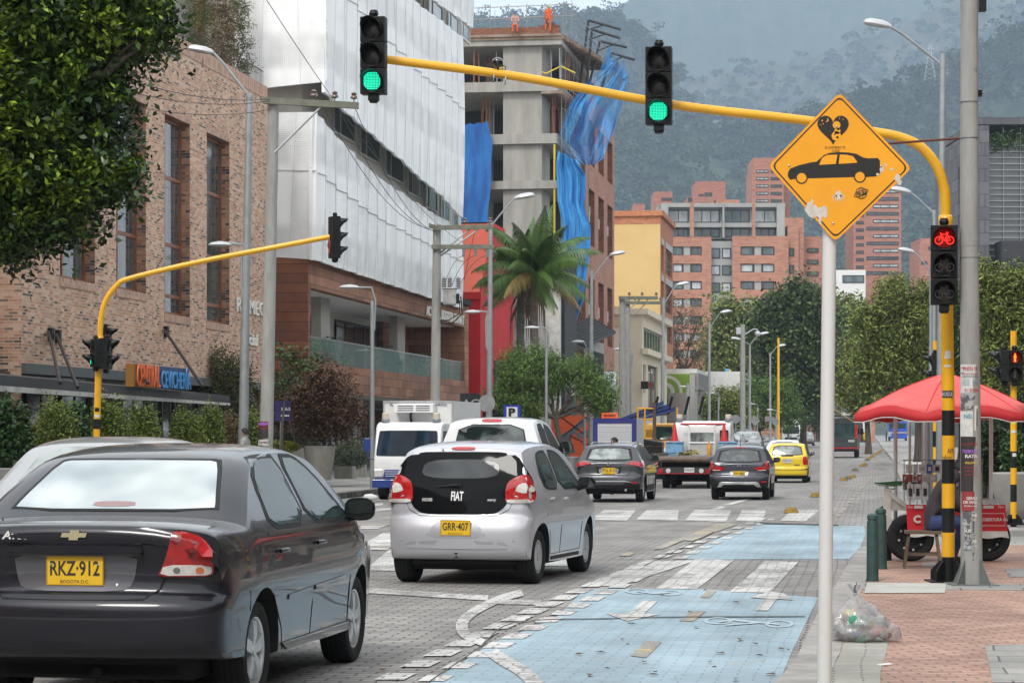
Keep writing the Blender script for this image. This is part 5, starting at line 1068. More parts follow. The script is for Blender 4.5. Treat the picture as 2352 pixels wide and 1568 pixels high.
tree('street_tree','bright green young tree between the tall lamp poles',(P(1745,0,230).x,230,.2),P(1745,990,230),[pb(1735,910,230,40,44),pb(1780,905,230,44,40),pb(1760,945,230,70,40),pb(1810,950,230,36,40),pb(1700,945,230,30,40)],18000,.26,PEP,105,.15,700,.6,.35,'street trees along the road',asp=.45,twigs=20)
for i,(px,py,rx,ry,d,lm,lab)in enumerate([(1925,740,70,100,300,MG,'broad mid-green tree just past the sign post at road end'),(1975,800,60,130,330,DG,'dark tree deep in the shade over the far road'),(1925,870,50,60,340,DG,'shaded tree behind the grey van'),(1880,900,50,90,345,DG,'dark tree at the end of the low trees')]):
 tree('street_tree',lab,(P(px,0,d).x,d,.3),P(px,py+ry*.8,d),[pb(px-rx*.5,py-ry*.4,d,rx*.5,ry*.4),pb(px+rx*.4,py-ry*.2,d,rx*.5,ry*.5),pb(px-rx*.1,py+ry*.1,d,rx*.6,ry*.4),pb(px,py+ry*.5,d,rx*.8,ry*.4)],8000,.5,lm,110+i,.4,260,1.1,.15,'trees closing the road end',asp=.7,twigs=16)
for i,(bl,n,d,lm,base,lab)in enumerate([([(2070,680,60,50),(2010,740,50,44),(2110,750,56,60),(2040,800,60,40),(2100,830,60,50),(2000,830,40,44),(2050,880,60,36),(2130,900,50,50),(1985,880,34,30),(2140,690,40,40)],34000,120,MG,2110,'big leafy tree arching over the bicycle lane behind the red umbrella'),([(2330,660,50,44),(2280,720,44,50),(2350,740,60,50),(2300,800,60,50),(2400,690,60,60),(2360,840,60,60),(2290,870,50,50),(2410,800,50,70),(2260,640,30,40)],30000,95,MG,2330,'full green tree below the dark glass office'),([(2190,770,80,70),(2200,860,90,60),(2180,700,60,50)],22000,130,DG,2210,'shadowed tree directly behind the concrete pole'),([(1975,840,50,60),(1960,900,44,50),(2010,930,60,30)],14000,170,MG,1995,'russet tipped tree over the grey van')]):
 tree('street_tree',lab,(P(base,0,d).x,d,.2),P(base,930,d),[pb(a,b,d,c,e)for a,b,c,e in bl],n,.22 if d<150 else.3,lm,120+i,.22,700,.42,.12,'trees on the bicycle lane side',asp=.32,twigs=110,droop=.5)
DKB=leafmat('dark_bush_leaf',(.012,.028,.010),(.03,.055,.018),.5)
for i,(px,py,rx,ry,d,lm,n,lab)in enumerate([(2330,1050,30,60,42,GRB,5000,'bright green shrub spilling over the planter by the striped pole'),(2270,1040,50,70,48,DKB,8000,'dark climbing shrub against the railings behind the umbrella'),(2340,960,60,60,50,DKB,8000,'shaded shrub below the pedestrian signal')]):
 tree('garden_shrub',lab,(P(px,0,d).x,d,.14),(P(px,0,d).x,d,.6),[pb(px,py,d,rx,ry),pb(px+20,py+10,d,rx,ry*.8)],n,.09,lm,140+i,.04,0,.3,.3,asp=.5,twigs=12,cat='shrub')
gp=thing('garden_planter','big smooth oval concrete planter by the railings','planter',(P(2218+130,0,41).x,41,.14));mb=MB();mb.lathe([(.28,0),(.42,.2),(.52,.55),(.55,.78),(.5,.8),(.46,.7)],24);mb.build('body',CONC,gp,smooth=60)
fe=thing('railing_fence','dark vertical bar fence behind the phone accessory cart','fence',(P(2240,0,49).x,49,.14));ORG[fe.name]=(P(2240,0,49).x,49,.14);mb=MB()
for k in range(26):x=P(2205+k*10,0,49).x;mb.box(x-.02,x+.02,48.98,49.02,.14,2.0)
mb.box(P(2205,0,49).x,P(2460,0,49).x,48.96,49.04,1.9,1.96);mb.box(P(2205,0,49).x,P(2460,0,49).x,48.96,49.04,.3,.36);mb.build('rail',BLK,fe)
dk=thing('garden_wall','very dark boundary wall behind the fence and shrubs','wall',(P(2300,0,52).x,52,.14));ORG[dk.name]=(P(2300,0,52).x,52,.14);mb=MB();mb.box(P(2225,0,52).x,P(2560,0,52).x,52,52.3,.14,2.4);mb.build('wall',mat('dark_wall',(.035,.035,.03),.9,noise=.3),dk)
FL=mat('fallen_leaf',(.10,.05,.025),.8,island=.6);g=random.Random(21)
spots=[(1505,1543),(1500,1549),(1550,1556),(1380,1498),(1430,1468),(1442,1480),(1330,1502),(1700,1468),(1702,1473),(1600,1440),(1450,1432),(1810,1492),(1795,1490),(1690,1382),(1630,1520),(1640,1532),(1745,1505),(1520,1365),(1620,1355),(1355,1550),(1585,1405),(1770,1548),(1690,1560),(1480,1520),(1395,1535),(880,1538),(1655,1500),(1735,1478)]
for i,(x,y)in enumerate(spots):
 p=G(x,y,.012);s=g.uniform(.02,.055);mb=MB();a=g.uniform(0,6);c,s_=math.cos(a)*s,math.sin(a)*s
 mb.add([(-c,-s_,.002),(s_*.5,-c*.5,.012),(c,s_,.006),(-s_*.5,c*.5,.014)],[(0,1,2),(0,2,3)]);o=mb.build('fallen_leaf',FL,loc=(0,0,0));o.location=p
 tag(o,'small dry brown leaf lying on the paving of the road','leaf','dry leaves scattered on the bike lane')
LENS=mat('lamp_lens',(.45,.45,.42),.2,coat=.5);LAMPM=mat('lamp_housing',(.50,.51,.52),.45,.3)
def lamphead(mb,p,dr,L,m0=0,m1=1,up=.18):
 """cobra head: p = arm end, dr = horizontal unit direction the head points"""
 dr=Vector(dr).normalized();z=Vector((0,0,1));d3=(dr+z*up).normalized();sd=d3.cross(z).normalized();n=sd.cross(d3).normalized()
 prof=[(0,.09,.08,.06),(.12,.16,.14,.08),(.35,.22,.19,.10),(.75,.24,.19,.10),(.95,.18,.12,.08),(1.,.08,.04,.04)]
 V=[];k=10
 for t,wd,h,dn in prof:
  for j in range(k):
   a=2*math.pi*j/k;c,s=math.cos(a),math.sin(a);V.append(p+d3*L*t+sd*c*wd*L*.8+n*(s*(h if s>0 else dn)*L))
 N=len(prof);Fc=[(i*k+j,i*k+(j+1)%k,(i+1)*k+(j+1)%k,(i+1)*k+j)for i in range(N-1)for j in range(k)];mi=[]
 for i in range(N-1):
  for j in range(k):mi.append(m1 if(k//2<j+.5<k-.0 and 1<=i<=3 and math.sin(2*math.pi*(j+.5)/k)<-.4)else m0)
 mb.add(V,Fc+[tuple(range(k)),tuple((N-1)*k+j for j in range(k))],mi+[m0,m0])
def lamp(label,px,d,ytop,arms,r=.075,r0=None,gh=.16,base_px=None,group='street lamps',headL=.75,name='street_lamp',mt=None):
 """arms = [(head end px, head py, root py)]"""
 bx=P(base_px if base_px is not None else px,0,d).x;p=P(px,ytop,d);z0=gz(d)+gh
 t=thing(name,label,'street lamp',(bx,d,z0),0,group);ORG[t.name]=(bx,d,z0)
 mb=MB();n=6;mb.tube([Vector((bx,d,z0)),Vector((bx,d,z0+.6)),Vector((p.x,d,p.z))],[r0 or r*1.5,(r0 or r*1.5)*.98,r],12);mb.box(bx-.2,bx+.2,d-.2,d+.2,z0-.02,z0+.03);mb.build('pole',mt or GALV,t,smooth=50)
 am=MB();hm=MB()
 for(hx,hy,ry)in arms:
  e=P(hx,hy,d);s0=P(px+(ytop-ry)*0,ry,d);sg=1 if e.x>p.x else-1
  a1_=Vector((p.x,d,s0.z));hl=headL;e2=e-Vector((sg*hl*.9,0,.1));mid=a1_.lerp(e2,.75)+Vector((0,0,.04))
  am.tube([a1_,mid,e2],.032,7);am.tube([a1_+Vector((0,0,-.04)),a1_+Vector((0,0,.04))],r*1.25,8);lamphead(hm,e2,(sg,0,0),hl)
 am.build('arm',GALV,t,smooth=50);hm.build('lamp_head',[LAMPM,LENS],t,smooth=40);return t
lamp('tall grey street lamp by the brick restaurant wall with head over the street',573,58,215,[(437,112,222)],.075,.13,base_px=557,headL=.62)
lamp('slim street lamp rising beside the red building, single head',1127,88,508,[(1224,450,520)],.075,.13,base_px=1123)
lamp('street lamp in front of the brick office, head over the yellow building',1359,118,621,[(1433,581,640)],.08,.13,base_px=1357)
lamp('street lamp before the cream building, head toward the apartment tower',1524,140,683,[(1580,651,700)],.08,.13,base_px=1521)
lamp('street lamp standing before the shop with blue panel',1629,160,740,[(1677,715,755)],.08,.12)
lamp('double-armed street lamp in the row beyond the tow truck',1722,185,790,[(1681,777,792),(1764,765,792)],.08,.12)
lamp('street lamp just before the tall yellow mast',1769,205,812,[(1803,793,816)],.08,.12)
lamp('small far street lamp over the white delivery truck',1811,235,832,[(1842,816,838)],.08,.12)
lamp('street lamp behind the concrete pole, head high over the hills',2166,53,124,[(1989,52,152)],.065,.11,base_px=2160,gh=HP,headL=.62)
lamp('street lamp whose head shows below the warning sign corner',2146,88,482,[(2049,436,492)],.075,.12,gh=HP)
lamp('far street lamp with small head just beside the bicycle signal',2138,113,615,[(2066,574,622)],.075,.12,gh=HP)
def plamp(label,px,d,ytop,hx,hy,gh=.16):
 z0=gz(d)+gh;x=P(px,0,d).x;zt_=P(px,ytop,d).z;t=thing('pedestrian_lamp',label,'street lamp',(x,d,z0),0,'low pedestrian lamps');ORG[t.name]=(x,d,z0)
 mb=MB();mb.tube([(x,d,z0),(x,d,zt_)],[.075,.06],10);mb.build('pole',GALV,t,smooth=50)
 e=P(hx,hy,d);sg=1 if e.x>x else-1;mb=MB();mb.tube([(x+.06,d,zt_-.9),(x+.10,d,zt_+.0),(x+.02*sg,d,e.z),(e.x-sg*.35,d,e.z)],.03,6);mb.build('arm',GALV,t,smooth=50)
 hm=MB();hm.lathe([(.03,-.05),(.16,-.03),(.20,.0),(.15,.06),(.03,.09)],14,(0,0,0));hm.xf(Matrix.Translation((e.x-sg*.1,d,e.z))@Matrix.Diagonal((1.6,1,1,1)));hm.build('lamp_head',[LAMPM],t,smooth=60)
plamp('low pedestrian lamp in front of the hotel balcony',855,72,690,795,660);plamp('low pedestrian lamp in front of the palm trunks',1255,98,770,1216,753)
plamp('low pedestrian lamp against the dark pergola',1343,112,800,1323,785);plamp('low pedestrian lamp beside the cream building windows',1449,132,815,1417,802)
plamp('low pedestrian lamp near the grey bank sign',1598,165,900,1566,888);plamp('low pedestrian lamp near the blue and yellow corner panel',1650,180,912,1628,903);plamp('low pedestrian lamp among the bright young tree leaves',1739,190,935,1722,928)
plamp('low pedestrian lamp behind the tall yellow mast',1783,200,948,1766,941)
def bracket(label,px,d,hx,hy):
 x=P(px,0,d).x;e=P(hx,hy,d);t=thing('bracket_lamp',label,'street lamp',(x,d,e.z-1),0);ORG[t.name]=(x,d,e.z-1);mb=MB();sg=1 if e.x>x else-1;mb.tube([(x+sg*.14,d-.05,e.z-1.3),(x+sg*.16,d-.05,e.z-.3),(x+sg*.10,d-.05,e.z+.0),(e.x-sg*.3,d-.05,e.z+.05)],.035,6);mb.box(x+sg*.1-.03,x+sg*.1+.03,d-.08,d-.02,e.z-1.4,e.z-.1);mb.build('arm',GALV,t)
 hm=MB();hm.lathe([(.03,-.05),(.15,-.03),(.19,.0),(.14,.06),(.03,.09)],14);hm.xf(Matrix.Translation((e.x-sg*.1,d-.05,e.z))@Matrix.Diagonal((1.6,1,1,1)));hm.build('lamp_head',[LAMPM],t,smooth=60)
bracket('small lamp head bracketed on the pole in front of the white letters',571,58,497,563);bracket('small lamp head bracketed on the slim pole by the red wall',1126,88,1079,717)
def plain_pole(name,label,px,d,ytop,r,m=GALV,gh=.16,base_px=None,cat='pole',group=None,r1=None):
 z0=gz(d)+gh;bx=P(base_px if base_px is not None else px,0,d).x;p=P(px,ytop,d);t=thing(name,label,cat,(bx,d,z0),0,group);ORG[t.name]=(bx,d,z0);mb=MB();mb.tube([(bx,d,z0),(p.x,d,p.z)],[r1 or r*1.25,r],14);mb.build('shaft',m,t,smooth=50);return t
cp=plain_pole('camera_pole','thick concrete pole with box sign and curved camera arm',1706,175,745,.17,CONCP,cat='pole');d=175
mb=MB();a,b=P(1691,752,d),P(1704,767,d);mb.box(a.x,b.x,d-.1,d+.1,b.z,a.z);mb.build('box',LAMPM,cp)
mb=MB();mb.tube([P(1707,770,d),P(1730,756,d),P(1738,756,d),P(1740,763,d)],.05,6);mb.lathe([(.05,.2),(.2,.1),(.22,-.05),(.12,-.2)],10,P(1740,766,d));mb.build('camera',LAMPM,cp,smooth=60)
plain_pole('mast','tall thin bright yellow mast with black banded foot',1788,195,776,.09,YEL,cat='mast')
mb=MB();
tp=plain_pole('camera_mast','grey pole whose thin arm carries a dome camera over the green wall',1579,150,880,.10,GALV,cat='pole');mb=MB();d=150;mb.tube([P(1650-35,984,d),P(1640,987,d)],.02,4);mb.tube([P(1579,984-0,d),P(1712-0,986,d)],.02,4);mb.build('arm',GALV,tp)
INS=mat('brown_insulator',(.10,.05,.04),.25,coat=.6)
def crossarm(root,a,b,ins=(),hw=.06,hh=.075,brace=None,m=None):
 mb=MB();a,b=Vector(a),Vector(b);c=(a+b)/2;ax=(b-a)/2;mb.obox(c,ax,Vector((0,hw,0)),Vector((0,0,hh)));mb.build('crossarm',m or mat('weathered_arm',(.16,.165,.13),.85,noise=.2),root)
 if brace:mb=MB();mb.tube([Vector(p)for p in brace],.03,5);mb.build('brace',GALV,root)
 for t in ins:
  p=a.lerp(b,t);mb=MB();mb.tube([p,p+Vector((0,0,.22))],.012,5);mb.lathe([(.03,.14),(.09,.17),(.08,.22),(.05,.24),(.07,.28),(.03,.32)],12,p);mb.build('insulator',INS,root,smooth=50)
u1=plain_pole('utility_pole','round concrete utility pole with single crossarm and three brown insulators',628,57,236,.135,CONCP,base_px=609,cat='utility pole',r1=.17);d=57
POS1=[mat('poster_black',(.035,.025,.028),.6,noise=.3),mat('poster_maroon',(.11,.012,.02),.6,noise=.3),mat('poster_violet',(.26,.10,.40),.6,noise=.2),mat('sticker_white',(.62,.62,.6),.7)]
for r_,cx_,dd,w_ in((u1,609.6,57,11),):
 mb=MB();cX=P(cx_,0,dd).x
 for(y0,y1,m,off)in((968,985,1,.003),(970,976,2,.006),(985,1006,0,.003),(1010,1022,3,.003)):
  V=[]
  for i in range(9):t=-1+i/4;x=.95*t*.168;V+=[(cX+x,dd-math.sqrt((.17+off)**2-x*x),P(0,y1,dd).z),(cX+x,dd-math.sqrt((.17+off)**2-x*x),P(0,y0,dd).z)]
  mb.add(V,[(2*i,2*i+2,2*i+3,2*i+1)for i in range(8)],m)
 V,Fc=textgeo('BANKSY',.05,.26,depth=.004,bold=.02);mb.add([(cX+v.x,dd-.178+v.y,P(0,1015,dd).z+v.z)for v in V],Fc,1);mb.build('poster',POS1,r_,fix=False)
crossarm(u1,P(605,231,d-.2),P(824,243,d-.2),(.53,.75,.95),brace=[P(628,353,d-.1),P(738,245,d-.2)])
u2=plain_pole('utility_pole','concrete utility pole carrying the grey transformer and two crossarms',1004,83,515,.14,CONCP,base_px=998,cat='utility pole',r1=.19);d=83
crossarm(u2,P(985,517,d),P(1006,526,d-.5));crossarm(u2,P(1004,523,d-.2),P(1132,521,d-.2),(.5,.95),brace=[P(1008,590,d),P(1098,528,d-.2)]);crossarm(u2,P(991,567,d-.2),P(1135,567,d-.2),brace=[P(1006,585,d),P(1082,525,d-.2)])
for px in(1065,1092,1118):mb=MB();mb.tube([P(px,572,d-.2),P(px,590,d-.2)],.05,7);mb.build('insulator',mat('grey_insulator',(.2,.2,.2),.4),u2)
tr=thing('transformer','weathered grey pole transformer with ribbed bushings','transformer',P(1033,700,d-.1));ORG[tr.name]=tuple(P(1033,700,d-.1));mb=MB();c=P(1033,681,d-.35);s=d/F
mb.box(c.x-15*s,c.x+15*s,c.y-.25,c.y+.25,c.z-19*s,c.z+17*s);mb.box(c.x-17*s,c.x+17*s,c.y-.28,c.y+.28,c.z+17*s,c.z+20*s)
mb.build('tank',mat('transformer_grey',(.34,.34,.33),.5,.4,noise=.3,nscale=5),tr,bevel=.04)
for px in(1020,1033,1053):mb=MB();q=P(px,663,d-.35);mb.lathe([(.03,0)]+[(.055 if i%2 else.09,.04*i+.02)for i in range(9)]+[(.01,.42)],10,q);mb.build('bushing',mat('grey_insulator',(.2,.2,.2),.4),tr)
mb=MB();mb.box(c.x+15*s,c.x+22*s,c.y-.2,c.y+.2,c.z-16*s,c.z+6*s);mb.tube([P(1058,680,d-.3),P(1062,720,d-.3),P(1040,742,d-.3),P(1012,742,d-.3)],.025,5);mb.tube([P(1056,690,d-.3),P(1056,720,d-.3),P(1030,735,d-.3),P(1010,738,d-.3)],.02,5);mb.build('cable_box',BLK,tr)
for lab,px,d,yt,yc,x0,x1 in(('front one of two paired concrete poles with insulated crossarm',1429,128,680,684,1421,1511),('rear one of two paired concrete poles with long braces',1441,136,686,695,1436,1520)):
 u=plain_pole('utility_pole',lab,px,d,yt,.15,CONCP,cat='utility pole',group='paired utility poles',r1=.22);crossarm(u,P(x0,yc,d-.2),P(x1,yc+.5,d-.2),(.27,.6,.96),.09,.09,brace=[P(px+3,yc+38,d),P(px+40,yc+4,d-.2)])
WIRE=mat('black_cable',(.04,.04,.04),.6)
def wire(label,a,b,sag,r=.009,n=14):
 pts=[Vector(a).lerp(Vector(b),i/n)-Vector((0,0,sag*4*(i/n)*(1-i/n)))for i in range(n+1)];mb=MB();mb.tube(pts,r,4,cap=False);return tag(mb.build('overhead_wire',WIRE,fix=False),label,'wire','overhead wires')
for k,(x,y)in enumerate(((738,236),(773,238),(812,240))):
 wire(['cable from the first crossarm insulator down past the brick parapet','cable from the middle crossarm insulator down to the next pole','cable from the outer crossarm insulator down to the transformer pole'][k],P(x,y,56.8),P(990+10*k,525+5*k,82.8),.7,.009)
for k,(y0,y1)in enumerate(((25,228),(75,232),(118,252))):wire(['topmost cable crossing the ficus crown','second cable crossing the ficus crown','lowest cable crossing the ficus crown'][k],P(-40,y0,42),P(620,y1,56.8),.5,.010)
for k in range(3):wire(['upper slack cable between transformer pole and lamp by the red wall','middle slack cable in front of the red roof','lowest slack cable in front of the red roof'][k],P(1065+27*k,588,82.8),P(1020+18*k,655,82.7),-.25,.012)
wire('long cable from the crossarm across the white facade',P(612,0,60),P(1066,560,120),.8,.010)
GRN=mat('green_led',(.02,.85,.50),.4,emit=1.25);GRNd=mat('green_led_glow',(.0,.30,.19),.4,emit=.35);REDE=mat('red_led',(.95,.03,.02),.4,emit=1.3);ORE=mat('amber_figure',(.95,.22,.03),.4,emit=1.4)
LENSD=mat('dark_signal_lens',(.02,.02,.019),.25,spec=.5,noise=.3,nscale=60);REDg=mat('red_lens_glow',(.25,.008,.006),.3,emit=.15);DIM=mat('unlit_symbol',(.13,.13,.13),.4)
SIGB=mat('signal_black',(.010,.011,.012),.5,noise=.25,nscale=5,spec=.25)
def bike(mb,c,s,m,y):
 for sx in(-1,1):
  mb.tube([(c[0]+sx*.062*s+.042*s*math.cos(a),y,c[1]-.03*s+.042*s*math.sin(a))for a in np.linspace(0,2*math.pi,13)],.006*s,4,m)
 L=lambda*q:mb.tube([(c[0]+x*s,y,c[1]+z*s)for x,z in q],.006*s,4,m)
 L((-.062,-.03),(-.035,.05),(-.05,.055));L((-.035,.04),(.03,.04),(0,-.03),(-.035,.04));L((0,-.03),(.062,-.03),(.03,.04),(.03,.055));L((.015,.057),(.045,.057))
def ped(mb,c,s,m,y,walk=False):
 mb.lathe([(.014*s,-.002),(.014*s,.002)],10,(c[0],y,c[1]+.06*s),'y',m)
 for q in([(-.02,.04),(.02,.04),(.024,-.01),(.008,-.012),(-.008,-.012),(-.024,-.01)],[(-.012,-.01),(0,-.01),(-.004,-.075),(-.02,-.075)],[(0,-.01),(.012,-.01),(.02,-.075),(.004,-.075)]):
  mb.poly([(c[0]+x*s,y,c[1]+z*s)for x,z in q],m)
def signal(label,px,pyt,pyb,d,lit,rz=0.,sym=None,n=3,wd=.27,group='traffic signals',w=None,size=None,name='traffic_light',visors=True):
 """signal head facing the viewer (rz=0) built from its top and bottom picture heights"""
 top,bot=P(px,pyt,d),P(px,pyb,d);H=size or(top.z-bot.z);t=thing(name,label,'traffic light',(bot.x,d,bot.z),rz,group)
 mb=MB();W_=wd/2;u=H/n
 for i in range(n):mb.box(-W_,W_,0,.14,i*u+.003,(i+1)*u-.003)
 mb.box(-W_+.01,W_-.01,.135,.17,.01,H-.01);mb.lathe([(.035,H),(.05,H+.03),(.035,H+.07)],10,(0,.07,0));mb.box(-.05,.05,.02,.12,-.06,0);mb.lathe([(.04,-.08),(.05,-.05)],10,(0,.07,0));mb.build('housing',SIGB,t,bevel=.006)
 r=min(.105,u*.37)
 for i in range(n):
  zc_=(i+.5)*u;on=lit==i;c=(0,zc_);mb=MB()
  col={0:[LENSD],1:[LENSD]}
  V=[];K=6
  mb.lathe([(.001,-.028),(r*.5,-.022),(r*.85,-.008),(r,.0)],20,(0,-.004,zc_),'y',0,cap=False)
  if on and not sym:
   st=r/6.2
   for a in range(-6,7):
    for b in range(-6,7):
     rr_=math.hypot(a,b)
     if rr_<6.0:y_=-.006-.028*max(0,1-(rr_/6.4)**2);x_,z_=a*st,zc_+b*st;mb.add([(x_-st*.42,y_,z_),(x_,y_,z_-st*.42),(x_+st*.42,y_,z_),(x_,y_,z_+st*.42)],[(0,1,2,3)],1)
   lm=[GRNd,GRN]
  elif sym=='bike':bike(mb,c,r/.105*.95,1,-.036);lm=[REDg,REDE]if on else[LENSD,DIM]
  elif sym=='ped':ped(mb,c,r/.105*1.05,1,-.036);lm=[REDg if i else LENSD,ORE if i else GRN]if on else[LENSD,DIM]
  else:lm=[LENSD]
  mb.build('lens',lm,t,smooth=40,fix=False)
  mb=MB();nseg=22;V=[];rv=r*1.09;L=.20
  for k in range(nseg+1):
   a=R(-50)+R(280)*k/nseg;ln=L*(.35+.65*max(0,math.sin(a))**.6)if math.sin(a)>0 else L*.35*max(.25,1+math.sin(a))
   for q,yy in((rv,0),(rv*.99,-ln)):V.append((q*math.cos(a),yy,zc_+q*math.sin(a)))
  Fc=[(2*k,2*k+2,2*k+3,2*k+1)for k in range(nseg)];mb.add(V,Fc);mb.lathe([(rv,-.012),(rv*1.08,-.012),(rv*1.08,0),(rv,0)],22,(0,0,zc_),'y',cap=False)
  v=mb.build('visor',mat('visor_black',(.008,.009,.009),.35,spec=.4),t,smooth=50,fix=False);sd_=v.modifiers.new('s','SOLIDIFY');sd_.thickness=.004
 return t
D1=23.8
signal('three-lamp signal with green lit, hanging at the far end of the yellow arm',855,37,216,D1,0,rz=R(-9),wd=.25)
signal('three-lamp signal with green lit at the middle of the yellow arm',1512,106,286,D1,0,rz=R(-9),wd=.26)
signal('bicycle signal with red bicycle lit on the striped pole',2169,516,700,D1-.25,2,rz=R(-8),sym='bike',wd=.26,name='bicycle_signal')
bp_=G(2178,1335,HP);t=thing('signal_mast','yellow mast arm with black bands, wide base plates and long arm over the road','signal mast',bp_);ORG[t.name]=tuple(bp_);b=bp_;s=b.y/F;dM=b.y
zt_=lambda py:P(0,py,dM).z
mb=MB();bands=[(1335,1290,1),(1290,1196,0),(1196,1170,0),(1168,1072,1)]
seq=[(1290,1,None)]
edges=[1320,1282,1223,1168,1111,1055,1000,942];edges=[1286,1223,1167,1111,1055,999,942]
edges=[1278,1222,1166,1110,1054,1000,942]
mb.tube([(b.x,dM,b.z),(b.x,dM,zt_(1278))],[.066,.066],20,1);cur=1278;col=0
for e in(1222,1166,1110,1054,1000,942):mb.tube([(b.x,dM,zt_(cur)),(b.x,dM,zt_(e))],.064,20,col,cap=False);cur=e;col=1-col
mb.tube([(b.x,dM,zt_(942)),(P(2172,0,dM).x,dM,zt_(520)),(P(2172,0,dM).x,dM,zt_(498))],[.064,.063,.062],20,0,cap=False);mb.lathe([(.068,zt_(520)),(.072,zt_(518)),(.072,zt_(498)),(.056,zt_(494))],20,(P(2172,0,dM).x,dM,0),m=0);mb.build('mast',[YEL,BLK],t,smooth=50)
mb=MB();arm=crom([P(2172,505,dM),P(2172,470,dM),P(2168,430,dM),P(2150,380,dM),P(2115,338,dM),P(2065,315,dM),P(2000,302,dM),P(1850,277,dM),P(1540,240,dM),P(1200,178,dM),P(888,137,dM)],6);n=len(arm);mb.tube([Vector(p)for p in arm],[.052-.013*max(0,i/n-.35)for i in range(n)],16);mb.build('arm',YEL,t,smooth=60)
mb=MB()
for sx,sy in((1,0),(-1,0),(0,1),(0,-1)):
 w_=.05
 mb.prism([(0,0),(.20,0),(.20,.13),(.12,.22),(0,.26)],'y',-.006,.006)if 0 else None
for k in range(4):
 M=Matrix.Translation(b)@Matrix.Rotation(R(45+90*k),4,'Z');a0=len(mb.v);mb.prism([(.06,0),(.21,0),(.21,.11),(.10,.21),(.06,.21)],'y',-.007,.007);mb.xf(M,a0)
a0=len(mb.v);mb.box(b.x-.21,b.x+.21,dM-.21,dM+.21,b.z,b.z+.015);mb.build('base_plate',BLK,t)
mb=MB();V=[]
def wrap(mb,cx,cy,r,px0,px1,py0,py1,m,d,n=10,off=.002):
 """sticker wrapped on the viewer side of a round pole"""
 x0,x1=P(px0,0,d).x-cx,P(px1,0,d).x-cx;z0,z1=P(0,py1,d).z,P(0,py0,d).z;V=[]
 for i in range(n+1):
  x=x0+(x1-x0)*i/n;x=max(-r*.985,min(r*.985,x));y=-math.sqrt(max(0,(r+off)**2-x*x));V+=[(cx+x,cy+y,z0),(cx+x,cy+y,z1)]
 mb.add(V,[(2*i,2*i+2,2*i+3,2*i+1)for i in range(n)],m)
def wraptext(mb,txt,cx,cy,r,px,py,hpx,wpx,m,d,**k):
 V,Fc=textgeo(txt,hpx*d/F,wpx*d/F,depth=.0004,**k);x0=P(px,0,d).x-cx;z0=P(0,py,d).z;o=[]
 for v in V:x=max(-r*.98,min(r*.98,x0+v.x));o.append((cx+x,cy-math.sqrt((r+.0035-v.y*2)**2-x*x),z0+v.z))
 mb.add(o,Fc,m)
STW=mat('sticker_white',(.62,.62,.6),.7,noise=.15,nscale=8);STB=mat('sticker_ink',(.03,.03,.05),.7)
wrap(mb,b.x,dM,.066,2163,2181,806,824,0,dM);wraptext(mb,'AV',b.x,dM,.066,2172,815,11,13,1,dM,off=.01)if 0 else None
mb2=mb;wrap(mb,b.x,dM,.066,2162,2186,897,913,1,dM);wrap(mb,b.x,dM,.066,2160,2182,838,843,0,dM);wraptext(mb,'ROGUE',b.x,dM,.067,2174,905,9,22,0,dM)
wraptext(mb,'AM',b.x,dM,.066,2180,1035,12,14,1,dM);wraptext(mb,'cshor',b.x,dM,.066,2172,1050,13,22,1,dM)
mb.build('sticker',[STW,STB],t,fix=False)
sc=thing('dome_camera','black dome camera clamped on top of the yellow arm','camera',P(1145,176,dM));ORG[sc.name]=tuple(P(1145,176,dM));mb=MB();c=P(1143,145,dM-.02)
mb.lathe([(.002,-.055),(.03,-.046),(.052,-.02),(.055,.01),(.05,.035),(.02,.055),(.001,.057)],18,c);mb.build('dome',mat('camera_black',(.008,.008,.009),.15,coat=1),sc,smooth=70)
mb=MB();mb.tube([c+Vector((0,0,-.05)),P(1150,172,dM)],.012,6);mb.tube([c+Vector((.04,-.01,-.02)),c+Vector((.085,-.01,-.04)),P(1158,165,dM),P(1152,172,dM)],.005,5);q=P(1148,176,dM);mb.obox(q+Vector((0,0,.0)),(.09,0,-.012),(0,.03,0),(.0,0,.012));mb.build('bracket',BLK,sc)
for px,py in((1134,174),(1161,179)):mb=MB();q=P(px,py+5,dM);mb.tube([q+Vector((-.006,0,0)),q+Vector((.006,0,-.001))],.050,16);mb.build('clamp',GALV,sc)
bp2=G(2232,1342,HP);dP=bp2.y;t=thing('concrete_pole','tall round grey pole plastered with torn posters beside the striped mast','pole',bp2);ORG[t.name]=tuple(bp2);mb=MB();xt=P(2227,0,dP).x;mb.tube([(bp2.x,dP,bp2.z),(P(2226,0,dP).x,dP,P(0,560,dP).z),(xt,dP,P(0,-300,dP).z)],[.108,.090,.082],20)
mb.tube([(P(2226,0,dP).x,dP,P(0,565,dP).z),(P(2226,0,dP).x,dP,P(0,500,dP).z)],.0925,20,0,cap=False)
mb.build('shaft',CONCP,t,smooth=60)
mb=MB()
for py,hh_ in((592,1),(846,2),(857,2),(318,3),(235,1)):q=P(2226,py,dP);mb.tube([q,q+Vector((0,0,hh_*dP/F))],.096,20)
mb.build('strap',GALV,t);mb=MB()
for k in range(4):M=Matrix.Translation(bp2)@Matrix.Rotation(R(40+90*k),4,'Z');a0=len(mb.v);mb.prism([(.09,0),(.24,0),(.10,.26)],'y',-.008,.008);mb.xf(M,a0)
mb.box(bp2.x-.23,bp2.x+.23,dP-.23,dP+.23,bp2.z,bp2.z+.012);mb.build('gusset',mat('grey_steel',(.13,.14,.135),.6,noise=.2),t)
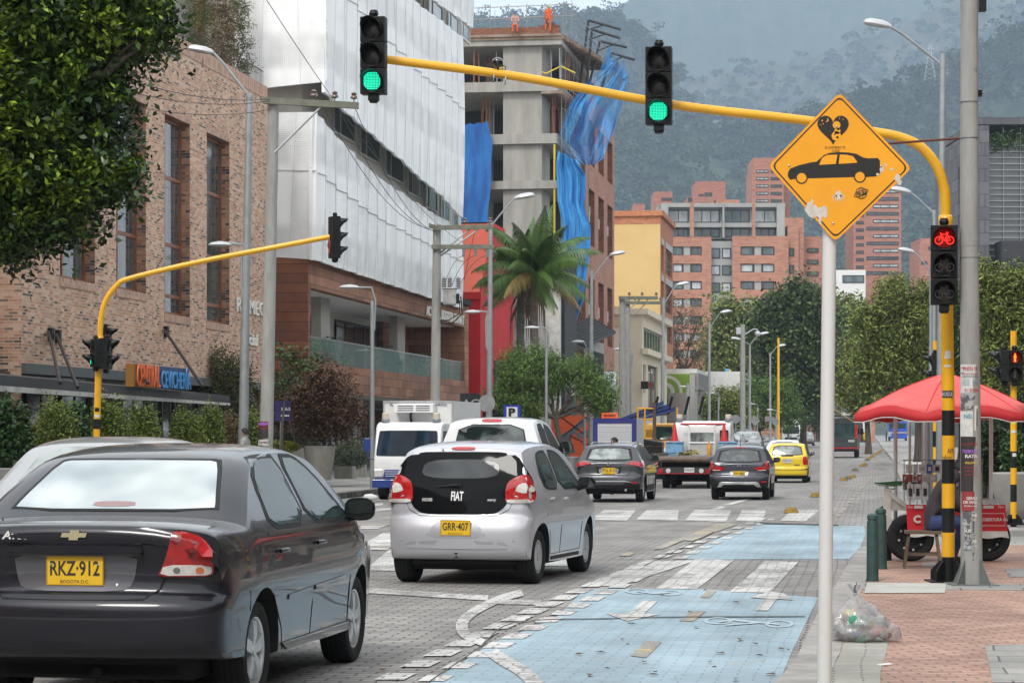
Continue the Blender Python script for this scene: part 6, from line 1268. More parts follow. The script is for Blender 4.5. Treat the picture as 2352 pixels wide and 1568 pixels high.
PO=[mat('poster_white',(.60,.61,.60),.75,noise=.18,nscale=6),mat('poster_black',(.035,.025,.028),.6,noise=.3),mat('poster_red',(.27,.035,.035),.7,noise=.15),mat('ink_red',(.50,.03,.04),.7),mat('ink_blue',(.05,.30,.40),.7),mat('ink_grey',(.10,.10,.11),.7),mat('ink_white',(.68,.68,.66),.7),mat('ink_purple',(.34,.14,.55),.7),mat('ink_gold',(.75,.50,.08),.7),mat('torn_paper',(.40,.41,.41),.8,col2=(.10,.10,.11),nscale=14,thr=(.46,.54)),mat('yellow_sticker',(.72,.62,.04),.6)]
mb=MB();r_=.0945;cx_=P(2227,0,dP).x
def W_(x0,x1,y0,y1,m,off=.002):wrap(mb,cx_,dP,.096+(y0-830)/480*.012,x0,x1,y0,y1,m,dP,off=off)
def Tx(txt,x,y,h,w,m,**k):wraptext(mb,txt,cx_,dP,.0975+(y-830)/480*.012,x,y,h,w,m,dP,**k)
W_(2203,2246,837,903,0);Tx('\'PRESTA YA\'',2225,847,9,34,3,bold=.01);Tx('PRESTAMOS INMEDIATOS',2225,859,3.4,36,3);Tx('CUENTE CON NOSOTROS',2225,865,4,37,5)
for k in range(4):Tx('creditos rapidos',2215,872+4*k,2.6,15,4);Tx('para usted hoy',2236,872+4*k,2.6,15,4)
Tx('311 215 2121',2228,896,7.5,32,3,bold=.015)
W_(2204,2246,904,940,9);Tx('A',2219,914,11,10,5,bold=.05);W_(2204,2230,944,1002,0,.003);Tx('NO',2219,956,10,17,4,bold=.03);W_(2234,2247,932,988,6,.004);Tx('||||||||',2240,958,40,3,5)
W_(2205,2248,1003,1128,1,.003);Tx('16 · 17 OCTUBRE',2225,1019,5,33,3);Tx('TREMENDA',2225,1036,8,37,7,bold=.02);Tx('RATA',2227,1047,8,28,6,bold=.03);Tx('HALLOWEEN',2228,1062,5,30,8,bold=.02)
for k,w0 in enumerate((38,30,32)):Tx('MUSICA EN VIVO BOGOTA',2228,1073+8*k,2.6,w0,3)
W_(2206,2249,1128,1172,2,.003);Tx('GENIUS',2229,1143,7,27,6,bold=.02);Tx('OR VANDAL?',2229,1152,7,40,6,bold=.02);Tx('80 Obras originales',2230,1161,4.5,38,6,bold=.01)
W_(2208,2226,1174,1205,9,.002);W_(2229,2250,1176,1222,5,.0025);Tx('NETF',2239,1182,8,20,6,bold=.03);Tx('323 243',2239,1192,6,20,6,bold=.02);W_(2210,2226,1207,1260,9,.002);Tx('FLIX',2219,1218,7,15,6,bold=.03);W_(2229,2250,1226,1285,9,.0025);Tx('NETFL',2240,1241,8,20,6,bold=.03);Tx('243',2241,1252,6,14,6)
W_(2220,2246,153,173,10);Tx('AVE',2233,163,9,18,5);W_(2218,2226,230,265,6)
mb.build('poster',PO,t,fix=False)
mb=MB();q=P(2251,215,dP);mb.lathe([(.01,-.035),(.03,-.03),(.018,-.015),(.03,0),(.018,.015),(.03,.03),(.01,.035)],12,q);mb.tube([P(2240,210,dP),P(2251,207,dP),P(2251,223,dP)],.005,5);mb.box(*(P(2249,0,dP).x,P(2264,0,dP).x),dP-.04,dP+.04,P(0,27,dP).z,P(0,-10,dP).z);mb.build('insulator',BLK,t)
mb=MB();mb.tube([P(2010,332,dP+.12),P(2205,318,dP+.1)],.012,8);mb.build('brace_bar',mat('rusty_bar',(.12,.035,.02),.8),t)
DS=13.5;s=DS/F;c=P(1925,386,DS);ps=thing('warning_sign','weathered yellow diamond sign with black car symbol and torn stickers','road sign',(P(1896,0,DS).x,DS,HP));ORG[ps.name]=(P(1896,0,DS).x,DS,HP)
def dia(r0,k=7,yaw=None):
 """rounded diamond outline, radii in picture units (left/right 165, up/down 170)"""
 o=[]
 for i,(ax,ay)in enumerate(((165,3),(0,-170),(-163,-2),(-10,171))):
  pr=[(165,3),(0,-170),(-163,-2),(-10,171)];a=np.array(pr[i-1],float);b_=np.array(pr[i],float);c_=np.array(pr[(i+1)%4],float)
  a,b_,c_=a*r0,b_*r0,c_*r0;rad=14
  p0=b_+(a-b_)/np.linalg.norm(a-b_)*rad;p2=b_+(c_-b_)/np.linalg.norm(c_-b_)*rad
  for q in range(k):u=q/(k-1);o.append((1-u)**2*p0+2*u*(1-u)*b_+u*u*p2)
 return[(c.x+p[0]*s,c.z-p[1]*s)for p in o]
YSM=mat('sign_yellow',(.86,.37,.012),.38,noise=.05,nscale=4,coat=.3);SBK=mat('sign_black',(.016,.015,.013),.45)
yf=DS-.06
mb=MB();o=dia(1.0);mb.prism(o,'y',yf,yf+.004);mb.build('plate',YSM,ps)
mb=MB();o1,o2=dia(.955),dia(.93);n=len(o1);mb.add([(x,yf-.001,z)for x,z in o1]+[(x,yf-.001,z)for x,z in o2],[(i,(i+1)%n,(i+1)%n+n,i+n)for i in range(n)]);mb.build('border',SBK,ps,fix=False)
def sp(px,py,k=1):return(P(px,0,DS).x,yf-.001*k,P(0,py,DS).z)
def spoly(mb,pts,m=0,k=1):
 q=[Vector((sp(*p)[0],sp(*p)[2]))for p in pts];V,_,Fc,*_r=delaunay_2d_cdt(q,[],[tuple(range(len(q)))],1,1e-7);mb.add([(v.x,yf-.001*k,v.y)for v in V],[tuple(f)for f in Fc],m)
mb=MB()
z4=lambda x,y:(1561.9+x*.375,y*.375)
body=[z4(*p)for p in[(652,1085),(655,1060),(668,1040),(720,1020),(790,1003),(828,998),(870,960),(905,945),(960,940),(1020,942),(1070,950),(1110,972),(1140,978),(1200,976),(1214,990),(1215,1030),(1222,1040),(1212,1075),(1190,1088),(1132,1092),(1060,1092),(780,1100),(700,1103),(665,1108)]]
spoly(mb,body,0,1)
def disc(cx,cy,r_,m,k,n=22):spoly(mb,[(cx+r_*math.cos(2*math.pi*i/n),cy+r_*math.sin(2*math.pi*i/n))for i in range(n)],m,k)
for wx,wy in((737,1097),(1092,1090)):q=z4(wx,wy);disc(q[0],q[1],14,0,1.2);disc(q[0],q[1],11,1,1.8)
spoly(mb,[z4(*p)for p in[(843,1018),(862,975),(890,958),(955,955),(945,1012)]],1,1.8);spoly(mb,[z4(*p)for p in[(962,1012),(970,955),(1010,956),(1050,965),(1078,1002),(1060,1006)]],1,1.8)
mb.build('car_symbol',[SBK,YSM],ps,fix=False)
mb=MB();hc=z4(929,790)
h_=[(hc[0]+16*math.sin(t)**3*2.25,hc[1]-(13*math.cos(t)-5*math.cos(2*t)-2*math.cos(3*t)-math.cos(4*t))*2.35+1)for t in np.linspace(0,2*math.pi,41)[:-1]];spoly(mb,h_,0,1)
for(x,y,r_)in((862,748,3),(868,768,2),(855,775,1.6),(968,735,2),(990,740,2)):
 q=z4(x,y);spoly(mb,[(q[0]+(r_ if i%2==0 else r_*.35)*math.cos(math.pi*i/4),q[1]+(r_*1.3 if i%2==0 else r_*.35)*math.sin(math.pi*i/4))for i in range(8)],1,1.6)
q=z4(890,745);disc(q[0],q[1],4.2,1,1.6,14);disc(q[0]-2.2,q[1]-.8,3.8,0,2.0,14)
for r_,(x,y)in((9,(950,775)),(7,(955,812)),(11,(948,842))):q=z4(x,y);disc(q[0],q[1],r_,1,1.6,12)
for(x,y,r_)in((945,785,2.5),(960,800,3),(940,830,2),(955,850,3)):q=z4(x,y);disc(q[0],q[1],r_,0,2.2,8)
def stext(txt,px,py,h,w,m=0,**k_):
 V,Fc=textgeo(txt,h*s,w*s,depth=.0006,**k_);x,y,z=sp(px,py,1);mb.add([(x+v.x,y+v.y,z+v.z)for v in V],Fc,m)
q=z4(942,912);stext('EL UNIVERSO TE',q[0],q[1],6,46);q=z4(945,932);stext('CUIDE',q[0],q[1],5,17)
q=z4(1100,1190)
for rr_ in(12.5,):mb.tube([sp(q[0]+rr_*math.cos(a),q[1]+rr_*math.sin(a),1.3)for a in np.linspace(0,2*math.pi,22)],.0022,4)
mb.tube([sp(q[0]+5*math.cos(a),q[1]+12*math.sin(a),1.3)for a in np.linspace(0,2*math.pi,18)],.0016,4);mb.tube([sp(q[0]+12*math.cos(a),q[1]+5*math.sin(a),1.3)for a in np.linspace(0,2*math.pi,18)],.0016,4)
mb.tube([sp(q[0]+16*math.cos(a),q[1]+6*math.sin(a)-6*math.cos(a),1.3)for a in np.linspace(0,2*math.pi,22)],.002,4);stext('NGM',q[0]+1,q[1]+1,7,20,0,bold=.02)
mb.build('sticker',[SBK,YSM],ps,fix=False)
mb=MB();g=random.Random(3)
def blob(cx,cy,rx,ry,n=18,k=1,j=.35):spoly(mb,[(cx+rx*math.cos(2*math.pi*i/n)*(1+g.uniform(-j,j*.6)),cy+ry*math.sin(2*math.pi*i/n)*(1+g.uniform(-j,j*.6)))for i in range(n)],0,k)
for(x,y,a,b_)in[(785,1285,10,15),(812,1300,14,14),(845,1312,13,12),(872,1290,8,10),(880,1315,7,10),(850,1350,3,13),(800,1240,3,7),(1225,1045,5,8),(1322,1098,7,10),(1335,1125,5,7),(1285,1045,5,3),(1250,1020,3,4),(1200,1075,4,3)]:q=z4(x,y);blob(q[0],q[1],a,b_,k=1.4+.1*g.random())
q=z4(962,1195);disc(q[0],q[1],7.5,0,1.3,14)
for sx in(-1,1):
 for a in(6,12):spoly(mb,[(q[0]+sx*4,q[1]+2),(q[0]+sx*(a+2),q[1]+4),(q[0]+sx*(a+1),q[1]+20),(q[0]+sx*a,q[1]+6),(q[0]+sx*3,q[1]+6)],0,1.5)
spoly(mb,[(q[0]-4,q[1]+6),(q[0]+4,q[1]+6),(q[0]+5,q[1]+18),(q[0],q[1]+12),(q[0]-4,q[1]+20)],0,1.5)
mb.build('torn_sticker',mat('torn_white',(.60,.55,.50),.8,noise=.12,nscale=30),ps,fix=False)
mb=MB()
for x,y in((660,1023),(1220,1026),(928,1374),(948,786)):q=z4(x,y);mb.lathe([(.001,-.006),(.006,-.004),(.008,0)],10,(sp(*q)[0],yf-.0012,sp(*q)[2]),'y')
mb.build('bolt',CHROME,ps)
mb=MB();x0,x1=P(1898.5,0,DS).x,P(1903,0,DS).x;mb.tube([(P(1893,0,DS).x,DS,HP),(P(1905,0,DS).x,DS,P(0,550,DS).z),(P(1909,0,DS).x,DS,P(0,300,DS).z)],[.0405,.0395,.0385],24);mb.build('post',mat('white_post_paint',(.66,.665,.66),.38,noise=.035,nscale=5,coat=.3,stretch=(1,1,.3)),ps,smooth=60)
dL=47.;t=thing('signal_mast','yellow mast by the hedge whose curved arm reaches over the road','signal mast',(P(223,0,dL).x,dL,.16));ORG[t.name]=(P(223,0,dL).x,dL,.16);mb=MB();xb_=P(225,0,dL).x;zL=lambda py:P(0,py,dL).z
mb.tube([(P(222,0,dL).x,dL,.1),(P(222,0,dL).x,dL,zL(985))],.066,14,0,cap=False);mb.tube([(P(222,0,dL).x,dL,zL(985)),(P(223,0,dL).x,dL,zL(962))],.067,14,1,cap=False);mb.tube([(P(223,0,dL).x,dL,zL(962)),(P(226,0,dL).x,dL,zL(850)),(P(230,0,dL).x,dL,zL(770))],.066,14,0);mb.lathe([(.058,zL(790)),(.07,zL(788)),(.07,zL(772)),(.055,zL(770))],14,(P(229.5,0,dL).x,dL,0),m=0);mb.build('mast',[YEL,BLK],t,smooth=50)
mb=MB();arm=crom([P(230,775,dL),P(232,730,dL),P(243,690,dL),P(268,656,dL),P(300,639,dL),P(450,603,dL),P(620,570,dL),P(773,541,dL)],6);n=len(arm);mb.tube([Vector(p)for p in arm],[.056-.004*i/n for i in range(n)],14);mb.build('arm',YEL,t,smooth=60)
mb=MB();wrap(mb,P(223,0,dL).x,dL,.067,219,229,936,945,0,dL);wrap(mb,P(223,0,dL).x,dL,.067,218,230,952,958,1,dL);mb.build('sticker',[BLK,STW],t,fix=False)
sg=signal('signal head seen edge-on from behind at the tip of the far side arm',777,497,594,dL,None,rz=R(118),wd=.24)
mb=MB();mb.tube([(.0,.19,.1),(.07,.2,.25),(0,.19,.4),(-.05,.2,.25),(0,.19,.12)],.008,5);mb.build('red_cable',mat('red_cable',(.5,.08,.06),.5),sg)
for lab,px,y0,y1,rz,lit,sym,n,dd in(('small pedestrian signal with green figure on the far side mast',212,778,843,R(-60),0,'ped',2,46.85),('dark two-lamp signal turned away on the far side mast',252,776,848,R(75),None,None,2,46.9),('upper dark signal box behind the far side mast',250,752,776,R(70),None,None,1,47.2)):signal(lab,px,y0,y1,dd,lit,rz=rz,sym=sym,n=n,wd=.28 if n==2 else.22)
dR=39.;xR=P(2328,0,dR).x
t=thing('signal_post','yellow and black banded post beyond the umbrella with pedestrian signal','signal post',(xR,dR,HP));ORG[t.name]=(xR,dR,HP);mb=MB();ys=[1195,1155,1115,1074,1034,1006,970,760];c_=1
prev=P(0,1210,dR).z
for i,y in enumerate([1190,1152,1112,1074,1036,1004,760]):z_=P(0,y,dR).z;mb.tube([(xR,dR,prev),(xR,dR,z_)],.052,14,c_);prev=z_;c_=1-c_ if i<5 else 0
mb.build('post',[YEL,BLK],t,smooth=50);mb=MB()
for k in range(4):M=Matrix.Translation((xR,dR,HP))@Matrix.Rotation(R(45+90*k),4,'Z');a0=len(mb.v);mb.prism([(.05,0),(.17,0),(.17,.08),(.08,.17),(.05,.17)],'y',-.006,.006);mb.xf(M,a0)
mb.box(xR-.17,xR+.17,dR-.17,dR+.17,HP,HP+.02);mb.build('base_plate',BLK,t)
mb=MB();wrap(mb,xR,dR,.0535,2321,2334,960,974,1,dR);wrap(mb,xR,dR,.0535,2322,2333,988,994,0,dR);wrap(mb,xR,dR,.0535,2324,2333,1040,1048,0,dR);mb.build('sticker',[STW,mat('yellow_sticker',(.7,.6,.04),.6)],t,fix=False)
signal('pedestrian signal with red standing figure lit',2331,803,875,dR-.15,1,rz=R(-6),sym='ped',n=2,wd=.27,name='pedestrian_signal');signal('signal head facing sideways beside the red pedestrian figure',2297,804,876,dR-.05,None,rz=R(-97),n=2,wd=.24)
t=plain_pole('signal_post','thinner yellow banded post rising behind the red umbrella',2148,56,783,.058,YEL,gh=HP,cat='signal post',base_px=2150);mb=MB()
for y0,y1 in((990,1026),(1054,1085)):mb.tube([(P(2150,0,56).x,56,P(0,y1,56).z),(P(2150,0,56).x,56,P(0,y0,56).z)],.076,14)
mb.build('black_band',BLK,t);signal('side-facing dark signal behind the red umbrella',2140,810,880,55.9,None,rz=R(-97),n=2,wd=.26)
for lab,px,d in(('plain grey post behind the umbrella beside the banded post',2126,52),('second plain grey post behind the umbrella',2138,60)):plain_pole('grey_post',lab,px,d,900,.08,mat('dark_grey_post',(.12,.125,.13),.6),gh=HP,cat='post')
BOL=mat('bollard_green',(.028,.065,.06),.5,noise=.25,nscale=9)
for i,(px,py,pt,m,lab)in enumerate(((2004,1334,1178,BOL,'dark green bollard beside the drain cover'),(2023,1306,1166,BOL,'dark green bollard in the middle of three'),(2034,1286,1160,BLK,'blackish bollard touching the cart handle'))):
 q=G(px,py,HP);s=q.y/F;H=(py-pt)*s;t=thing('bollard',lab,'bollard',q,0,'bollards on the corner');mb=MB();r_=14*s;mb.lathe([(r_*1.05,0),(r_,.03),(r_*.92,H*.88),(r_*.80,H*.885),(r_*.80,H*.91),(r_*.92,H*.92),(r_*.86,H*.97),(r_*.55,H*.995),(.002,H)],22);mb.build('body',m,t,smooth=40)
DVY=mat('divider_yellow',(.42,.26,.05),.8,col2=(.22,.15,.05),nscale=6);DVG=mat('divider_worn',(.16,.15,.10),.85,noise=.3)
dv=[(1874,1141,0),(1817,1178,0),(1937,1104,0),(1948,1100,1),(1958,1097,0),(1964,1081,1),(1980,1071,0),(1986,1069,0),(1992,1058,1),(1996,1054,0),(2003,1050,0),(2010,1046,0),(2015,1042,0),(2020,1039,0),(2026,1035,0),(2032,1031,1),(2038,1028,0)]
for i,(px,py,w_)in enumerate(dv):
 q=G(px,py,.002);s=q.y/F;t=thing('lane_divider','worn yellow half-round rubber block in the line between road and bicycle lane'if i>1 else['scuffed yellow block lying just behind the sign post','yellow rubber block lying at the crossing, out of line'][i],'lane divider',q,-TH,'yellow lane dividers');L=.34;Hh=.13
 mb=MB();mb.prism([(-.16,0),(-.15,.05),(-.09,Hh*.95),(0,Hh),(.09,Hh*.95),(.15,.05),(.16,0)],'y',-L/2,L/2);mb.build('body',DVG if w_ else DVY,t,bevel=.015);mb=MB();mb.prism([(-.165,.0),(-.155,.05),(-.093,Hh*.97),(0,Hh+.004),(.093,Hh*.97),(.155,.05),(.165,.0)],'y',-.05,.05);mb.build('stripe',BLKP,t)
t=plain_pole('parking_sign','blue square parking sign with white field and black letter',1176,76,935,.03,GALV,cat='road sign');d=75.9;a,b_=P(1157,930,d),P(1195,964,d);mb=MB();mb.box(a.x,b_.x,d-.02,d,b_.z,a.z,0);mb.box(a.x+.09,b_.x-.09,d-.024,d-.021,b_.z+.09,a.z-.06,1);V,Fc=textgeo('P',.27,.22,depth=.004,bold=.06);mb.add([((a.x+b_.x)/2+v.x,d-.026+v.y,(a.z+b_.z)/2+.01+v.z)for v in V],Fc,2);mb.build('plate',[mat('sign_blue',(.01,.03,.32),.4),STW,SBK],t)
t=thing('hotel_totem','dark totem panel with thin white letters before the hotel','sign',(P(1095,0,110).x,110,.16));ORG[t.name]=(P(1095,0,110).x,110,.16);mb=MB();a,b_=P(1057,903,110),P(1104,930,110);mb.box(a.x,b_.x,110,110.25,.16,a.z,0);V,Fc=textgeo('AC',.36,.75,depth=.01);mb.add([((a.x+b_.x)/2+v.x,109.98+v.y,a.z-.45+v.z)for v in V],Fc,1);mb.build('panel',[mat('charcoal_sign',(.03,.033,.036),.4),LETW],t)
t=plain_pole('road_sign','round road sign seen from behind near the parking sign',1118,84,905,.03,GALV,cat='road sign');mb=MB();q=P(1118,926,84);mb.lathe([(.30,-.01),(.30,.01)],24,q+Vector((0,-.06,0)),'y');mb.build('disc',mat('bare_aluminium',(.30,.31,.31),.5,.7,noise=.15),t)
t=plain_pole('direction_sign','purple sign with white arrow half hidden by the copper tree',645,73,925,.03,GALV,cat='sign');mb=MB();a,b_=P(640,920,73),P(668,966,73);mb.box(a.x-.1,b_.x,72.9,72.94,b_.z,a.z,0);V,Fc=textgeo('RAS',.10,.28,depth=.004,bold=.03);mb.add([((a.x+b_.x)/2+.05+v.x,72.88+v.y,(a.z+b_.z)/2+.05+v.z)for v in V],Fc,1)
cxx,czz=(a.x+b_.x)/2+.02,(a.z+b_.z)/2-.15;mb.poly([(cxx+.13,72.88,czz+.025),(cxx-.03,72.88,czz+.025),(cxx-.03,72.88,czz+.08),(cxx-.14,72.88,czz),(cxx-.03,72.88,czz-.08),(cxx-.03,72.88,czz-.025),(cxx+.13,72.88,czz-.025)],1);mb.build('plate',[mat('sign_purple',(.03,.02,.12),.5),STW],t)
for i,(kind,px,py,r_,d,lab)in enumerate((('disc',1690,962,10,150,'round road sign seen from behind with grey cross frame'),('dia',1734,966,12,165,'diamond road sign seen from behind'),('rect',1768,962,11,175,'small rectangular sign seen from behind'),('disc',1781,968,8,180,'pale round sign seen from behind by the far cars'))):
 t=plain_pole('road_sign',lab,px,d,py-r_,.03,GALV,cat='road sign',group='unlettered sign backs');q=P(px,py,d-.06);s=d/F;mb=MB()
 if kind=='disc':mb.lathe([(r_*s,-.01),(r_*s,.01)],20,q,'y')
 elif kind=='dia':mb.prism([(q.x-r_*s,q.z),(q.x,q.z-r_*s),(q.x+r_*s,q.z),(q.x,q.z+r_*s)],'y',q.y-.01,q.y+.01)
 else:mb.box(q.x-r_*s,q.x+r_*s,q.y-.01,q.y+.01,q.z-5*s,q.z+5*s)
 mb.build('plate',mat('bare_aluminium',(.30,.31,.31),.5,.7),t)
t=plain_pole('detour_sign','orange temporary footpath sign above the blue shutter box',1402,86,960,.03,GALV,cat='sign');a,b_=P(1382,948,85.9),P(1418,967,85.9);mb=MB();mb.box(a.x,b_.x,85.86,85.9,b_.z,a.z,0)
for k,tx in enumerate(('SENDERO','PEATONAL')):V,Fc=textgeo(tx,.09,.44,depth=.004,bold=.03);mb.add([((a.x+b_.x)/2+v.x,85.85+v.y,a.z-.09-.13*k+v.z)for v in V],Fc,1)
mb.build('plate',[mat('sign_orange',(.80,.10,.01),.5),SBK],t)
t=thing('litter_bin','round perforated steel litter bin on the far pavement','bin',(P(1315,0,66).x,66,-.05));mb=MB();mb.lathe([(.13,.45),(.17,.46),(.18,1.0),(.16,1.01)],16);mb.tube([(-.05,0,0),(-.05,0,.6)],.02,6);mb.tube([(.05,0,0),(.05,0,.6)],.02,6);mb.build('body',mat('bin_steel',(.25,.25,.25),.5,.6),t,smooth=40)
for k,d in enumerate((126,129,132)):pass
def paint(name,col,metal=.35,rough=.32):
 m=mat(name,col,rough,metal,coat=1.,noise=.03,nscale=2);bs=m.node_tree.nodes['Principled BSDF'];bs.inputs['Coat Roughness'].default_value=.02;bs.inputs['Coat IOR'].default_value=1.38 if sum(col)<.4 else 1.5;bs.inputs['Coat Weight'].default_value=.8;bs.inputs['Specular IOR Level'].default_value=.35;return m
GLS=mat('tinted_window',(.010,.026,.026),.02,spec=.22,col2=(.04,.075,.07),nscale=2.,detail=2);GLF=mat('film_window',(.30,.36,.37),.05,.75,col2=(.62,.66,.66),nscale=1.6,coat=1.,detail=2)
GLM=mat('window_mid',(.06,.08,.08),.03,spec=.8,col2=(.015,.02,.02),nscale=2.5,detail=2,thr=(.45,.55),coat=1.);GLP=mat('window_pale',(.30,.34,.33),.04,spec=.9,col2=(.10,.12,.12),nscale=2.2,detail=2,thr=(.42,.58),coat=1.)
PLY=mat('plate_yellow',(.75,.46,.02),.4);PLW=mat('plate_white',(.62,.62,.6),.4);INK=mat('plate_ink',(.03,.028,.02),.5)
SEAM=mat('panel_gap',(.006,.006,.006),.8);TRIM=mat('rubber_trim',(.013,.013,.014),.55,spec=.3);UNDER=mat('underbody_and_shade_plate',(.012,.012,.012),.95)
RIM=mat('alloy_rim',(.56,.57,.58),.32,.6,noise=.1,nscale=6);RIMD=mat('rim_shadow',(.015,.015,.016),.7)
class Car:
 def __init__(s,sp,label,X,Y,phi,col,cat='car',name='parked_car',group=None,sc=1.,z=None):
  s.sp=sp;s.root=thing(name,label,cat,(X,Y,gz(Y)if z is None else z),-R(phi),group);s.root.scale=(sc,)*3;s.paint=col;s.body()
 def W(s,y,z):
  p=s.sp;w=p['w'];b=p['belt'];L=p['L']
  k=1-p.get('nar_r',.05)*max(0,1-y/.9)**2-p.get('nar_f',.10)*max(0,1-(L-y)/1.1)**2
  if z>b:t=(z-b)/(p['H']-b);v=w-(w-p['wr'])*t**1.15
  else:t=(b-z)/b;v=w+.012*math.sin(min(1,t*2.2)*math.pi)-.055*max(0,t-.35)**1.5
  return v*k
 def body(s):
  p=s.sp;c=np.array([np.array(q[:2])for q in crom([(a,b)for a,b in p['prof']],7)])
  D=p.get('D',.16);H=p['H']
  c=c[np.concatenate([[True],np.linalg.norm(np.diff(c,axis=0),axis=1)>.006])]
  N=len(c);L=p['L'];nv=9;vs=np.sin(np.linspace(0,math.pi/2,nv));vs[-1]=1
  V=[];md=.62*p['belt']
  for(y,z)in c:
   my=min(max(y,.75),L-.85);t=np.array([my,min(z,md)if z<md else md]);d=t-np.array([y,z])
   if z>p['belt']+.02:d=np.array([d[0]*.15,d[1]])
   dist=np.linalg.norm(d);d=d/(dist+1e-9);low=z<.33
   Dz=.03 if low and.4<y<L-.4 else(D if y<.6 or y>L-.6 else D*.62)
   if z>p['belt']+.1:Dz=p.get('Droof',.085)
   for sgn_v in[-v for v in vs[:0:-1]]+list(vs):
    v=abs(sgn_v);ins=Dz*(1-(1-v**2.6)**(1/2.6))if v<1 else Dz
    q=np.array([y,z])+d*min(ins,dist*.8);V.append((sgn_v,q[0],q[1]))
  K=2*nv-1;E=[(V[i*K+K-1][1],V[i*K+K-1][2])for i in range(N)]
  VV=[]
  for i in range(N):
   for j in range(K):v,y,z=V[i*K+j];ye,ze=E[i];VV.append((v*s.W(ye,ze)*(1-.0*abs(v)),y,z))
  Fc=[(i*K+j,i*K+j+1,((i+1)%N)*K+j+1,((i+1)%N)*K+j)for i in range(N)for j in range(K-1)]
  gr=[Vector((y,z))for y in np.arange(.1,L,.11)for z in np.arange(.2,H,.085)]
  from mathutils.geometry import intersect_point_line
  Ev=[Vector(e)for e in E]
  def dmin(q):return min((q-e).length for e in Ev)
  gr=[q for q in gr if dmin(q)>.05]
  R_=delaunay_2d_cdt(Ev+gr,[],[tuple(range(N))],1,1e-6);pv,pf,orig=R_[0],R_[2],R_[3]
  for sd,col in((1,K-1),(-1,0)):
   idx=[]
   for k,q in enumerate(pv):
    o=[a for a in orig[k]if a<N]
    if o:idx.append(o[0]*K+col)
    else:VV.append((sd*s.W(q.x,q.y),q.x,q.y));idx.append(len(VV)-1)
   Fc+=[tuple(idx[a]for a in f)for f in pf]
  mb=MB();mb.add(VV,Fc);s.mb=mb
  bm=bmesh.new();me=bpy.data.meshes.new('t');me.from_pydata(VV,[],[tuple(f)for f in Fc]);bm.from_mesh(me);bmesh.ops.remove_doubles(bm,verts=bm.verts,dist=.0008);bmesh.ops.recalc_face_normals(bm,faces=bm.faces);bm.to_mesh(me);s.bvh=BVHTree.FromBMesh(bm);bm.free()
  me.materials.append(s.paint);me.materials.append(UNDER)
  for f in me.polygons:f.use_smooth=True
  me.set_sharp_from_angle(angle=R(38));ob=bpy.data.objects.new('body',me);SC.collection.objects.link(ob)
  cut=MB();ar=p['tr']+p.get('gap',.055)
  for y in(p['ax'],p['ax']+p['wb']):
   for sx in(-1,1):cut.lathe([(ar,0),(ar,.5)],30,(sx*.78-.25 if sx>0 else-.78-.25,y,p['tr']+.02),'x')
  cm=bpy.data.meshes.new('c');cm.from_pydata(cut.v,[],cut.f);cm.materials.append(UNDER);cm.materials.append(UNDER);cm.polygons.foreach_set('material_index',[1]*len(cut.f));b2=bmesh.new();b2.from_mesh(cm);bmesh.ops.recalc_face_normals(b2,faces=b2.faces);b2.to_mesh(cm);b2.free()
  co=bpy.data.objects.new('c',cm);SC.collection.objects.link(co);md_=ob.modifiers.new('b','BOOLEAN');md_.operation='DIFFERENCE';md_.object=co;md_.solver='EXACT'
  dg=bpy.context.evaluated_depsgraph_get();nm=bpy.data.meshes.new_from_object(ob.evaluated_get(dg));ob.modifiers.clear()
  if len(nm.polygons)>50:ob.data=nm
  bpy.data.objects.remove(co);ob.data.name='body';ob.parent=s.root;s.ob=ob
  L_=p['L'];zb=max(.15,p['prof'][0][1]-.12);ub=MB();ub.box(-p['w']+.26,p['w']-.26,.35,L_-.35,zb,zb+.16);ub.build('underbody_and_shade_plate',UNDER,s.root)  # box added under each car to cut light and deepen contact shade
 def patch(s,mb,poly,ang=0.,m=0,off=.004,thick=.01,res=.06,mir=False,rnd_=1,far=4.):
  if rnd_:poly=smoothpoly(poly,rnd_)
  a=R(ang);dr=Vector((-math.sin(a),math.cos(a),0));rt=Vector((math.cos(a),math.sin(a),0));n=len(poly)
  us=[q[0]for q in poly];zs=[q[1]for q in poly];pts=[Vector(q)for q in poly]
  gr=[Vector((u,z))for u in np.arange(min(us),max(us),res)for z in np.arange(min(zs),max(zs),res)]
  V,_,Fc,og=delaunay_2d_cdt(pts+gr,[],[tuple(range(n))],1,1e-6)[:4]
  out=[]
  for q in V:
   o=rt*q.x+Vector((0,0,q.y))-dr*far+Vector((0,s.sp['L']/2,0))*0
   if abs(math.cos(a))<.99:o=rt*q.x+Vector((0,0,q.y))-dr*far
   h=s.bvh.ray_cast(o,dr)
   if h[0]is None:h=s.bvh.find_nearest(rt*q.x+Vector((0,0,q.y))-dr*.3)
   nn=h[1]if h[1].dot(dr)<0 else-h[1];out.append((h[0],nn))
  b=[k for k in range(len(V))if any(i<n for i in og[k])]
  order={};
  for k in range(len(V)):
   for i in og[k]:
    if i<n:order[i]=k
  ring=[order[i]for i in range(n)if i in order];ring=[r for i,r in enumerate(ring)if r!=ring[i-1]]
  for mx in((1,-1)if mir else(1,)):
   o0=len(mb.v);top=[h+nn*off for h,nn in out];bot=[out[k][0]-out[k][1]*thick for k in ring]
   mb.add([(v.x*mx,v.y,v.z)for v in top+bot],[tuple(f)for f in Fc]+[(ring[i],ring[(i+1)%len(ring)],len(top)+(i+1)%len(ring),len(top)+i)for i in range(len(ring))],m)
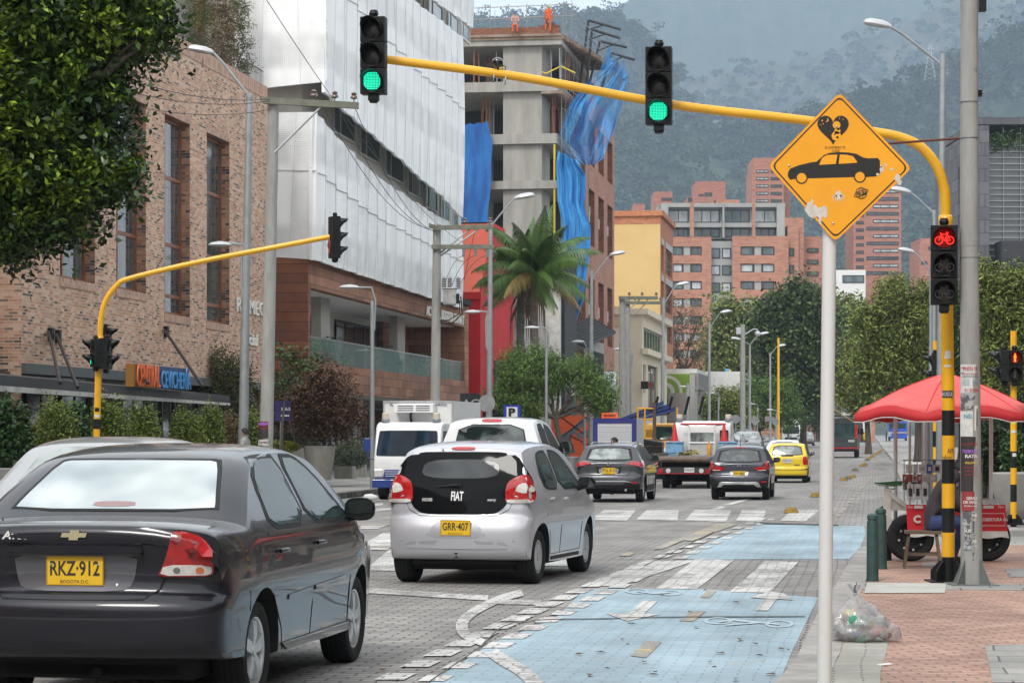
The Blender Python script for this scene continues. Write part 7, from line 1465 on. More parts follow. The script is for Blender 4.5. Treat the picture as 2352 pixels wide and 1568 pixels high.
 def strip(s,mb,pts,w_=.006,ang=0.,m=0,off=.0022,mir=False):
  pts=[np.array(p,float)for p in pts];a=[];b=[]
  for i,p in enumerate(pts):
   t=pts[min(i+1,len(pts)-1)]-pts[max(i-1,0)];t/=np.linalg.norm(t)+1e-9;nn=np.array([-t[1],t[0]])*w_/2;a.append(tuple(p+nn));b.append(tuple(p-nn))
  s.patch(mb,a+b[::-1],ang,m,off,.002,.12,mir,0)
 def part(s,name,mats,items,smooth=50):
  """items: list of (poly, angle, material index, offset, mirror)"""
  gr=[]
  for it in items:
   us=[q[0]for q in it[0]];zs=[q[1]for q in it[0]];c=((min(us)+max(us))/2,(min(zs)+max(zs))/2)
   for g in gr:
    bx=g[0]
    if bx[0]<=c[0]<=bx[1]and bx[2]<=c[1]<=bx[3]:g[1].append(it);break
   else:gr.append(((min(us),max(us),min(zs),max(zs)),[it]))
  for _,its in gr:
   mb=MB()
   for it in its:s.patch(mb,it[0],it[1],it[2],it[3],it[5]if len(it)>5 else.01,.06,False,it[6]if len(it)>6 else 1)
   ob=mb.build(name,mats,s.root,smooth=smooth,fix=False)
   if its[0][4]:
    for i in range(len(mb.v)):x,y,z=mb.v[i];mb.v[i]=(-x,y,z)
    mb.build(name,mats,s.root,smooth=smooth,fix=False)
  return ob
 def wheels(s,style='alloy',rim_m=None,rr=.19,n=5):
  p=s.sp;tr=p['tr'];tw=p.get('tw',.185)
  for y in(p['ax'],p['ax']+p['wb']):
   for sx in(-1,1):
    xo=sx*(p['w']-.045-p.get('inset',0));xi=xo-sx*tw;mb=MB()
    prof=[(rr+.0,.01),(rr+.02,0),(tr*.86,-.012),(tr*.965,.0),(tr,.022),(tr,tw-.022),(tr*.965,tw),(rr,tw)]
    mb.lathe([(r_,xo-sx*h)for r_,h in prof],36,(0,y,tr),'x',cap=False)
    for g_2 in(.3,.5,.7):mb.lathe([(tr+.0006,xo-sx*tw*(g_2-.02)),(tr+.0006,xo-sx*tw*(g_2+.02))],36,(0,y,tr),'x',1,cap=False)
    w_=mb.build('wheel',[RUB,RIMD],s.root,smooth=40,fix=False)
    r=MB();r.lathe([(rr+.005,xo-sx*.008),(rr-.012,xo-sx*.014),(rr-.02,xo-sx*.05),(rr-.02,xo-sx*.12),(.02,xo-sx*.125)],36,(0,y,tr),'x',[0,0,1,1],cap=False)
    for k in range(n):
     a=2*math.pi*k/n+.3
     def q(rad,da,h):return(xo-sx*h,y+rad*math.cos(a+da),tr+rad*math.sin(a+da))
     if style=='alloy':
      w1,w2=.34,.20;V=[q(.03,-.9,.018),q(.03,.9,.018),q(rr-.015,w2,.012),q(rr-.015,-w2,.012),q(.03,-.9,.05),q(.03,.9,.05),q(rr-.015,w2*1.2,.06),q(rr-.015,-w2*1.2,.06),q(rr*.5,w1,.006),q(rr*.5,-w1,.006),q(rr*.5,w1*1.1,.05),q(rr*.5,-w1*1.1,.05)]
      r.add(V,[(0,1,8,9),(9,8,2,3),(1,5,10,8),(8,10,6,2),(4,0,9,11),(11,9,3,7)],0)
     else:
      V=[q(.045,-.55,.012),q(.045,.55,.012),q(rr-.02,.42,.014),q(rr-.02,-.42,.014),q(.045,-.6,.03),q(.045,.6,.03),q(rr-.02,.45,.04),q(rr-.02,-.45,.04)];r.add(V,[(0,1,2,3),(1,5,6,2),(4,0,3,7),(3,2,6,7)],0)
    r.lathe([(.001,xo-sx*.006),(.03,xo-sx*.008),(.034,xo-sx*.03)],14,(0,y,tr),'x',0,cap=False)
    ro=r.build('rim',[rim_m or RIM,RIMD],s.root,smooth=30,fix=True);ro.parent=w_
 def plate(s,txt,z,y,w_=.33,h=.165,m=PLY,x=0.,sub='BOGOTA D.C.',rot=0.):
  mb=MB();mb.box(x-w_/2,x+w_/2,y-.012,y,z-h/2,z+h/2,0);fr=.006
  for(a,b,c,d)in((-w_/2,w_/2,h/2-fr,h/2),(-w_/2,w_/2,-h/2,-h/2+fr),(-w_/2,-w_/2+fr,-h/2+fr,h/2-fr),(w_/2-fr,w_/2,-h/2+fr,h/2-fr)):mb.box(x+a,x+b,y-.015,y-.012,z+c,z+d,2)
  V,Fc=textgeo(txt,h*.50,w_*.86,depth=.002,bold=.015);mb.add([(x+v.x,y-.0125+v.y,z+.012+v.z)for v in V],Fc,1)
  if sub:V,Fc=textgeo(sub,h*.11,w_*.5,depth=.001);mb.add([(x+v.x,y-.0125+v.y,z-h*.37+v.z)for v in V],Fc,1)
  o=mb.build('number_plate',[m,INK,mat('plate_rim',(.40,.22,.01)if m is PLY else(.3,.3,.3),.5)],s.root)
  if rot:
   pass
  return o
 def mirror(s,y,z,w_=.20,h=.13,m=None,sides=(1,-1),dx=0.):
  for sx in sides:
   x=sx*(s.W(y,z)+.02+dx);mb=MB();c=Vector((x+sx*w_*.55,y,z+.02));V=[];n,k=16,5
   for i in range(k):
    t=i/(k-1);sc=[1.,1.04,.98,.75,.2][i]
    for j in range(n):
     a=2*math.pi*j/n;cx_,sz=math.cos(a),math.sin(a);ex=abs(cx_)**.7*(1 if cx_>0 else-1);ez=abs(sz)**.7*(1 if sz>0 else-1)
     V.append((c.x+ex*w_/2*sc,c.y-.0+t*.12,c.z+ez*h/2*sc))
   mb.add(V,[(i*n+j,i*n+(j+1)%n,(i+1)*n+(j+1)%n,(i+1)*n+j)for i in range(k-1)for j in range(n)]+[tuple((k-1)*n+j for j in range(n))],0)
   mb.add([(c.x+(v[0]-c.x)*.93,c.y+.006,c.z+(v[2]-c.z)*.9)for v in V[:n]],[tuple(range(n))],1);mb.tube([(x-sx*.03,y+.06,z-.05),c+Vector((0,.05,-.03))],[.035,.03],8,2)
   mb.build('wing_mirror',[m or s.paint,mat('mirror_glass',(.25,.28,.28),.03,1.),BLKP],s.root,smooth=50,fix=False)
 def handles(s,pts,m=None,side_recess=True):
  for(y,z)in pts:
   for sx in(1,-1):
    x=sx*s.W(y,z);mb=MB();mb.tube([(x+sx*.012,y-.085,z),(x+sx*.03,y-.04,z+.004),(x+sx*.03,y+.04,z+.004),(x+sx*.010,y+.085,z)],.013,8);mb.build('door_handle',m or s.paint,s.root,smooth=50)
SEDAN=dict(L=4.24,H=1.49,w=.850,wr=.585,belt=.94,ax=.90,wb=2.48,tr=.295,D=.22,nar_r=.06,nar_f=.17,prof=[(.30,.30),(.12,.31),(.03,.36),(0,.47),(.004,.60),(.05,.665),(.085,.70),(.10,.80),(.075,.95),(.075,1.02),(.13,1.055),(.30,1.068),(.60,1.075),(.68,1.10),(.95,1.26),(1.22,1.395),(1.40,1.445),(1.75,1.485),(2.2,1.49),(2.55,1.455),(2.75,1.395),(3.10,1.17),(3.38,.99),(3.55,.95),(3.92,.86),(4.12,.76),(4.21,.62),(4.24,.46),(4.20,.32),(4.05,.28),(3.2,.25),(2.0,.25),(1.0,.27),(.30,.30)])
HATCH=dict(L=3.57,H=1.53,w=.818,wr=.60,belt=.95,ax=.56,wb=2.305,tr=.288,D=.20,nar_r=.07,prof=[(.28,.27),(.10,.27),(.02,.33),(0,.46),(.012,.60),(.05,.70),(.085,.76),(.10,.85),(.14,1.02),(.21,1.22),(.285,1.39),(.31,1.425),(.36,1.465),(.60,1.505),(1.1,1.53),(1.6,1.53),(1.95,1.49),(2.2,1.40),(2.50,1.17),(2.72,1.01),(2.9,.97),(3.25,.88),(3.45,.77),(3.54,.60),(3.57,.45),(3.54,.30),(3.4,.23),(2.6,.21),(1.6,.21),(.8,.23),(.28,.27)])
SUV=dict(L=4.29,H=1.56,w=.875,wr=.60,belt=1.0,ax=.84,wb=2.61,tr=.335,D=.20,nar_r=.06,prof=[(.32,.34),(.12,.36),(.02,.42),(0,.56),(.02,.68),(.07,.74),(.09,.82),(.10,.98),(.13,1.06),(.30,1.25),(.46,1.41),(.50,1.46),(.60,1.50),(1.0,1.545),(1.6,1.56),(2.1,1.54),(2.5,1.45),(2.85,1.25),(3.15,1.09),(3.35,1.04),(3.8,.97),(4.12,.87),(4.25,.72),(4.29,.52),(4.24,.34),(4.05,.27),(3.0,.26),(1.8,.26),(.9,.28),(.32,.34)])
ATOS=dict(L=3.57,H=1.50,w=.765,wr=.60,belt=.96,ax=.55,wb=2.38,tr=.275,D=.15,nar_r=.05,prof=[(.28,.27),(.08,.28),(.01,.33),(0,.45),(.01,.56),(.05,.60),(.06,.75),(.07,.92),(.12,1.05),(.22,1.25),(.31,1.40),(.38,1.455),(.7,1.495),(1.3,1.50),(1.8,1.475),(2.1,1.40),(2.4,1.19),(2.62,1.01),(2.85,.95),(3.2,.88),(3.45,.76),(3.55,.58),(3.57,.42),(3.50,.27),(3.2,.23),(2.2,.21),(1.2,.21),(.28,.27)])
pc=paint('charcoal_car_paint',(.013,.014,.021),.3)
c=Car(SEDAN,'shiny dark charcoal saloon car driving away, cropped by the picture edge',-2.516,13.62,9.5,pc,name='saloon_car',sc=1.04)
c.wheels('alloy',rr=.198)
c.part('rear_window',[TRIM,GLF],[([(-.63,1.105),(.63,1.105),(.61,1.16),(.505,1.39),(.44,1.402),(-.44,1.402),(-.505,1.39),(-.61,1.16)],0,0,.003,False),([(-.60,1.115),(.60,1.115),(.585,1.16),(.485,1.375),(.42,1.388),(-.42,1.388),(-.485,1.375),(-.585,1.16)],0,1,.006,False)])
c.part('side_window',[TRIM,GLS],[([(1.08,.985),(1.16,1.28),(1.36,1.405),(1.55,1.425),(1.92,1.425),(1.97,.985)],90,0,.003,True),([(2.02,.985),(1.97,1.427),(2.35,1.42),(2.62,1.32),(3.00,1.05),(3.02,.985)],90,0,.003,True),([(1.14,1.005),(1.20,1.26),(1.38,1.375),(1.56,1.398),(1.88,1.398),(1.92,1.005)],90,1,.006,True),([(2.06,1.005),(2.02,1.40),(2.33,1.395),(2.58,1.30),(2.92,1.05),(2.93,1.005)],90,1,.006,True)])
c.part('windscreen',[GLS],[([(-.60,1.03),(.60,1.03),(.50,1.40),(-.50,1.40)],180,0,.005,False)])
az_=lambda x,y:(((.2795*x-163)/392)/1.04*.985+.012,(1.62-(137+.2795*y)/392)/1.04-.0)
tl=[az_(*q)for q in[(1400,290),(1520,300),(1620,335),(1690,395),(1712,470),(1722,600),(1715,640),(1640,660),(1270,665),(1320,560),(1370,400)]];tq=[((u-.60)*1.04+.60,(z-.9)*1.05+.9)for u,z in tl]
c.part('tail_light',[REDL,WHL,TRIM],[(tq,17,2,.004,True),(tl,17,0,.018,True),([az_(*q)for q in[(1325,560),(1700,562),(1706,630),(1640,648),(1292,652)]],17,1,.024,True)])
mb=MB()
for(x,y,r_,m)in((1425,355,.030,0),(1575,370,.024,0),(1560,470,.034,0),(1430,605,.020,1),(1610,605,.022,2)):
 u,z=az_(x,y);c.patch(mb,[(u+r_*math.cos(a),z+r_*.9*math.sin(a))for a in np.linspace(0,2*math.pi,13)[:-1]],17,m,.0262 if m else.0195,.002,.02,True,0)
mb.build('lamp_bowl',[mat('deep_red_lens',(.16,.002,.004),.15,coat=1.),mat('grey_bulb',(.22,.22,.22),.2,.5),mat('amber_bulb',(.55,.16,.06),.2)],c.root,smooth=50,fix=False)
c.part('high_brake_light',[mat('dim_brake_light',(.30,.19,.20),.15)],[([(-.13,1.128),(-.12,1.155),(.12,1.155),(.13,1.128)],0,0,.0075,False)])
c.part('boot_recess',[mat('recess_grey',(.10,.10,.115),.35,.4,coat=.6),pc],[([(-.36,.90),(-.33,.72),(-.26,.685),(.26,.685),(.33,.72),(.36,.90)],0,0,.003,False),([(-.39,.895),(-.38,.94),(.38,.94),(.39,.895)],0,1,.026,False)])
mb=MB();c.strip(mb,[(-.64,1.06),(-.53,.86),(-.48,.70),(-.40,.645),(.40,.645),(.48,.70),(.53,.86),(.60,1.06)],.009,0);c.strip(mb,[(-.60,.975),(0,.985),(.60,.975)],.010,0);c.strip(mb,[(-.385,.892),(.385,.892)],.012,0,off=.03)
for pts in([(1.06,.97),(1.10,.60),(1.30,.40),(1.33,.27)],[(2.0,.98),(2.03,.50),(1.98,.27)],[(3.06,.97),(3.02,.60),(2.98,.27)],[(1.33,.30),(2.98,.30)],[(3.06,.97),(3.55,.93)],[(.20,.66),(.60,.66),(.62,.55)]):c.strip(mb,pts,.008,90,mir=True)
mb.build('panel_gap',SEAM,c.root,fix=False)
mb=MB();c.strip(mb,[(1.42,.575),(1.98,.59)],.03,90,0,.008,True);c.strip(mb,[(2.06,.592),(2.86,.61)],.03,90,0,.008,True);mb.build('rubbing_strip',pc,c.root,fix=False)
mb=MB();c.strip(mb,[(-.76,.40),(0,.39),(.76,.40)],.03,0,0,.012);c.strip(mb,[(1.30,.285),(3.0,.285)],.05,90,0,.012,True);mb.build('bumper_lip',pc,c.root,fix=False)
mb=MB();c.strip(mb,[(1.02,.965),(2.0,.972),(3.02,.97)],.02,90,0,.007,True);mb.build('window_seal',mat('seal_steel',(.12,.12,.12),.3,.8),c.root,fix=False)
yy=c.bvh.ray_cast(Vector((0,-2,.80)),Vector((0,1,0)))[0].y
c.plate('RKZ·912',.80,yy-.006);mb=MB()
for x in(-.135,.135):mb.lathe([(.001,-.004),(.008,-.003),(.009,0)],10,(x,yy-.0185,.835),'y')
mb.build('plate_screw',CHROME,c.root)
mb=MB();zb_=1.005-.01;w2=.075;mb.prism([(-w2,zb_-.012),(-.026,zb_-.012),(-.030,zb_-.027),(.022,zb_-.027),(.026,zb_-.012),(w2-.008,zb_-.012),(w2,zb_+.012),(.030,zb_+.012),(.034,zb_+.027),(-.018,zb_+.027),(-.022,zb_+.012),(-w2+.008,zb_+.012)],'y',.062,.082)
mb.build('badge',mat('gold_badge',(.62,.55,.36),.25,.8),c.root)
mb=MB();V,Fc=textgeo('Aveo',.045,.16,depth=.006,bold=.03,shear=.2);mb.add([(-.34+v.x,.079+v.y,.992+v.z)for v in V],Fc);mb.lathe([(.001,-.01),(.016,-.006),(.018,0)],14,(.235,yy-.002,.715),'y');mb.build('badge_lettering',CHROME,c.root)
mb=MB();mb.tube([(x,.045,.60)for x in(.20,.205)],.012,8);mb.tube([(x,.045,.60)for x in(-.2,-.205)],.012,8);mb.tube([(.05,.30,.22),(.05,.6,.22)],.03,8,1);mb.box(-.5,.5,.35,.8,.20,.26,1);mb.build('exhaust_box',[TRIM,UNDER],c.root)
c.mirror(3.02,1.03,.20,.15,BLKP,dx=-.03);c.handles([(1.28,.86),(2.18,.87)])
mb=MB();mb.box(.14,.38,.88,.98,1.05,1.20);mb.build('parcel_shelf_light',mat('dim_red',(.2,.02,.02),.5),c.root)if 0 else None
ps_=paint('silver_car_paint',(.50,.50,.535),.45,.36)
c=Car(HATCH,'silver small hatchback with black glass tailgate and yellow plate',-.60,25.4,14.6,ps_,name='hatchback_car')
c.wheels('cap',mat('silver_hubcap',(.46,.46,.47),.35,.5),.178,7)
GBK=mat('gloss_black_glass',(.005,.006,.007),.05,spec=.14)
c.part('tailgate_glass',[GBK,mat('tailgate_window',(.05,.055,.062),.04,col2=(.09,.10,.105),nscale=3,detail=1,spec=.2),TRIM],[([(-.585,1.06),(-.555,.93),(-.51,.83),(-.42,.765),(-.30,.75),(.30,.75),(.42,.765),(.51,.83),(.555,.93),(.585,1.06),(.56,1.20),(.50,1.395),(.40,1.41),(-.40,1.41),(-.50,1.395),(-.56,1.20)],0,0,.006,False),([(-.44,1.13),(-.40,1.33),(.40,1.33),(.44,1.13)],0,1,.008,False,.01,2)])
c.part('rear_pillar_glass',[GBK],[([(.52,1.04),(.545,1.22),(.525,1.385),(.66,1.375),(.74,1.24),(.83,1.10),(.80,1.0)],14,0,.0065,True)])
fz=lambda x,y:((x*.3399+780.9-1049)/208*.985+.01,1.62-(y*.3399+826.9-993)/211)
c.part('tail_light',[REDL,WHL,TRIM],[([fz(*q)for q in[(1112,940),(1113,870),(1130,820),(1170,790),(1230,770),(1262,776),(1285,830),(1306,890),(1300,930),(1270,952),(1125,952)]],14,0,.020,True),([fz(*q)for q in[(1178,880),(1192,842),(1235,822),(1285,845),(1298,880),(1240,888)]],14,1,.026,True),([fz(*q)for q in[(1122,930),(1292,934),(1270,956),(1122,954)]],14,1,.024,True)])
c.part('high_brake_light',[REDL],[([(-.13,1.432),(-.13,1.458),(.13,1.458),(.13,1.432)],0,0,.010,False)])
c.part('side_window',[TRIM,GLS],[([(.72,1.0),(.66,1.17),(.80,1.38),(1.0,1.42),(1.32,1.43),(1.36,.99)],90,0,.003,True),([(1.40,.985),(1.37,1.432),(1.70,1.425),(1.95,1.36),(2.38,1.06),(2.40,.985)],90,0,.003,True),([(.77,1.02),(.715,1.17),(.84,1.36),(1.0,1.395),(1.28,1.40),(1.31,1.01)],90,1,.006,True),([(1.44,1.01),(1.42,1.405),(1.68,1.40),(1.92,1.335),(2.29,1.06),(2.30,1.01)],90,1,.006,True)])
c.part('windscreen',[GLS],[([(-.60,1.05),(.60,1.05),(.50,1.41),(-.50,1.41)],180,0,.005,False)])
mb=MB();c.strip(mb,[(-.62,1.06),(-.60,.90),(-.55,.80),(-.42,.735),(.42,.735),(.55,.80),(.60,.90),(.62,1.06)],.006,0)
for pts in([(.70,.99),(.72,.75),(.92,.50),(.93,.30)],[(1.38,.98),(1.42,.60),(1.36,.30)],[(2.44,.98),(2.42,.60),(2.34,.30)],[(.93,.30),(2.34,.30)]):c.strip(mb,pts,.007,90,mir=True)
mb.build('panel_gap',SEAM,c.root,fix=False)
sh=mat('silver_recess',(.36,.36,.39),.4,.4,coat=.6)
c.part('bumper_recess',[sh,ps_],[([(-.36,.50),(-.24,.655),(-.20,.685),(.20,.685),(.24,.655),(.36,.50)],0,0,.002,False),([(-.58,.42),(-.50,.47),(.50,.47),(.58,.42),(.50,.435),(-.50,.435)],0,0,.003,False),([(-.56,.405),(-.48,.428),(.48,.428),(.56,.405),(.52,.39),(-.52,.39)],0,1,.010,False)])
mb=MB();c.strip(mb,[(-.74,.335),(0,.32),(.74,.335)],.05,0,0,.004);c.strip(mb,[(.95,.255),(2.3,.25)],.04,90,0,.006,True);mb.box(-.55,.6,.22,.5,.215,.25);mb.build('lower_valance',TRIM,c.root,fix=False)
yy=c.bvh.ray_cast(Vector((0,-2,.61)),Vector((0,1,0)))[0].y;c.plate('GRR·407',.612,yy-.004)
mb=MB();q=lambda z:c.bvh.ray_cast(Vector((0,-2,z)),Vector((0,1,0)))[0].y-.010
V,Fc=textgeo('FIAT',.098,.135,depth=.006,bold=.02);mb.add([(-.01+v.x,q(.945)+.01*0+(v.z*.25)+v.y,.945+v.z)for v in V],Fc)
V,Fc=textgeo('MOBI',.036,.11,depth=.005,bold=.06);mb.add([(-.345+v.x,q(.90)+.012+v.y,.905+v.z)for v in V],Fc);V,Fc=textgeo('easy',.030,.10,depth=.005,bold=.06);mb.add([(.37+v.x,q(.90)+.014+v.y,.900+v.z)for v in V],Fc);mb.build('badge_lettering',mat('badge_silver',(.72,.72,.72),.25,.5),c.root)
mb=MB();yw=q(1.05);mb.tube([(.02,yw+.02,1.045),(-.02,yw-.015,1.06),(-.26,yw+.0,1.04)],[.022,.022,.008],8);mb.lathe([(.02,-.03),(.024,0)],10,(.02,yw+.02,1.05),'y');mb.build('wiper',BLKP,c.root)
mb=MB()
for x in(-.62,-.22,.22,.62):mb.lathe([(.001,-.006),(.011,-.004),(.012,0)],10,(x,c.bvh.ray_cast(Vector((x,-2,.475)),Vector((0,1,0)))[0].y,.475),'y')
mb.tube([(-.23,q(1.42)+.02,1.44),(-.23,q(1.42),1.445)],.012,8);mb.build('parking_sensor',sh,c.root)
c.mirror(2.18,1.03,.20,.13,BLKP);c.handles([(.92,.90),(1.55,.885)])
pk=paint('gunmetal_paint',(.075,.077,.085),.5)
def rails(c,y0=.75,y1=2.2):
 for sx in(1,-1):
  mb=MB();pts=[]
  for y in np.linspace(y0,y1,6):x=sx*(c.sp['wr']-.05);h=c.bvh.ray_cast(Vector((x,y,3)),Vector((0,0,-1)))[0];pts.append((x,y,h.z+(.035 if y0<y<y1 else 0)))
  mb.tube(pts,.016,7);mb.build('roof_rail',mat('rail_silver',(.4,.4,.4),.3,.6),c.root,smooth=50)
c=Car(SUV,'grey crossover with thin chrome trimmed red lights beside the tow truck',2.50,62.2,9.5,pk,name='crossover_car')
c.wheels('alloy',rr=.21)
c.part('rear_window',[TRIM,GLP],[([(-.62,1.08),(.62,1.08),(.60,1.2),(.53,1.44),(-.53,1.44),(-.60,1.2)],0,0,.003,False),([(-.56,1.12),(.56,1.12),(.53,1.2),(.46,1.41),(-.46,1.41),(-.53,1.2)],0,1,.006,False)])
c.part('tail_light',[REDL,WHL,CHROME],[([(.42,1.00),(.62,1.06),(1.05,1.10),(1.02,.93),(.86,.90),(.70,.955)],30,0,.02,True),([(.66,.955),(.98,.985),(.98,.955),(.86,.925)],30,1,.024,True)])
c.part('side_window',[TRIM,GLS],[([(.62,1.08),(.80,1.36),(1.2,1.43),(1.62,1.44),(1.68,1.05)],90,0,.004,True),([(1.72,1.05),(1.68,1.44),(2.15,1.42),(2.5,1.33),(2.92,1.10),(2.92,1.05)],90,0,.004,True)])
mb=MB();c.strip(mb,[(-.60,1.05),(-.58,.82),(-.48,.70),(.48,.70),(.58,.82),(.60,1.05)],.012,0);c.strip(mb,[(-.34,.93),(.34,.93),(.30,.76),(-.30,.76),(-.34,.93)],.010,0)
for pts in([(1.70,1.04),(1.72,.65),(1.66,.40)],[(2.95,1.04),(2.90,.60),(2.84,.40)],[(.68,1.04),(1.10,.75),(1.20,.42)]):c.strip(mb,pts,.010,90,mir=True)
mb.build('panel_gap',SEAM,c.root,fix=False)
c.part('bumper_cladding',[TRIM,RIM,REDL],[([(-.80,.36),(-.80,.52),(-.48,.55),(-.40,.47),(.40,.47),(.48,.55),(.80,.52),(.80,.36),(.5,.335),(-.5,.335)],0,0,.012,False),([(-.62,.53),(-.42,.575),(.42,.575),(.62,.53),(.42,.545),(-.42,.545)],0,1,.018,False,.01,0),([(.60,.50),(.74,.50),(.74,.535),(.60,.535)],0,2,.02,True,.01,0)])
mb=MB();c.strip(mb,[(1.2,.36),(3.0,.36)],.16,90,0,.012,True);mb.build('side_cladding',TRIM,c.root,fix=False)
c.part('plate_recess',[mat('recess_steel',(.28,.29,.30),.35,.5)],[([(-.27,.90),(-.24,.75),(.24,.75),(.27,.90)],0,0,.004,False)])
c.plate('FOL·813',.825,.078);mb=MB();V,Fc=textgeo('o',.07,.10,depth=.006,bold=.02);mb.add([(v.x,.075+v.y,1.0+v.z)for v in V],Fc);mb.build('badge',CHROME,c.root)
mb=MB();mb.tube([(-.05,.20,1.13),(.2,.21,1.12)],.02,7);mb.build('wiper',BLKP,c.root);mb=MB();mb.tube([(0,.75,1.52),(0,.62,1.68)],.008,5);mb.build('aerial',BLKP,c.root)
c.mirror(2.62,1.12,.20,.15,pk);rails(c);mb=MB();mb.tube([(.45,.05,.33),(.45,.3,.34)],.035,10);mb.build('exhaust',CHROME,c.root)
pw=paint('bluish_grey_paint',(.060,.062,.078),.5)
SUV2=dict(SUV,w=.86,belt=.98,prof=[(a,b+(.0 if b<1.3 else.02))for a,b in SUV['prof']],H=1.58)
c=Car(SUV2,'dark grey crossover with C-shaped red lights and silver skid plate',6.12,64.6,9.,pw,name='crossover_car',sc=.95)
c.wheels('alloy',rr=.20)
c.part('rear_window',[TRIM,GLM],[([(-.64,1.06),(.64,1.06),(.62,1.2),(.55,1.45),(-.55,1.45),(-.62,1.2)],0,0,.003,False),([(-.57,1.10),(.57,1.10),(.55,1.2),(.48,1.42),(-.48,1.42),(-.55,1.2)],0,1,.006,False)])
c.part('tail_light',[REDL,WHL,TRIM],[([(.40,.88),(.44,.93),(.66,.96),(.70,1.08),(1.02,1.12),(1.04,.92),(.80,.85),(.55,.85)],30,0,.02,True),([(.60,.96),(.66,1.04),(.84,1.07),(.86,.99)],30,2,.023,True),([(.50,.855),(.75,.865),(.72,.84),(.52,.84)],30,1,.022,True)])
c.part('high_brake_light',[REDL],[([(-.17,1.478),(-.17,1.50),(.17,1.50),(.17,1.478)],0,0,.012,False)])
c.part('side_window',[TRIM,GLS],[([(.62,1.06),(.80,1.37),(1.2,1.45),(1.62,1.46),(1.68,1.05)],90,0,.004,True),([(1.72,1.05),(1.68,1.46),(2.15,1.44),(2.5,1.34),(2.92,1.10),(2.92,1.05)],90,0,.004,True)])
c.part('bumper_cladding',[TRIM,RIM,REDL],[([(-.80,.34),(-.82,.62),(-.66,.58),(-.50,.52),(.50,.52),(.66,.58),(.82,.62),(.80,.34),(.5,.32),(-.5,.32)],0,0,.012,False),([(-.62,.385),(-.55,.50),(-.48,.52),(.48,.52),(.55,.50),(.62,.385),(.52,.385),(.42,.45),(-.42,.45),(-.52,.385)],0,1,.024,False,.01,0),([(.62,.50),(.76,.50),(.76,.54),(.62,.54)],0,2,.022,True,.01,0)])
mb=MB();c.strip(mb,[(1.2,.36),(3.0,.36)],.18,90,0,.012,True);mb.build('side_cladding',TRIM,c.root,fix=False)
mb=MB();c.strip(mb,[(-.62,1.03),(-.56,.80),(-.46,.64),(.46,.64),(.56,.80),(.62,1.03)],.012,0)
for pts in([(1.70,1.04),(1.72,.65),(1.66,.40)],[(2.95,1.04),(2.90,.60),(2.84,.40)]):c.strip(mb,pts,.010,90,mir=True)
mb.build('panel_gap',SEAM,c.root,fix=False)
c.part('plate_recess',[mat('recess_steel',(.28,.29,.30),.35,.5)],[([(-.27,.83),(-.24,.66),(.24,.66),(.27,.83)],0,0,.004,False)])
c.plate('KVY·485',.745,.05);mb=MB();V,Fc=textgeo('H',.085,.10,depth=.006,bold=.02);mb.add([(v.x,.085+v.y,1.0+v.z)for v in V],Fc);V,Fc=textgeo('WR-V',.04,.16,depth=.006,bold=.03);mb.add([(-.45+v.x,.10+v.y,1.0+v.z)for v in V],Fc);mb.build('badge',CHROME,c.root)
mb=MB();mb.tube([(-.1,.22,1.12),(.2,.19,1.04)],.018,7);mb.build('wiper',BLKP,c.root);mb=MB();mb.tube([(0,.75,1.54),(0,.62,1.74)],.008,5);mb.build('aerial',BLKP,c.root);c.mirror(2.62,1.10,.20,.15,pw);rails(c)
py_=paint('taxi_yellow',(.72,.52,.02),.05,.4)
c=Car(ATOS,'yellow taxi hatchback with black bumper stripe and white plate',10.25,89.2,9.5,py_,name='taxi_car')
c.wheels('cap',rr=.17,n=6)
c.part('rear_window',[TRIM,GLP],[([(-.58,1.03),(.58,1.03),(.56,1.15),(.50,1.40),(-.50,1.40),(-.56,1.15)],0,0,.003,False),([(-.54,1.06),(.54,1.06),(.52,1.15),(.46,1.37),(-.46,1.37),(-.52,1.15)],0,1,.006,False)])
c.part('tail_light',[REDL],[([(.56,.68),(.56,.96),(.66,1.0),(.76,.94),(.78,.68)],25,0,.012,True)]);c.part('side_window',[TRIM,GLS],[([(.50,1.02),(.62,1.36),(1.0,1.41),(1.25,1.41),(1.28,1.0)],90,0,.004,True),([(1.33,1.0),(1.30,1.41),(1.8,1.39),(2.05,1.32),(2.35,1.05),(2.36,1.0)],90,0,.004,True)])
mb=MB();c.strip(mb,[(-.72,.52),(.72,.52)],.06,0,0,.012);c.strip(mb,[(-.22,1.02),(.22,1.02)],.05,0,0,.02);c.strip(mb,[(.15,.52),(.30,.52)],.06,90,0,.012,True);c.strip(mb,[(-.7,.30),(.7,.30)],.05,0,0,.01);mb.build('bumper_strip',TRIM,c.root,fix=False)
c.plate('SXD·761',.82,.055,m=PLW,x=.0);c.mirror(2.25,1.06,.16,.13,BLKP,(1,-1));mb=MB();V,Fc=textgeo('342548',.05,.2,depth=.004,bold=.03);mb.add([(.35+v.x,.05+v.y,.68+v.z)for v in V],Fc);mb.build('lettering',INK,c.root)
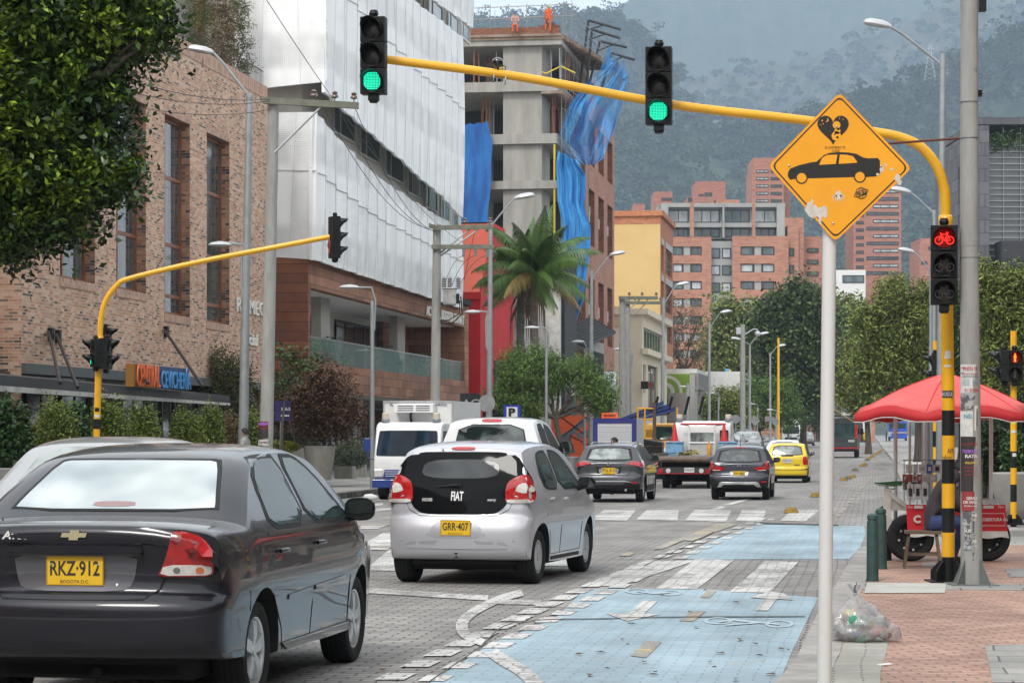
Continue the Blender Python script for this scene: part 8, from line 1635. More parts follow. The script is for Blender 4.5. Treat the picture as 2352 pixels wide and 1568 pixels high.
def simple_car(spec,label,X,Y,phi,col,front=False,plate='ABC·123',glass=None,**k):
 c=Car(spec,label,X,Y,phi,col,**k);c.wheels('alloy',rr=.19 if spec['tr']<.3 else.21);b,H=spec['belt'],spec['H'];wr=spec['wr'];L=spec['L']
 c.part('rear_window',[glass or GLM],[([(-.58,b+.13),(.58,b+.13),(wr-.10,H-.09),(-wr+.10,H-.09)],0,0,.005,False)])
 c.part('windscreen',[glass or GLP],[([(-.62,b+.09),(.62,b+.09),(wr-.10,H-.09),(-wr+.10,H-.09)],180,0,.005,False)])
 y0,y1,y2=(1.10,2.0,3.02)if spec is SEDAN else(.65,1.70,2.92)if L>4.2 else(.6,1.35,2.38)
 c.part('side_window',[GLS],[([(y0,b+.05),(y0+.15,H-.15),(y1-.04,H-.07),(y1,b+.05)],90,0,.005,True),([(y1+.05,b+.05),(y1,H-.07),(y2-.45,H-.16),(y2,b+.05)],90,0,.005,True)])
 c.part('tail_light',[REDL],[([(.62,b-.22),(.60,b),(.95,b),(.98,b-.22)],30,0,.015,True)])
 c.part('headlight',[WHL],[([(-.62+.0,.62),(-.60,.75),(-.98,.80),(-1.0,.66)],180-25,0,.012,False)]);
 mb=MB();a=R(0)
 for sx in(1,):c.patch(mb,[(sx*.40,.62),(sx*.42,.73),(sx*.70,.78),(sx*.72,.66)],180,0,.012,.01,.06,True)
 mb.build('headlight',WHL,c.root,fix=False)
 mb=MB();c.patch(mb,[(-.36,.58),(-.38,.73),(.38,.73),(.36,.58)],180,0,.008);c.patch(mb,[(-.55,.32),(-.5,.46),(.5,.46),(.55,.32)],180,0,.008);mb.build('grille',TRIM,c.root,fix=False)
 if front:o=c.plate(plate,.50,0);o.matrix_local=Matrix.Translation((0,L+.01,0))@Matrix.Rotation(math.pi,4,'Z')
 else:c.plate(plate,b-.16,.06)
 c.mirror(2.85 if spec is SEDAN else 2.6 if L>4.2 else 2.2,b+.09,.18,.13);return c
pwt=paint('white_car_paint',(.68,.69,.70),.0,.35);pgr=paint('mid_grey_paint',(.16,.155,.155),.4);pbk=paint('black_car_paint',(.012,.013,.018),.3);psv=paint('pale_silver_paint',(.42,.43,.44),.5)
simple_car(SEDAN,'silver white saloon car seen past the roof of the charcoal saloon',-3.62,25.6,186,psv,True,'JKL·205',name='saloon_car',sc=1.06)
simple_car(SUV,'white car parked behind the grey crossover, only its window and roof showing',P(1412,0,74).x,74,8,pwt,False,'MNT·662',GLP,name='parked_car')
simple_car(SEDAN,'white saloon car driving just ahead of the yellow taxi',P(1786,0,108).x,106,9.5,pwt,False,'JHU·419',name='saloon_car')
simple_car(SEDAN,'black saloon with red lights partly hidden by the white sign post',P(1902,0,200).x,198,9,pbk,False,'GHT·330',name='saloon_car')
simple_car(SUV,'grey off-roader facing this way with headlights on, centre of the queue',P(1737,0,152).x,156,189,pgr,True,'FRX·118',name='parked_car',sc=1.08)
simple_car(SEDAN,'grey saloon facing this way beside the tow truck',P(1700,0,146).x,150,189,pgr,True,'HCM·532',name='parked_car',sc=1.05)
simple_car(SUV,'dark parked car half hidden by the tow truck cab',P(1672,0,134).x,138,189,paint('graphite_paint',(.07,.075,.08),.4),True,'DKL·090',name='parked_car',sc=1.05)
simple_car(SEDAN,'small grey car beyond the white delivery truck',P(1862,0,255).x,258,189,pgr,True,'UVW·771',name='saloon_car')
simple_car(ATOS,'tiny yellow taxi far down the road near the cyclist',P(1976,0,330).x,330,9,py_,False,'SIX·820',name='taxi_car')
def wheel(root,x,y,r=.36,w_=.22,sx=1,rim=WHT,nm='wheel'):
 mb=MB();mb.lathe([(r*.6,x),(r*.95,x-sx*.01),(r,x-sx*.03),(r,x-sx*(w_-.03)),(r*.6,x-sx*w_)],26,(0,y,r),'x',cap=False);o=mb.build(nm,RUB,root,smooth=40,fix=False)
 m2=MB();m2.lathe([(r*.6,x-sx*.01),(r*.5,x-sx*.05),(r*.2,x-sx*.03),(.001,x-sx*.03)],20,(0,y,r),'x',cap=False);q=m2.build('rim',rim,root,smooth=40);q.parent=o;return o
def boxtruck(label,X,Y,phi,W_,Hc,Hb,L,colm=WHT,blue=True,plate='WPL·624',sc=1.,name='box_truck'):
 """cab-over truck; local -y is its front, facing the viewer at phi"""
 t=thing(name,label,'truck',(X,Y,gz(Y)),-R(phi));t.scale=(sc,)*3;w=W_/2
 BL=mat('truck_blue',(.015,.04,.22),.4,coat=.4)
 mb=MB();pr=[(.10,.55),(.0,.62),(-.02,1.0),(.02,1.18),(.30,Hc-.12),(.42,Hc-.02),(.6,Hc+.03),(1.45,Hc+.03),(1.5,Hc-.05),(1.5,.6)]
 mb.prism(pr,'x',-w,w);cab=mb.build('cab',colm,t,bevel=.06,smooth=40,seg=3)
 mb=MB();f=lambda z:.02+(z-1.18)*(.28/(Hc-.12-1.18))if z>1.18 else-.02
 def fp(pts,m,k=.02):mb.add([(x,f(z)-k,z)for x,z in pts]+[(x,f(z)+.03,z)for x,z in pts],[tuple(range(len(pts)))]+[(i,(i+1)%len(pts),(i+1)%len(pts)+len(pts),i+len(pts))for i in range(len(pts))],m)
 fp(smoothpoly([(-w+.06,1.26),(-w+.1,1.22),(w-.1,1.22),(w-.06,1.26),(w-.11,Hc-.24),(w-.16,Hc-.2),(-w+.16,Hc-.2),(-w+.11,Hc-.24)],1),0);mb.build('windscreen',[mat('truck_glass',(.01,.014,.018),.03,spec=.2,col2=(.012,.03,.055),nscale=1.2,detail=2)],t,fix=False)
 for sx in(1,-1):m=MB();m.prism([(.36,1.22),(.50,Hc-.22),(1.10,Hc-.22),(1.15,1.22)],'x',sx*(w-.02)if sx>0 else-w-.012,w+.012 if sx>0 else-(w-.02));m.build('side_window',GLS,t)
 mb=MB();fp([(-w+.28,.62),(w-.28,.62),(w-.32,.84),(-w+.32,.84)],0,.012);mb.build('grille',BL if blue else TRIM,t,fix=False)
 mb=MB()
 for z_ in(.67,.73,.79):mb.box(-w+.34,w-.34,-.045,-.03,z_-.008,z_+.008)
 mb.build('grille_bar',WHT if blue else CHROME,t)
 mb=MB();mb.box(-w-.02,w+.02,-.14,.12,.34,.58);mb.build('bumper',BL if blue else WHT,t,bevel=.03)
 for sx in(1,-1):
  mb=MB();mb.box(sx*(w-.15)-.12,sx*(w-.15)+.12,-.05,.03,.64,.86);mb.build('headlight',WHL,t,bevel=.02)
  mb=MB();mb.tube([(sx*w,.25,1.1),(sx*(w+.18),.1,1.15),(sx*(w+.2),.08,1.35)],.015,6);mb.box(sx*(w+.2)-.09,sx*(w+.2)+.09,.04,.10,1.35,1.70);mb.build('wing_mirror',BL if blue else BLKP,t,bevel=.015)
 mb=MB();mb.box(-.30+.15,.18+.15-.02,-.15,-.145,.40,.54,0);V,Fc=textgeo(plate,.08,.30,depth=.002,bold=.02);mb.add([(.14+v.x,-.151+v.y,.47+v.z)for v in V],Fc,1);mb.build('number_plate',[PLW,INK],t)
 mb=MB();mb.box(-.12,.12,-.05,-.025,.965,.995);mb.box(-.045,.045,-.051,-.025,.955,1.01);mb.build('badge',mat('gold_badge',(.6,.5,.3),.3,.8),t)
 mb=MB();wb_=w+.06;mb.box(-wb_,wb_,1.6,1.6+L,.85,Hb,0);mb.box(-wb_-.01,wb_+.01,1.585,1.65,Hb-.06,Hb+.01,1);mb.box(-wb_-.012,-wb_+.03,1.585,1.65,.85,Hb-.06,1);mb.box(wb_-.03,wb_+.012,1.585,1.65,.85,Hb-.06,1);mb.box(-wb_-.011,wb_+.011,1.62+L-.05,1.62+L,.84,Hb+.01,1);mb.build('cargo_box',[mat('box_panel',(.66,.66,.65),.5,noise=.05,nscale=1.5),RIM],t)
 mb=MB();mb.box(-.4,.4,.8,1.6+L,.5,.85);mb.build('chassis',UNDER,t)
 for y in(.72,1.6+L*.72):
  for sx in(1,-1):wheel(t,sx*(w-.02),y,.36,.24,sx)
 return t
t=boxtruck('white box truck with blue grille and cooling unit parked at the kerb',P(934,0,64.5).x,64.5,9.,1.86,2.12,2.75,4.6,sc=.98)
mb=MB();mb.box(-.62,.52,1.18,1.62,2.42,2.66);
for z_ in(2.48,2.54,2.60):
 for a,b in((-.5,-.05),(.02,.42)):mb.box(a,b,1.17,1.19,z_-.012,z_+.012,1)
mb.build('cooling_unit',[WHT,BLKP],t,bevel=.03);mb=MB();mb.tube([(-.18,1.5,2.44),(-.20,1.52,2.3),(-.16,1.52,2.1)],.035,6);mb.build('hose',BLKP,t)
for sx in(-.72,.72):mb=MB();mb.lathe([(.12,0),(.12,.08),(.10,.1),(.10,.24),(.07,.26)],14,(sx,.62,2.15),m=[0,0,1,1]);mb.build('beacon',[GALV,mat('beacon_clear',(.6,.52,.42),.3)],t)
mb=MB()
for x,tx in((-.62,'FURCOL'),(.66,'FURCOL')):V,Fc=textgeo(tx,.06,.36,depth=.003,bold=.02);mb.add([(x+v.x,1.58+v.y,2.64+v.z)for v in V],Fc)
mb.build('lettering',mat('ink_navy',(.02,.02,.08),.5),t)
boxtruck('white delivery truck coming this way far along the road',P(1817,0,262).x,262,9,1.9,2.2,2.95,4.6,blue=False,plate='TRK·118',sc=1.02)
pk_=dict(L=5.1,H=1.78,w=.90,wr=.66,belt=1.08,ax=1.25,wb=3.05,tr=.36,D=.12,nar_r=.02,prof=[(.3,.45),(.1,.47),(.03,.60),(.02,.80),(.02,1.06),(.04,1.10),(.3,1.11),(1.2,1.11),(1.62,1.11),(1.68,1.14),(1.76,1.5),(1.82,1.69),(1.95,1.75),(2.5,1.78),(3.0,1.76),(3.3,1.68),(3.65,1.38),(3.95,1.15),(4.2,1.08),(4.8,1.0),(5.0,.9),(5.1,.7),(5.08,.5),(4.9,.42),(3.5,.38),(2.0,.38),(1.0,.40),(.3,.45)])
c=Car(pk_,'white pickup truck with clear rear cab window just ahead of the silver hatchback',P(1105,0,43.5).x-.20,42.6,11,pwt,name='pickup_truck',sc=1.11)
c.wheels('alloy',rr=.2);c.part('rear_window',[TRIM,GLM],[([(-.64,1.20),(.64,1.20),(.54,1.66),(-.54,1.66)],0,0,.004,False),([(-.61,1.22),(.61,1.22),(.52,1.64),(-.52,1.64)],0,1,.007,False)])
c.part('side_window',[TRIM,GLS],[([(2.0,1.18),(2.05,1.66),(2.6,1.68),(2.65,1.16)],90,0,.005,True),([(2.7,1.16),(2.65,1.68),(3.15,1.62),(3.55,1.3),(3.6,1.16)],90,0,.005,True)]);c.part('tail_light',[REDL,WHL],[([(.74,.75),(.74,1.05),(.86,1.05),(.86,.75)],5,0,.01,True)]);c.part('high_brake_light',[REDL],[([(-.17,1.69),(-.17,1.735),(.17,1.735),(.17,1.69)],0,0,.012,False)]);c.mirror(3.3,1.24,.24,.22,BLKP);c.plate('EIX·174',.7,.0)
t=thing('tow_truck','flatbed tow truck with white cab, red cones and blue tool boxes on its deck','tow truck',(P(1583,0,79.5).x,79.5,gz(80)),-R(9));
mb=MB();mb.box(-1.2,1.2,0,5.4,.98,1.06,1);mb.lathe([(.10,-1.22),(.10,1.22)],12,(0,-.05,.98),'x',0);mb.box(-1.22,-1.14,0,5.4,.96,1.16,0);mb.box(1.14,1.22,0,5.4,.96,1.16,0);mb.build('deck',[mat('worn_steel_edge',(.14,.10,.075),.6,.3,noise=.3,nscale=6),mat('deck_plate',(.10,.095,.09),.6,noise=.3)],t)
mb=MB();mb.box(-.45,.45,.3,6.0,.55,.93);mb.box(-.95,.95,.35,.7,.62,.9);mb.box(-.9,.9,.1,.5,.80,.93);mb.lathe([(.24,-.8),(.24,.8)],14,(0,1.2,.45),'x');mb.build('chassis',UNDER,t)
mb=MB();mb.box(-1.15,1.15,.05,.11,.50,.72,0);mb.box(-1.1,1.1,.04,.05,.49,.515,1)
for x in(-.95,.62,.88,.40):mb.lathe([(.08,-.03),(.08,0)],14,(x,.045,.60),'y',2)
for x in(-.70,.40):mb.lathe([(.08,-.035),(.08,-.0)],14,(x,.045,.60),'y',3)
mb.build('rear_bar',[mat('bar_black',(.03,.03,.03),.6),REDP,REDL,WHL],t)
mb=MB();mb.box(-.165,.165,.02,.035,.54,.70,0);V,Fc=textgeo('WFJ·610',.08,.29,depth=.002,bold=.02);mb.add([(v.x,.018+v.y,.62+v.z)for v in V],Fc,1);mb.build('number_plate',[PLW,INK],t)
for sx in(1,-1):wheel(t,sx*.98,1.1,.36,.26,sx,RIM);wheel(t,sx*.70,1.1,.36,.2,sx,RIM);wheel(t,sx*.92,5.3,.36,.24,sx,RIM)
for sx in(1,-1):mb=MB();mb.box(sx*1.02-.16,sx*1.02+.16,.5,.53,.3,.62);mb.build('mud_flap',BLKP,t)
cw=mat('truck_white',(.66,.66,.65),.35,coat=.5,noise=.05);mb=MB();mb.prism([(6.1,.7),(5.75,1.1),(5.62,1.6),(5.75,2.16),(6.0,2.28),(7.2,2.28),(7.5,1.9),(7.7,1.4),(7.75,.6)],'x',-1.0,1.0);mb.build('cab',cw,t,bevel=.08,smooth=40,seg=3)
mb=MB();mb.box(-.42,.42,5.60,5.62,1.52,1.86,0);mb.box(.62,.92,5.58,5.62,1.3,1.95,1);mb.build('rear_window',[GLP,GLS],t,bevel=.0)
mb=MB()
for sx in(-.45,.45):mb.tube([(sx,5.35,1.06),(sx,5.35,2.1)],.03,6)
mb.tube([(-.45,5.35,1.5),(.45,5.35,1.5)],.03,6);mb.tube([(-.75,5.35,2.16),(.85,5.35,2.16)],.035,6,1);mb.tube([(-.45,5.35,2.1),(-.75,5.4,2.16)],.02,5);mb.tube([(.45,5.35,2.1),(.85,5.4,2.16)],.02,5);mb.box(-.43,.43,5.36,5.38,1.06,1.48,2);mb.build('headboard',[WHT,REDP,mat('grimy_white',(.42,.42,.40),.6,noise=.15)],t)
for sx in(-.85,.9):mb=MB();mb.lathe([(.13,0),(.13,.1),(.11,.12),(.11,.22),(.08,.24)],14,(sx,6.0,2.27),m=[0,0,1,1]);mb.build('beacon',[GALV,mat('beacon_clear',(.6,.52,.42),.3)],t)
TB2=mat('toolbox_blue',(.05,.24,.52),.55,col2=(.30,.45,.60),nscale=5,stretch=(1,1,5))
for sx,w_ in((-.92,.30),(.96,.32)):mb=MB();mb.box(sx-w_,sx+w_,4.6,5.1,1.06,1.52,0);mb.box(sx-w_-.02,sx+w_+.02,4.56,5.12,1.50,1.55,0);mb.build('toolbox',TB2,t,bevel=.015)
W0=t.matrix_basis if False else Matrix.Translation(t.location)@Matrix.Rotation(t.rotation_euler.z,4,'Z')
for i,(sx,lab)in enumerate(((-.92,'red cone on the tow truck tool box nearer the yellow truck'),(.82,'red cone on the tow truck tool box by the dark crossover'))):
 cn=thing('traffic_cone',lab,'cone',W0@Vector((sx,4.85,1.56)),-R(9),'cones on the tow truck');mb=MB();mb.box(-.17,.17,-.17,.17,0,.03);mb.lathe([(.13,.03),(.03,.62),(.02,.64)],18);mb.build('body',mat('cone_red',(.50,.02,.015),.5),cn,smooth=40)
fe_=thing('fire_extinguisher','yellow cylinder strapped upright to the tow truck headboard','extinguisher',W0@Vector((.30,4.9,1.06)),0);mb=MB();mb.lathe([(.07,0),(.075,.05),(.075,.36),(.03,.43),(.03,.48)],14);mb.build('body',mat('amber_cylinder',(.62,.27,.02),.4),fe_,smooth=40)
st_=thing('strap_pile','tangle of yellow lashing straps lying on the tow truck deck','straps',W0@Vector((-.35,3.0,1.06)),0);mb=MB();g=random.Random(5)
for k in range(16):p=Vector((g.uniform(-.3,.3),g.uniform(-.3,.3),.03));mb.tube([p,p+Vector((g.uniform(-.25,.25),g.uniform(-.2,.2),g.uniform(.05,.2))),p+Vector((g.uniform(-.4,.4),g.uniform(-.3,.3),.03))],.02,4,k%3==0)
mb.build('strap',[mat('strap_yellow',(.40,.34,.06),.8),BLKP],st_)
d=100.;t=thing('crane_truck','yellow works truck carrying long blue beams over its cab','truck',(P(1535,0,d).x,d,gz(d)),-R(9));YT=mat('works_yellow',(.66,.33,.02),.45,noise=.1);mb=MB()
mb.prism([(0,.7),(.05,1.35),(.35,1.45),(.75,2.2),(2.2,2.25),(2.3,.7)],'x',-1.0,1.05);mb.build('cab',YT,t,bevel=.06,smooth=40)
mb=MB();mb.prism([(.1-.02,1.5),(.42,2.1),(.44,2.12),(.12,1.5)],'x',-.9,.95)if 0 else mb.add([(-.75,.40,1.55),(.2,.40,1.55),(.1,.68,2.1),(-.6,.68,2.1),(.45,.40,1.55),(.98,.42,1.55),(.98,.70,2.1),(.45,.68,2.1)],[(0,1,2,3),(4,5,6,7)]);o=mb.build('windscreen',GLS,t,fix=False);o.location=(0,-.06,.0)
mb=MB();mb.box(-.95,.95,-.1,.0,.55,.72,0);mb.box(-.9,.95,-.02,.0,1.05,1.2,1);mb.box(-.75,-.45,-.11,-.1,.6,.66,2);mb.box(.15,.45,-.11,-.1,.6,.66,2);mb.build('front_panel',[YT,WHTM,REDL],t)
for sx in(1,-1):wheel(t,sx*1.0,.9,.45,.28,sx,YT);wheel(t,sx*1.0,4.4,.45,.28,sx,YT)
mb=MB();mb.box(-1.1,1.1,2.5,6.5,.9,1.2);mb.build('bed',mat('bed_dark',(.05,.045,.04),.7),t)
mb=MB();
for x in(-1.25,-.95,.4):mb.tube([(x,-.3,1.5),(x,-.3,2.9)],.04,6)
for z_ in(1.6,2.0,2.4,2.85):mb.tube([(-1.3,-.3,z_),(-.55,-.3,z_)],.035,6)
mb.tube([(-.55,-.3,1.2),(-.55,-.3,3.1)],.08,6,1);mb.build('rack',[YT,mat('rust_steel',(.10,.06,.04),.7)],t)
Wt=Matrix.Translation(t.location)@Matrix.Rotation(t.rotation_euler.z,4,'Z')
bm_=thing('beam_bundle','bundle of deep blue steel beams slanting over the yellow truck','beams',Wt@Vector((-2.0,-.2,2.0)),-R(9));mb=MB()
for i,(dz,dy)in enumerate(((0,0),(.17,.05),(.34,0),(.08,.3),(.28,.3),(.44,.2))):a,b_=Vector((-1.0+.1*i,dy,-.15+dz*.7)),Vector((2.3-.25*(i%3),dy,.80+dz*.7));ax=(b_-a)/2;mb.obox((a+b_)/2,ax,(0,.07,0),(-ax.normalized().z*.06,0,ax.normalized().x*.06))
mb.build('beam',mat('beam_blue',(.01,.035,.16),.45,noise=.3),bm_);mb=MB()
for x in(1.4,2.0,2.7,3.3):mb.tube([(x,.1,.6),(x+.18,.1,1.35)],.06,5)
mb.build('stake',BLK,bm_)
sk_=thing('cargo_sack','cream and pink sack lying on top of the yellow works truck','sack',Wt@Vector((-.3,.3,2.75)),0);mb=MB();mb.lathe([(.001,-.4),(.12,-.32),(.2,-.1),(.2,.2),(.1,.35),(.001,.4)],16,(0,0,.0),'x');mb.build('body',mat('sack_cloth',(.50,.42,.33),.9,col2=(.50,.20,.18),nscale=3),sk_,smooth=60)
d=84.;t=thing('kiosk_truck','small van body with white roller shutter and dark blue frame','van',(P(1412,0,d).x,d,gz(d)),-R(9));s=d/F;w=49*s;z0,z1=P(0,1025,d).z-gz(d),P(0,961,d).z-gz(d);mb=MB();mb.box(-w,w,0,2.6,.5,z1,0);mb.box(-w-.02,-w+.14,-.03,0,.5,z1+.01,1);mb.box(w-.14,w+.02,-.03,0,.5,z1+.01,1);mb.box(-w+.14,w-.14,-.03,0,z1-.16,z1+.01,1);mb.build('body',[mat('kiosk_white',(.5,.5,.5),.5),mat('kiosk_blue',(.015,.02,.16),.5)],t)
mb=MB();n=int((z1-.7)/.09)
for k in range(n):z_=.55+k*.09;mb.box(-w+.15,w-.15,-.03,-.005,z_,z_+.074)
mb.build('shutter',mat('shutter_white',(.52,.53,.55),.5),t)
mb=MB();mb.box(-w+.2,w-.2,.1,2.5,.3,.52);mb.build('chassis',UNDER,t)
for sx in(1,-1):wheel(t,sx*(w-.05),1.6,.33,.2,sx)
t=thing('waste_bin','black wheeled waste container with striped label beside the yellow truck','bin',(P(1625/1.0-0,0,1).x*0+P(1624-0,0,92).x*0+P(1622-0,0,92).x*0+P(1622,0,92).x*0+P(1490,0,92).x,92,gz(92)),-R(9));mb=MB();mb.prism([(-.45,.2),(.45,.2),(.52,1.35),(-.52,1.35)],'y',0,.8);mb.prism([(-.6,1.36),(.55,1.36),(.5,1.52),(-.3,1.66),(-.55,1.55)],'y',-.05,.85);mb.build('body',BLKP,t,bevel=.03);mb=MB()
for k in range(3):mb.poly([(.20,-.01,.5+.12*k),(.36,-.01,.58+.12*k),(.36,-.01,.64+.12*k),(.20,-.01,.56+.12*k)],0)
mb.build('label',mat('label_stripe',(.6,.2,.15),.6),t,fix=False)
d=150.;t=thing('passenger_van','dark grey high-roof van with red lights partly behind the white post','van',(P(1931,0,d).x,d,gz(d)),-R(9.5));t.scale=(1.06,)*3;s=d/F;mb=MB()
VANM=paint('van_grey',(.055,.055,.06),.4);w=.98
sec=[(-w,.45),(-w,1.2),(-w+.03,1.7),(-w+.15,2.25),(-w+.35,2.42),(w-.35,2.42),(w-.15,2.25),(w-.03,1.7),(w,1.2),(w,.45)]
mb.prism(sec,'y',0,5.6);mb.build('body',VANM,t,bevel=.05,smooth=45);mb=MB();mb.box(-w+.2,w-.2,-.012,.0,1.2,2.05,0);mb.box(-w-.005,w+.005,-.03,.05,.55,.62,1);mb.box(-w+.02,w-.02,-.06,.1,.38,.54,2);mb.box(-w+.15,w-.15,.3,3,2.42,2.5,2);mb.build('rear_window',[GLS,REDP,BLKP],t)
for sx in(1,-1):mb=MB();mb.box(sx*(w-.07)-.07,sx*(w-.07)+.075,-.02,.03,1.15,1.95);mb.build('tail_light',REDL,t,bevel=.01);wheel(t,sx*w,1.0,.35,.22,sx,RIM);wheel(t,sx*w,4.6,.35,.22,sx,RIM)
for sx in(1,-1):mb=MB();mb.box(sx*w-.01,sx*w+.01,.5,4.9,1.35,2.0);mb.build('side_window',GLS,t);mb=MB();mb.box(sx*(w+.15)-.1,sx*(w+.15)+.1,4.9,5.0,1.4,1.75);mb.tube([(sx*w,4.95,1.5),(sx*(w+.12),4.95,1.5)],.03,5);mb.build('wing_mirror',BLKP,t)
mb=MB();V,Fc=textgeo('SQR·584',.07,.28,depth=.003,bold=.02);mb.box(.45,.80,-.02,-.013,.95,1.07,0);mb.add([(.625+v.x,-.022+v.y,1.01+v.z)for v in V],Fc,1);mb.build('number_plate',[PLW,INK],t)
d=350.;t=thing('city_bus','bright blue bus with yellow band at the far end of the bicycle lane','bus',(P(2062,0,d).x,d,gz(d)),-R(9));mb=MB();w=1.35;mb.box(-w,w,0,10,.45,3.0);mb.build('body',mat('bus_blue',(.015,.07,.48),.4,coat=.4),t,bevel=.12);mb=MB();mb.box(-w+.2,w-.2,-.02,0,1.9,2.7,0);mb.box(-w+.02,w-.02,-.03,0,1.25,1.38,1);mb.box(-.3,.3,-.04,-.02,2.2,2.6,2);mb.build('rear_window',[GLS,PLY,mat('sign_black',(.01,.01,.01),.5)],t)
for sx in(1,-1):wheel(t,sx*w,2.2,.5,.3,sx,RIM);wheel(t,sx*w,8,.5,.3,sx,RIM)
def person(label,loc,rz,J=None,shirt=(.3,.05,.05),pants=(.03,.04,.09),shoes=(.02,.02,.02),sleeve=True,hair=(.012,.010,.008),cap=None,sc=1.,short=False,fingers=False,collar=None,extra=None):
 """one continuous skinned body; J overrides joint positions (local: x right, y forward, z up)"""
 P0=dict(pel=(0,0,.95),sp=(0,0,1.12),ch=(0,.0,1.34),nk=(0,0,1.47),hd=(0,.01,1.56),tp=(0,.02,1.66),sl=(-.17,0,1.40),el=(-.23,-.02,1.14),wl=(-.24,.06,.92),hl=(-.24,.10,.83),sr=(.17,0,1.40),er=(.23,-.02,1.14),wr=(.24,.06,.92),hr=(.24,.10,.83),pl=(-.10,0,.91),kl=(-.11,.02,.50),al=(-.11,-.02,.09),tl=(-.12,.15,.035),pr=(.10,0,.91),kr=(.11,.02,.50),ar=(.11,-.02,.09),tr=(.12,.15,.035))
 P0.update(J or{});RD=dict(pel=.145,sp=.13,ch=.15,nk=.058,hd=.088,tp=.075,sl=.075,el=.045,wl=.032,hl=.036,pl=.105,kl=.062,al=.045,tl=.040)
 E=[('pel','sp','s'),('sp','ch','s'),('ch','nk','s'),('nk','hd','k'),('hd','tp','k')]
 for a in 'lr':E+=[('ch','s'+a,'s'),('s'+a,'e'+a,'s'),('e'+a,'w'+a,'s'if sleeve else 'k'),('w'+a,'h'+a,'k'),('pel','p'+a,'p'),('p'+a,'k'+a,'p'),('k'+a,'a'+a,'p'),('a'+a,'t'+a,'f')]
 names=list(P0);rad={n:RD.get(n,RD.get(n[0]+'l',.05))for n in names}
 if fingers:
  for a,sx in(('l',-1),('r',1)):
   h,w_=Vector(P0['h'+a]),Vector(P0['w'+a]);d=(h-w_).normalized();side=d.cross(Vector((0,0,1))).normalized()
   for k in range(5):
    off=side*(.030-.020*k)if k<4 else side*-.05;ln=(.032,.040,.042,.036,.03)[k];a0=h+off+d*(.02 if k<4 else-.02);b0=a0+d*ln+Vector((0,0,-.012))+(side*-.02 if k==4 else Vector());c0=b0+d*ln*.6+Vector((0,0,-.026))
    for nm,q in((f'f{a}{k}a',a0),(f'f{a}{k}b',b0),(f'f{a}{k}c',c0)):P0[nm]=tuple(q);rad[nm]=.009;names.append(nm)
    E+=[('h'+a,f'f{a}{k}a','k'),(f'f{a}{k}a',f'f{a}{k}b','k'),(f'f{a}{k}b',f'f{a}{k}c','k')]
 idx={n:i for i,n in enumerate(names)};me=bpy.data.meshes.new('person');me.from_pydata([P0[n]for n in names],[(idx[a],idx[b])for a,b,_ in E],[])
 ob=bpy.data.objects.new('person',me);SC.collection.objects.link(ob);m=ob.modifiers.new('s','SKIN');m.use_smooth_shade=True;sd=ob.modifiers.new('d','SUBSURF');sd.levels=sd.render_levels=2 if fingers else 1
 for n,v in zip(names,me.skin_vertices[0].data):v.radius=(rad[n],rad[n]*(.72 if n in('pel','sp','ch')else 1.));v.use_root=n=='pel'
 dg=bpy.context.evaluated_depsgraph_get();nm=bpy.data.meshes.new_from_object(ob.evaluated_get(dg));ob.modifiers.clear();ob.data=nm;ob.name='person'
 def cm(nm_,c,r=.85):return mat('cloth_%s_%02x%02x%02x'%(nm_,int(c[0]*255),int(c[1]*255),int(c[2]*255)),c,r,noise=.15,nscale=8,bump=.2,bscale=20)
 ms=[cm('top',shirt),SKIN,cm('legs',pants),cm('shoe',shoes,.5)];[nm.materials.append(q)for q in ms];kk=dict(s=0,k=1,p=2,f=3)
 seg=[(Vector(P0[a]),Vector(P0[b]),kk[c])for a,b,c in E]
 for f in nm.polygons:
  best=9;c=f.center
  for a,b,k in seg:
   ab=b-a;t=max(0,min(1,(c-a).dot(ab)/max(ab.length_squared,1e-9)));d=(c-a-ab*t).length-(.04 if k==0 else 0)
   if d<best:best=d;f.material_index=k
 ob.location=loc;ob.rotation_euler=(0,0,rz);ob.scale=(sc,)*3;tag(ob,label,'person')
 hd,tp=Vector(P0['hd']),Vector(P0['tp']);up=(tp-hd).normalized();fw=Vector((0,1,0));fw=(fw-up*fw.dot(up)).normalized();rt=fw.cross(up);c=hd+up*.045
 hm=MB();V=[];n,k=14,7
 for i in range(k):
  th=math.pi*.62*i/(k-1)+.01
  for j in range(n):
   ph=2*math.pi*j/n;x,y,z=math.sin(th)*math.cos(ph),math.sin(th)*math.sin(ph),math.cos(th);cut=.55 if(y>.2 and z<.35)else 1
   V.append(c+(rt*x*.098+fw*(y*.108*cut-.012)+up*z*.115))
 hm.add(V,[(i*n+j,i*n+(j+1)%n,(i+1)*n+(j+1)%n,(i+1)*n+j)for i in range(k-1)for j in range(n)]+[tuple(range(n))])
 if cap:hm.add([c+rt*a+fw*b+up*.02 for a,b in((-.07,.09),(.07,.09),(.05,.17),(-.05,.17))],[(0,1,2,3)])
 h=hm.build('cap'if cap else 'hair',mat('cap_%d'%int(sum(cap)*99),cap,.7)if cap else mat('dark_hair',hair,.7),None,smooth=70,fix=False);h.parent=ob
 fm=MB()
 for sx in(-1,1):fm.lathe([(.001,.007),(.010,.004),(.012,0)],8,c+rt*sx*.032+fw*.084-up*.02,'y',0);q=c+rt*sx*.088-up*.03;fm.obox(q,rt*.008,fw*.014,up*.026,1)
 q=c+fw*.098-up*.05;fm.add([q+up*.035-fw*.012,q-rt*.014-up*.012-fw*.01,q+rt*.014-up*.012-fw*.01,q+fw*.012-up*.008],[(0,1,3),(0,3,2),(1,2,3)],1);q=c+fw*.089-up*.088;fm.obox(q,rt*.022,fw*.004,up*.005,2)
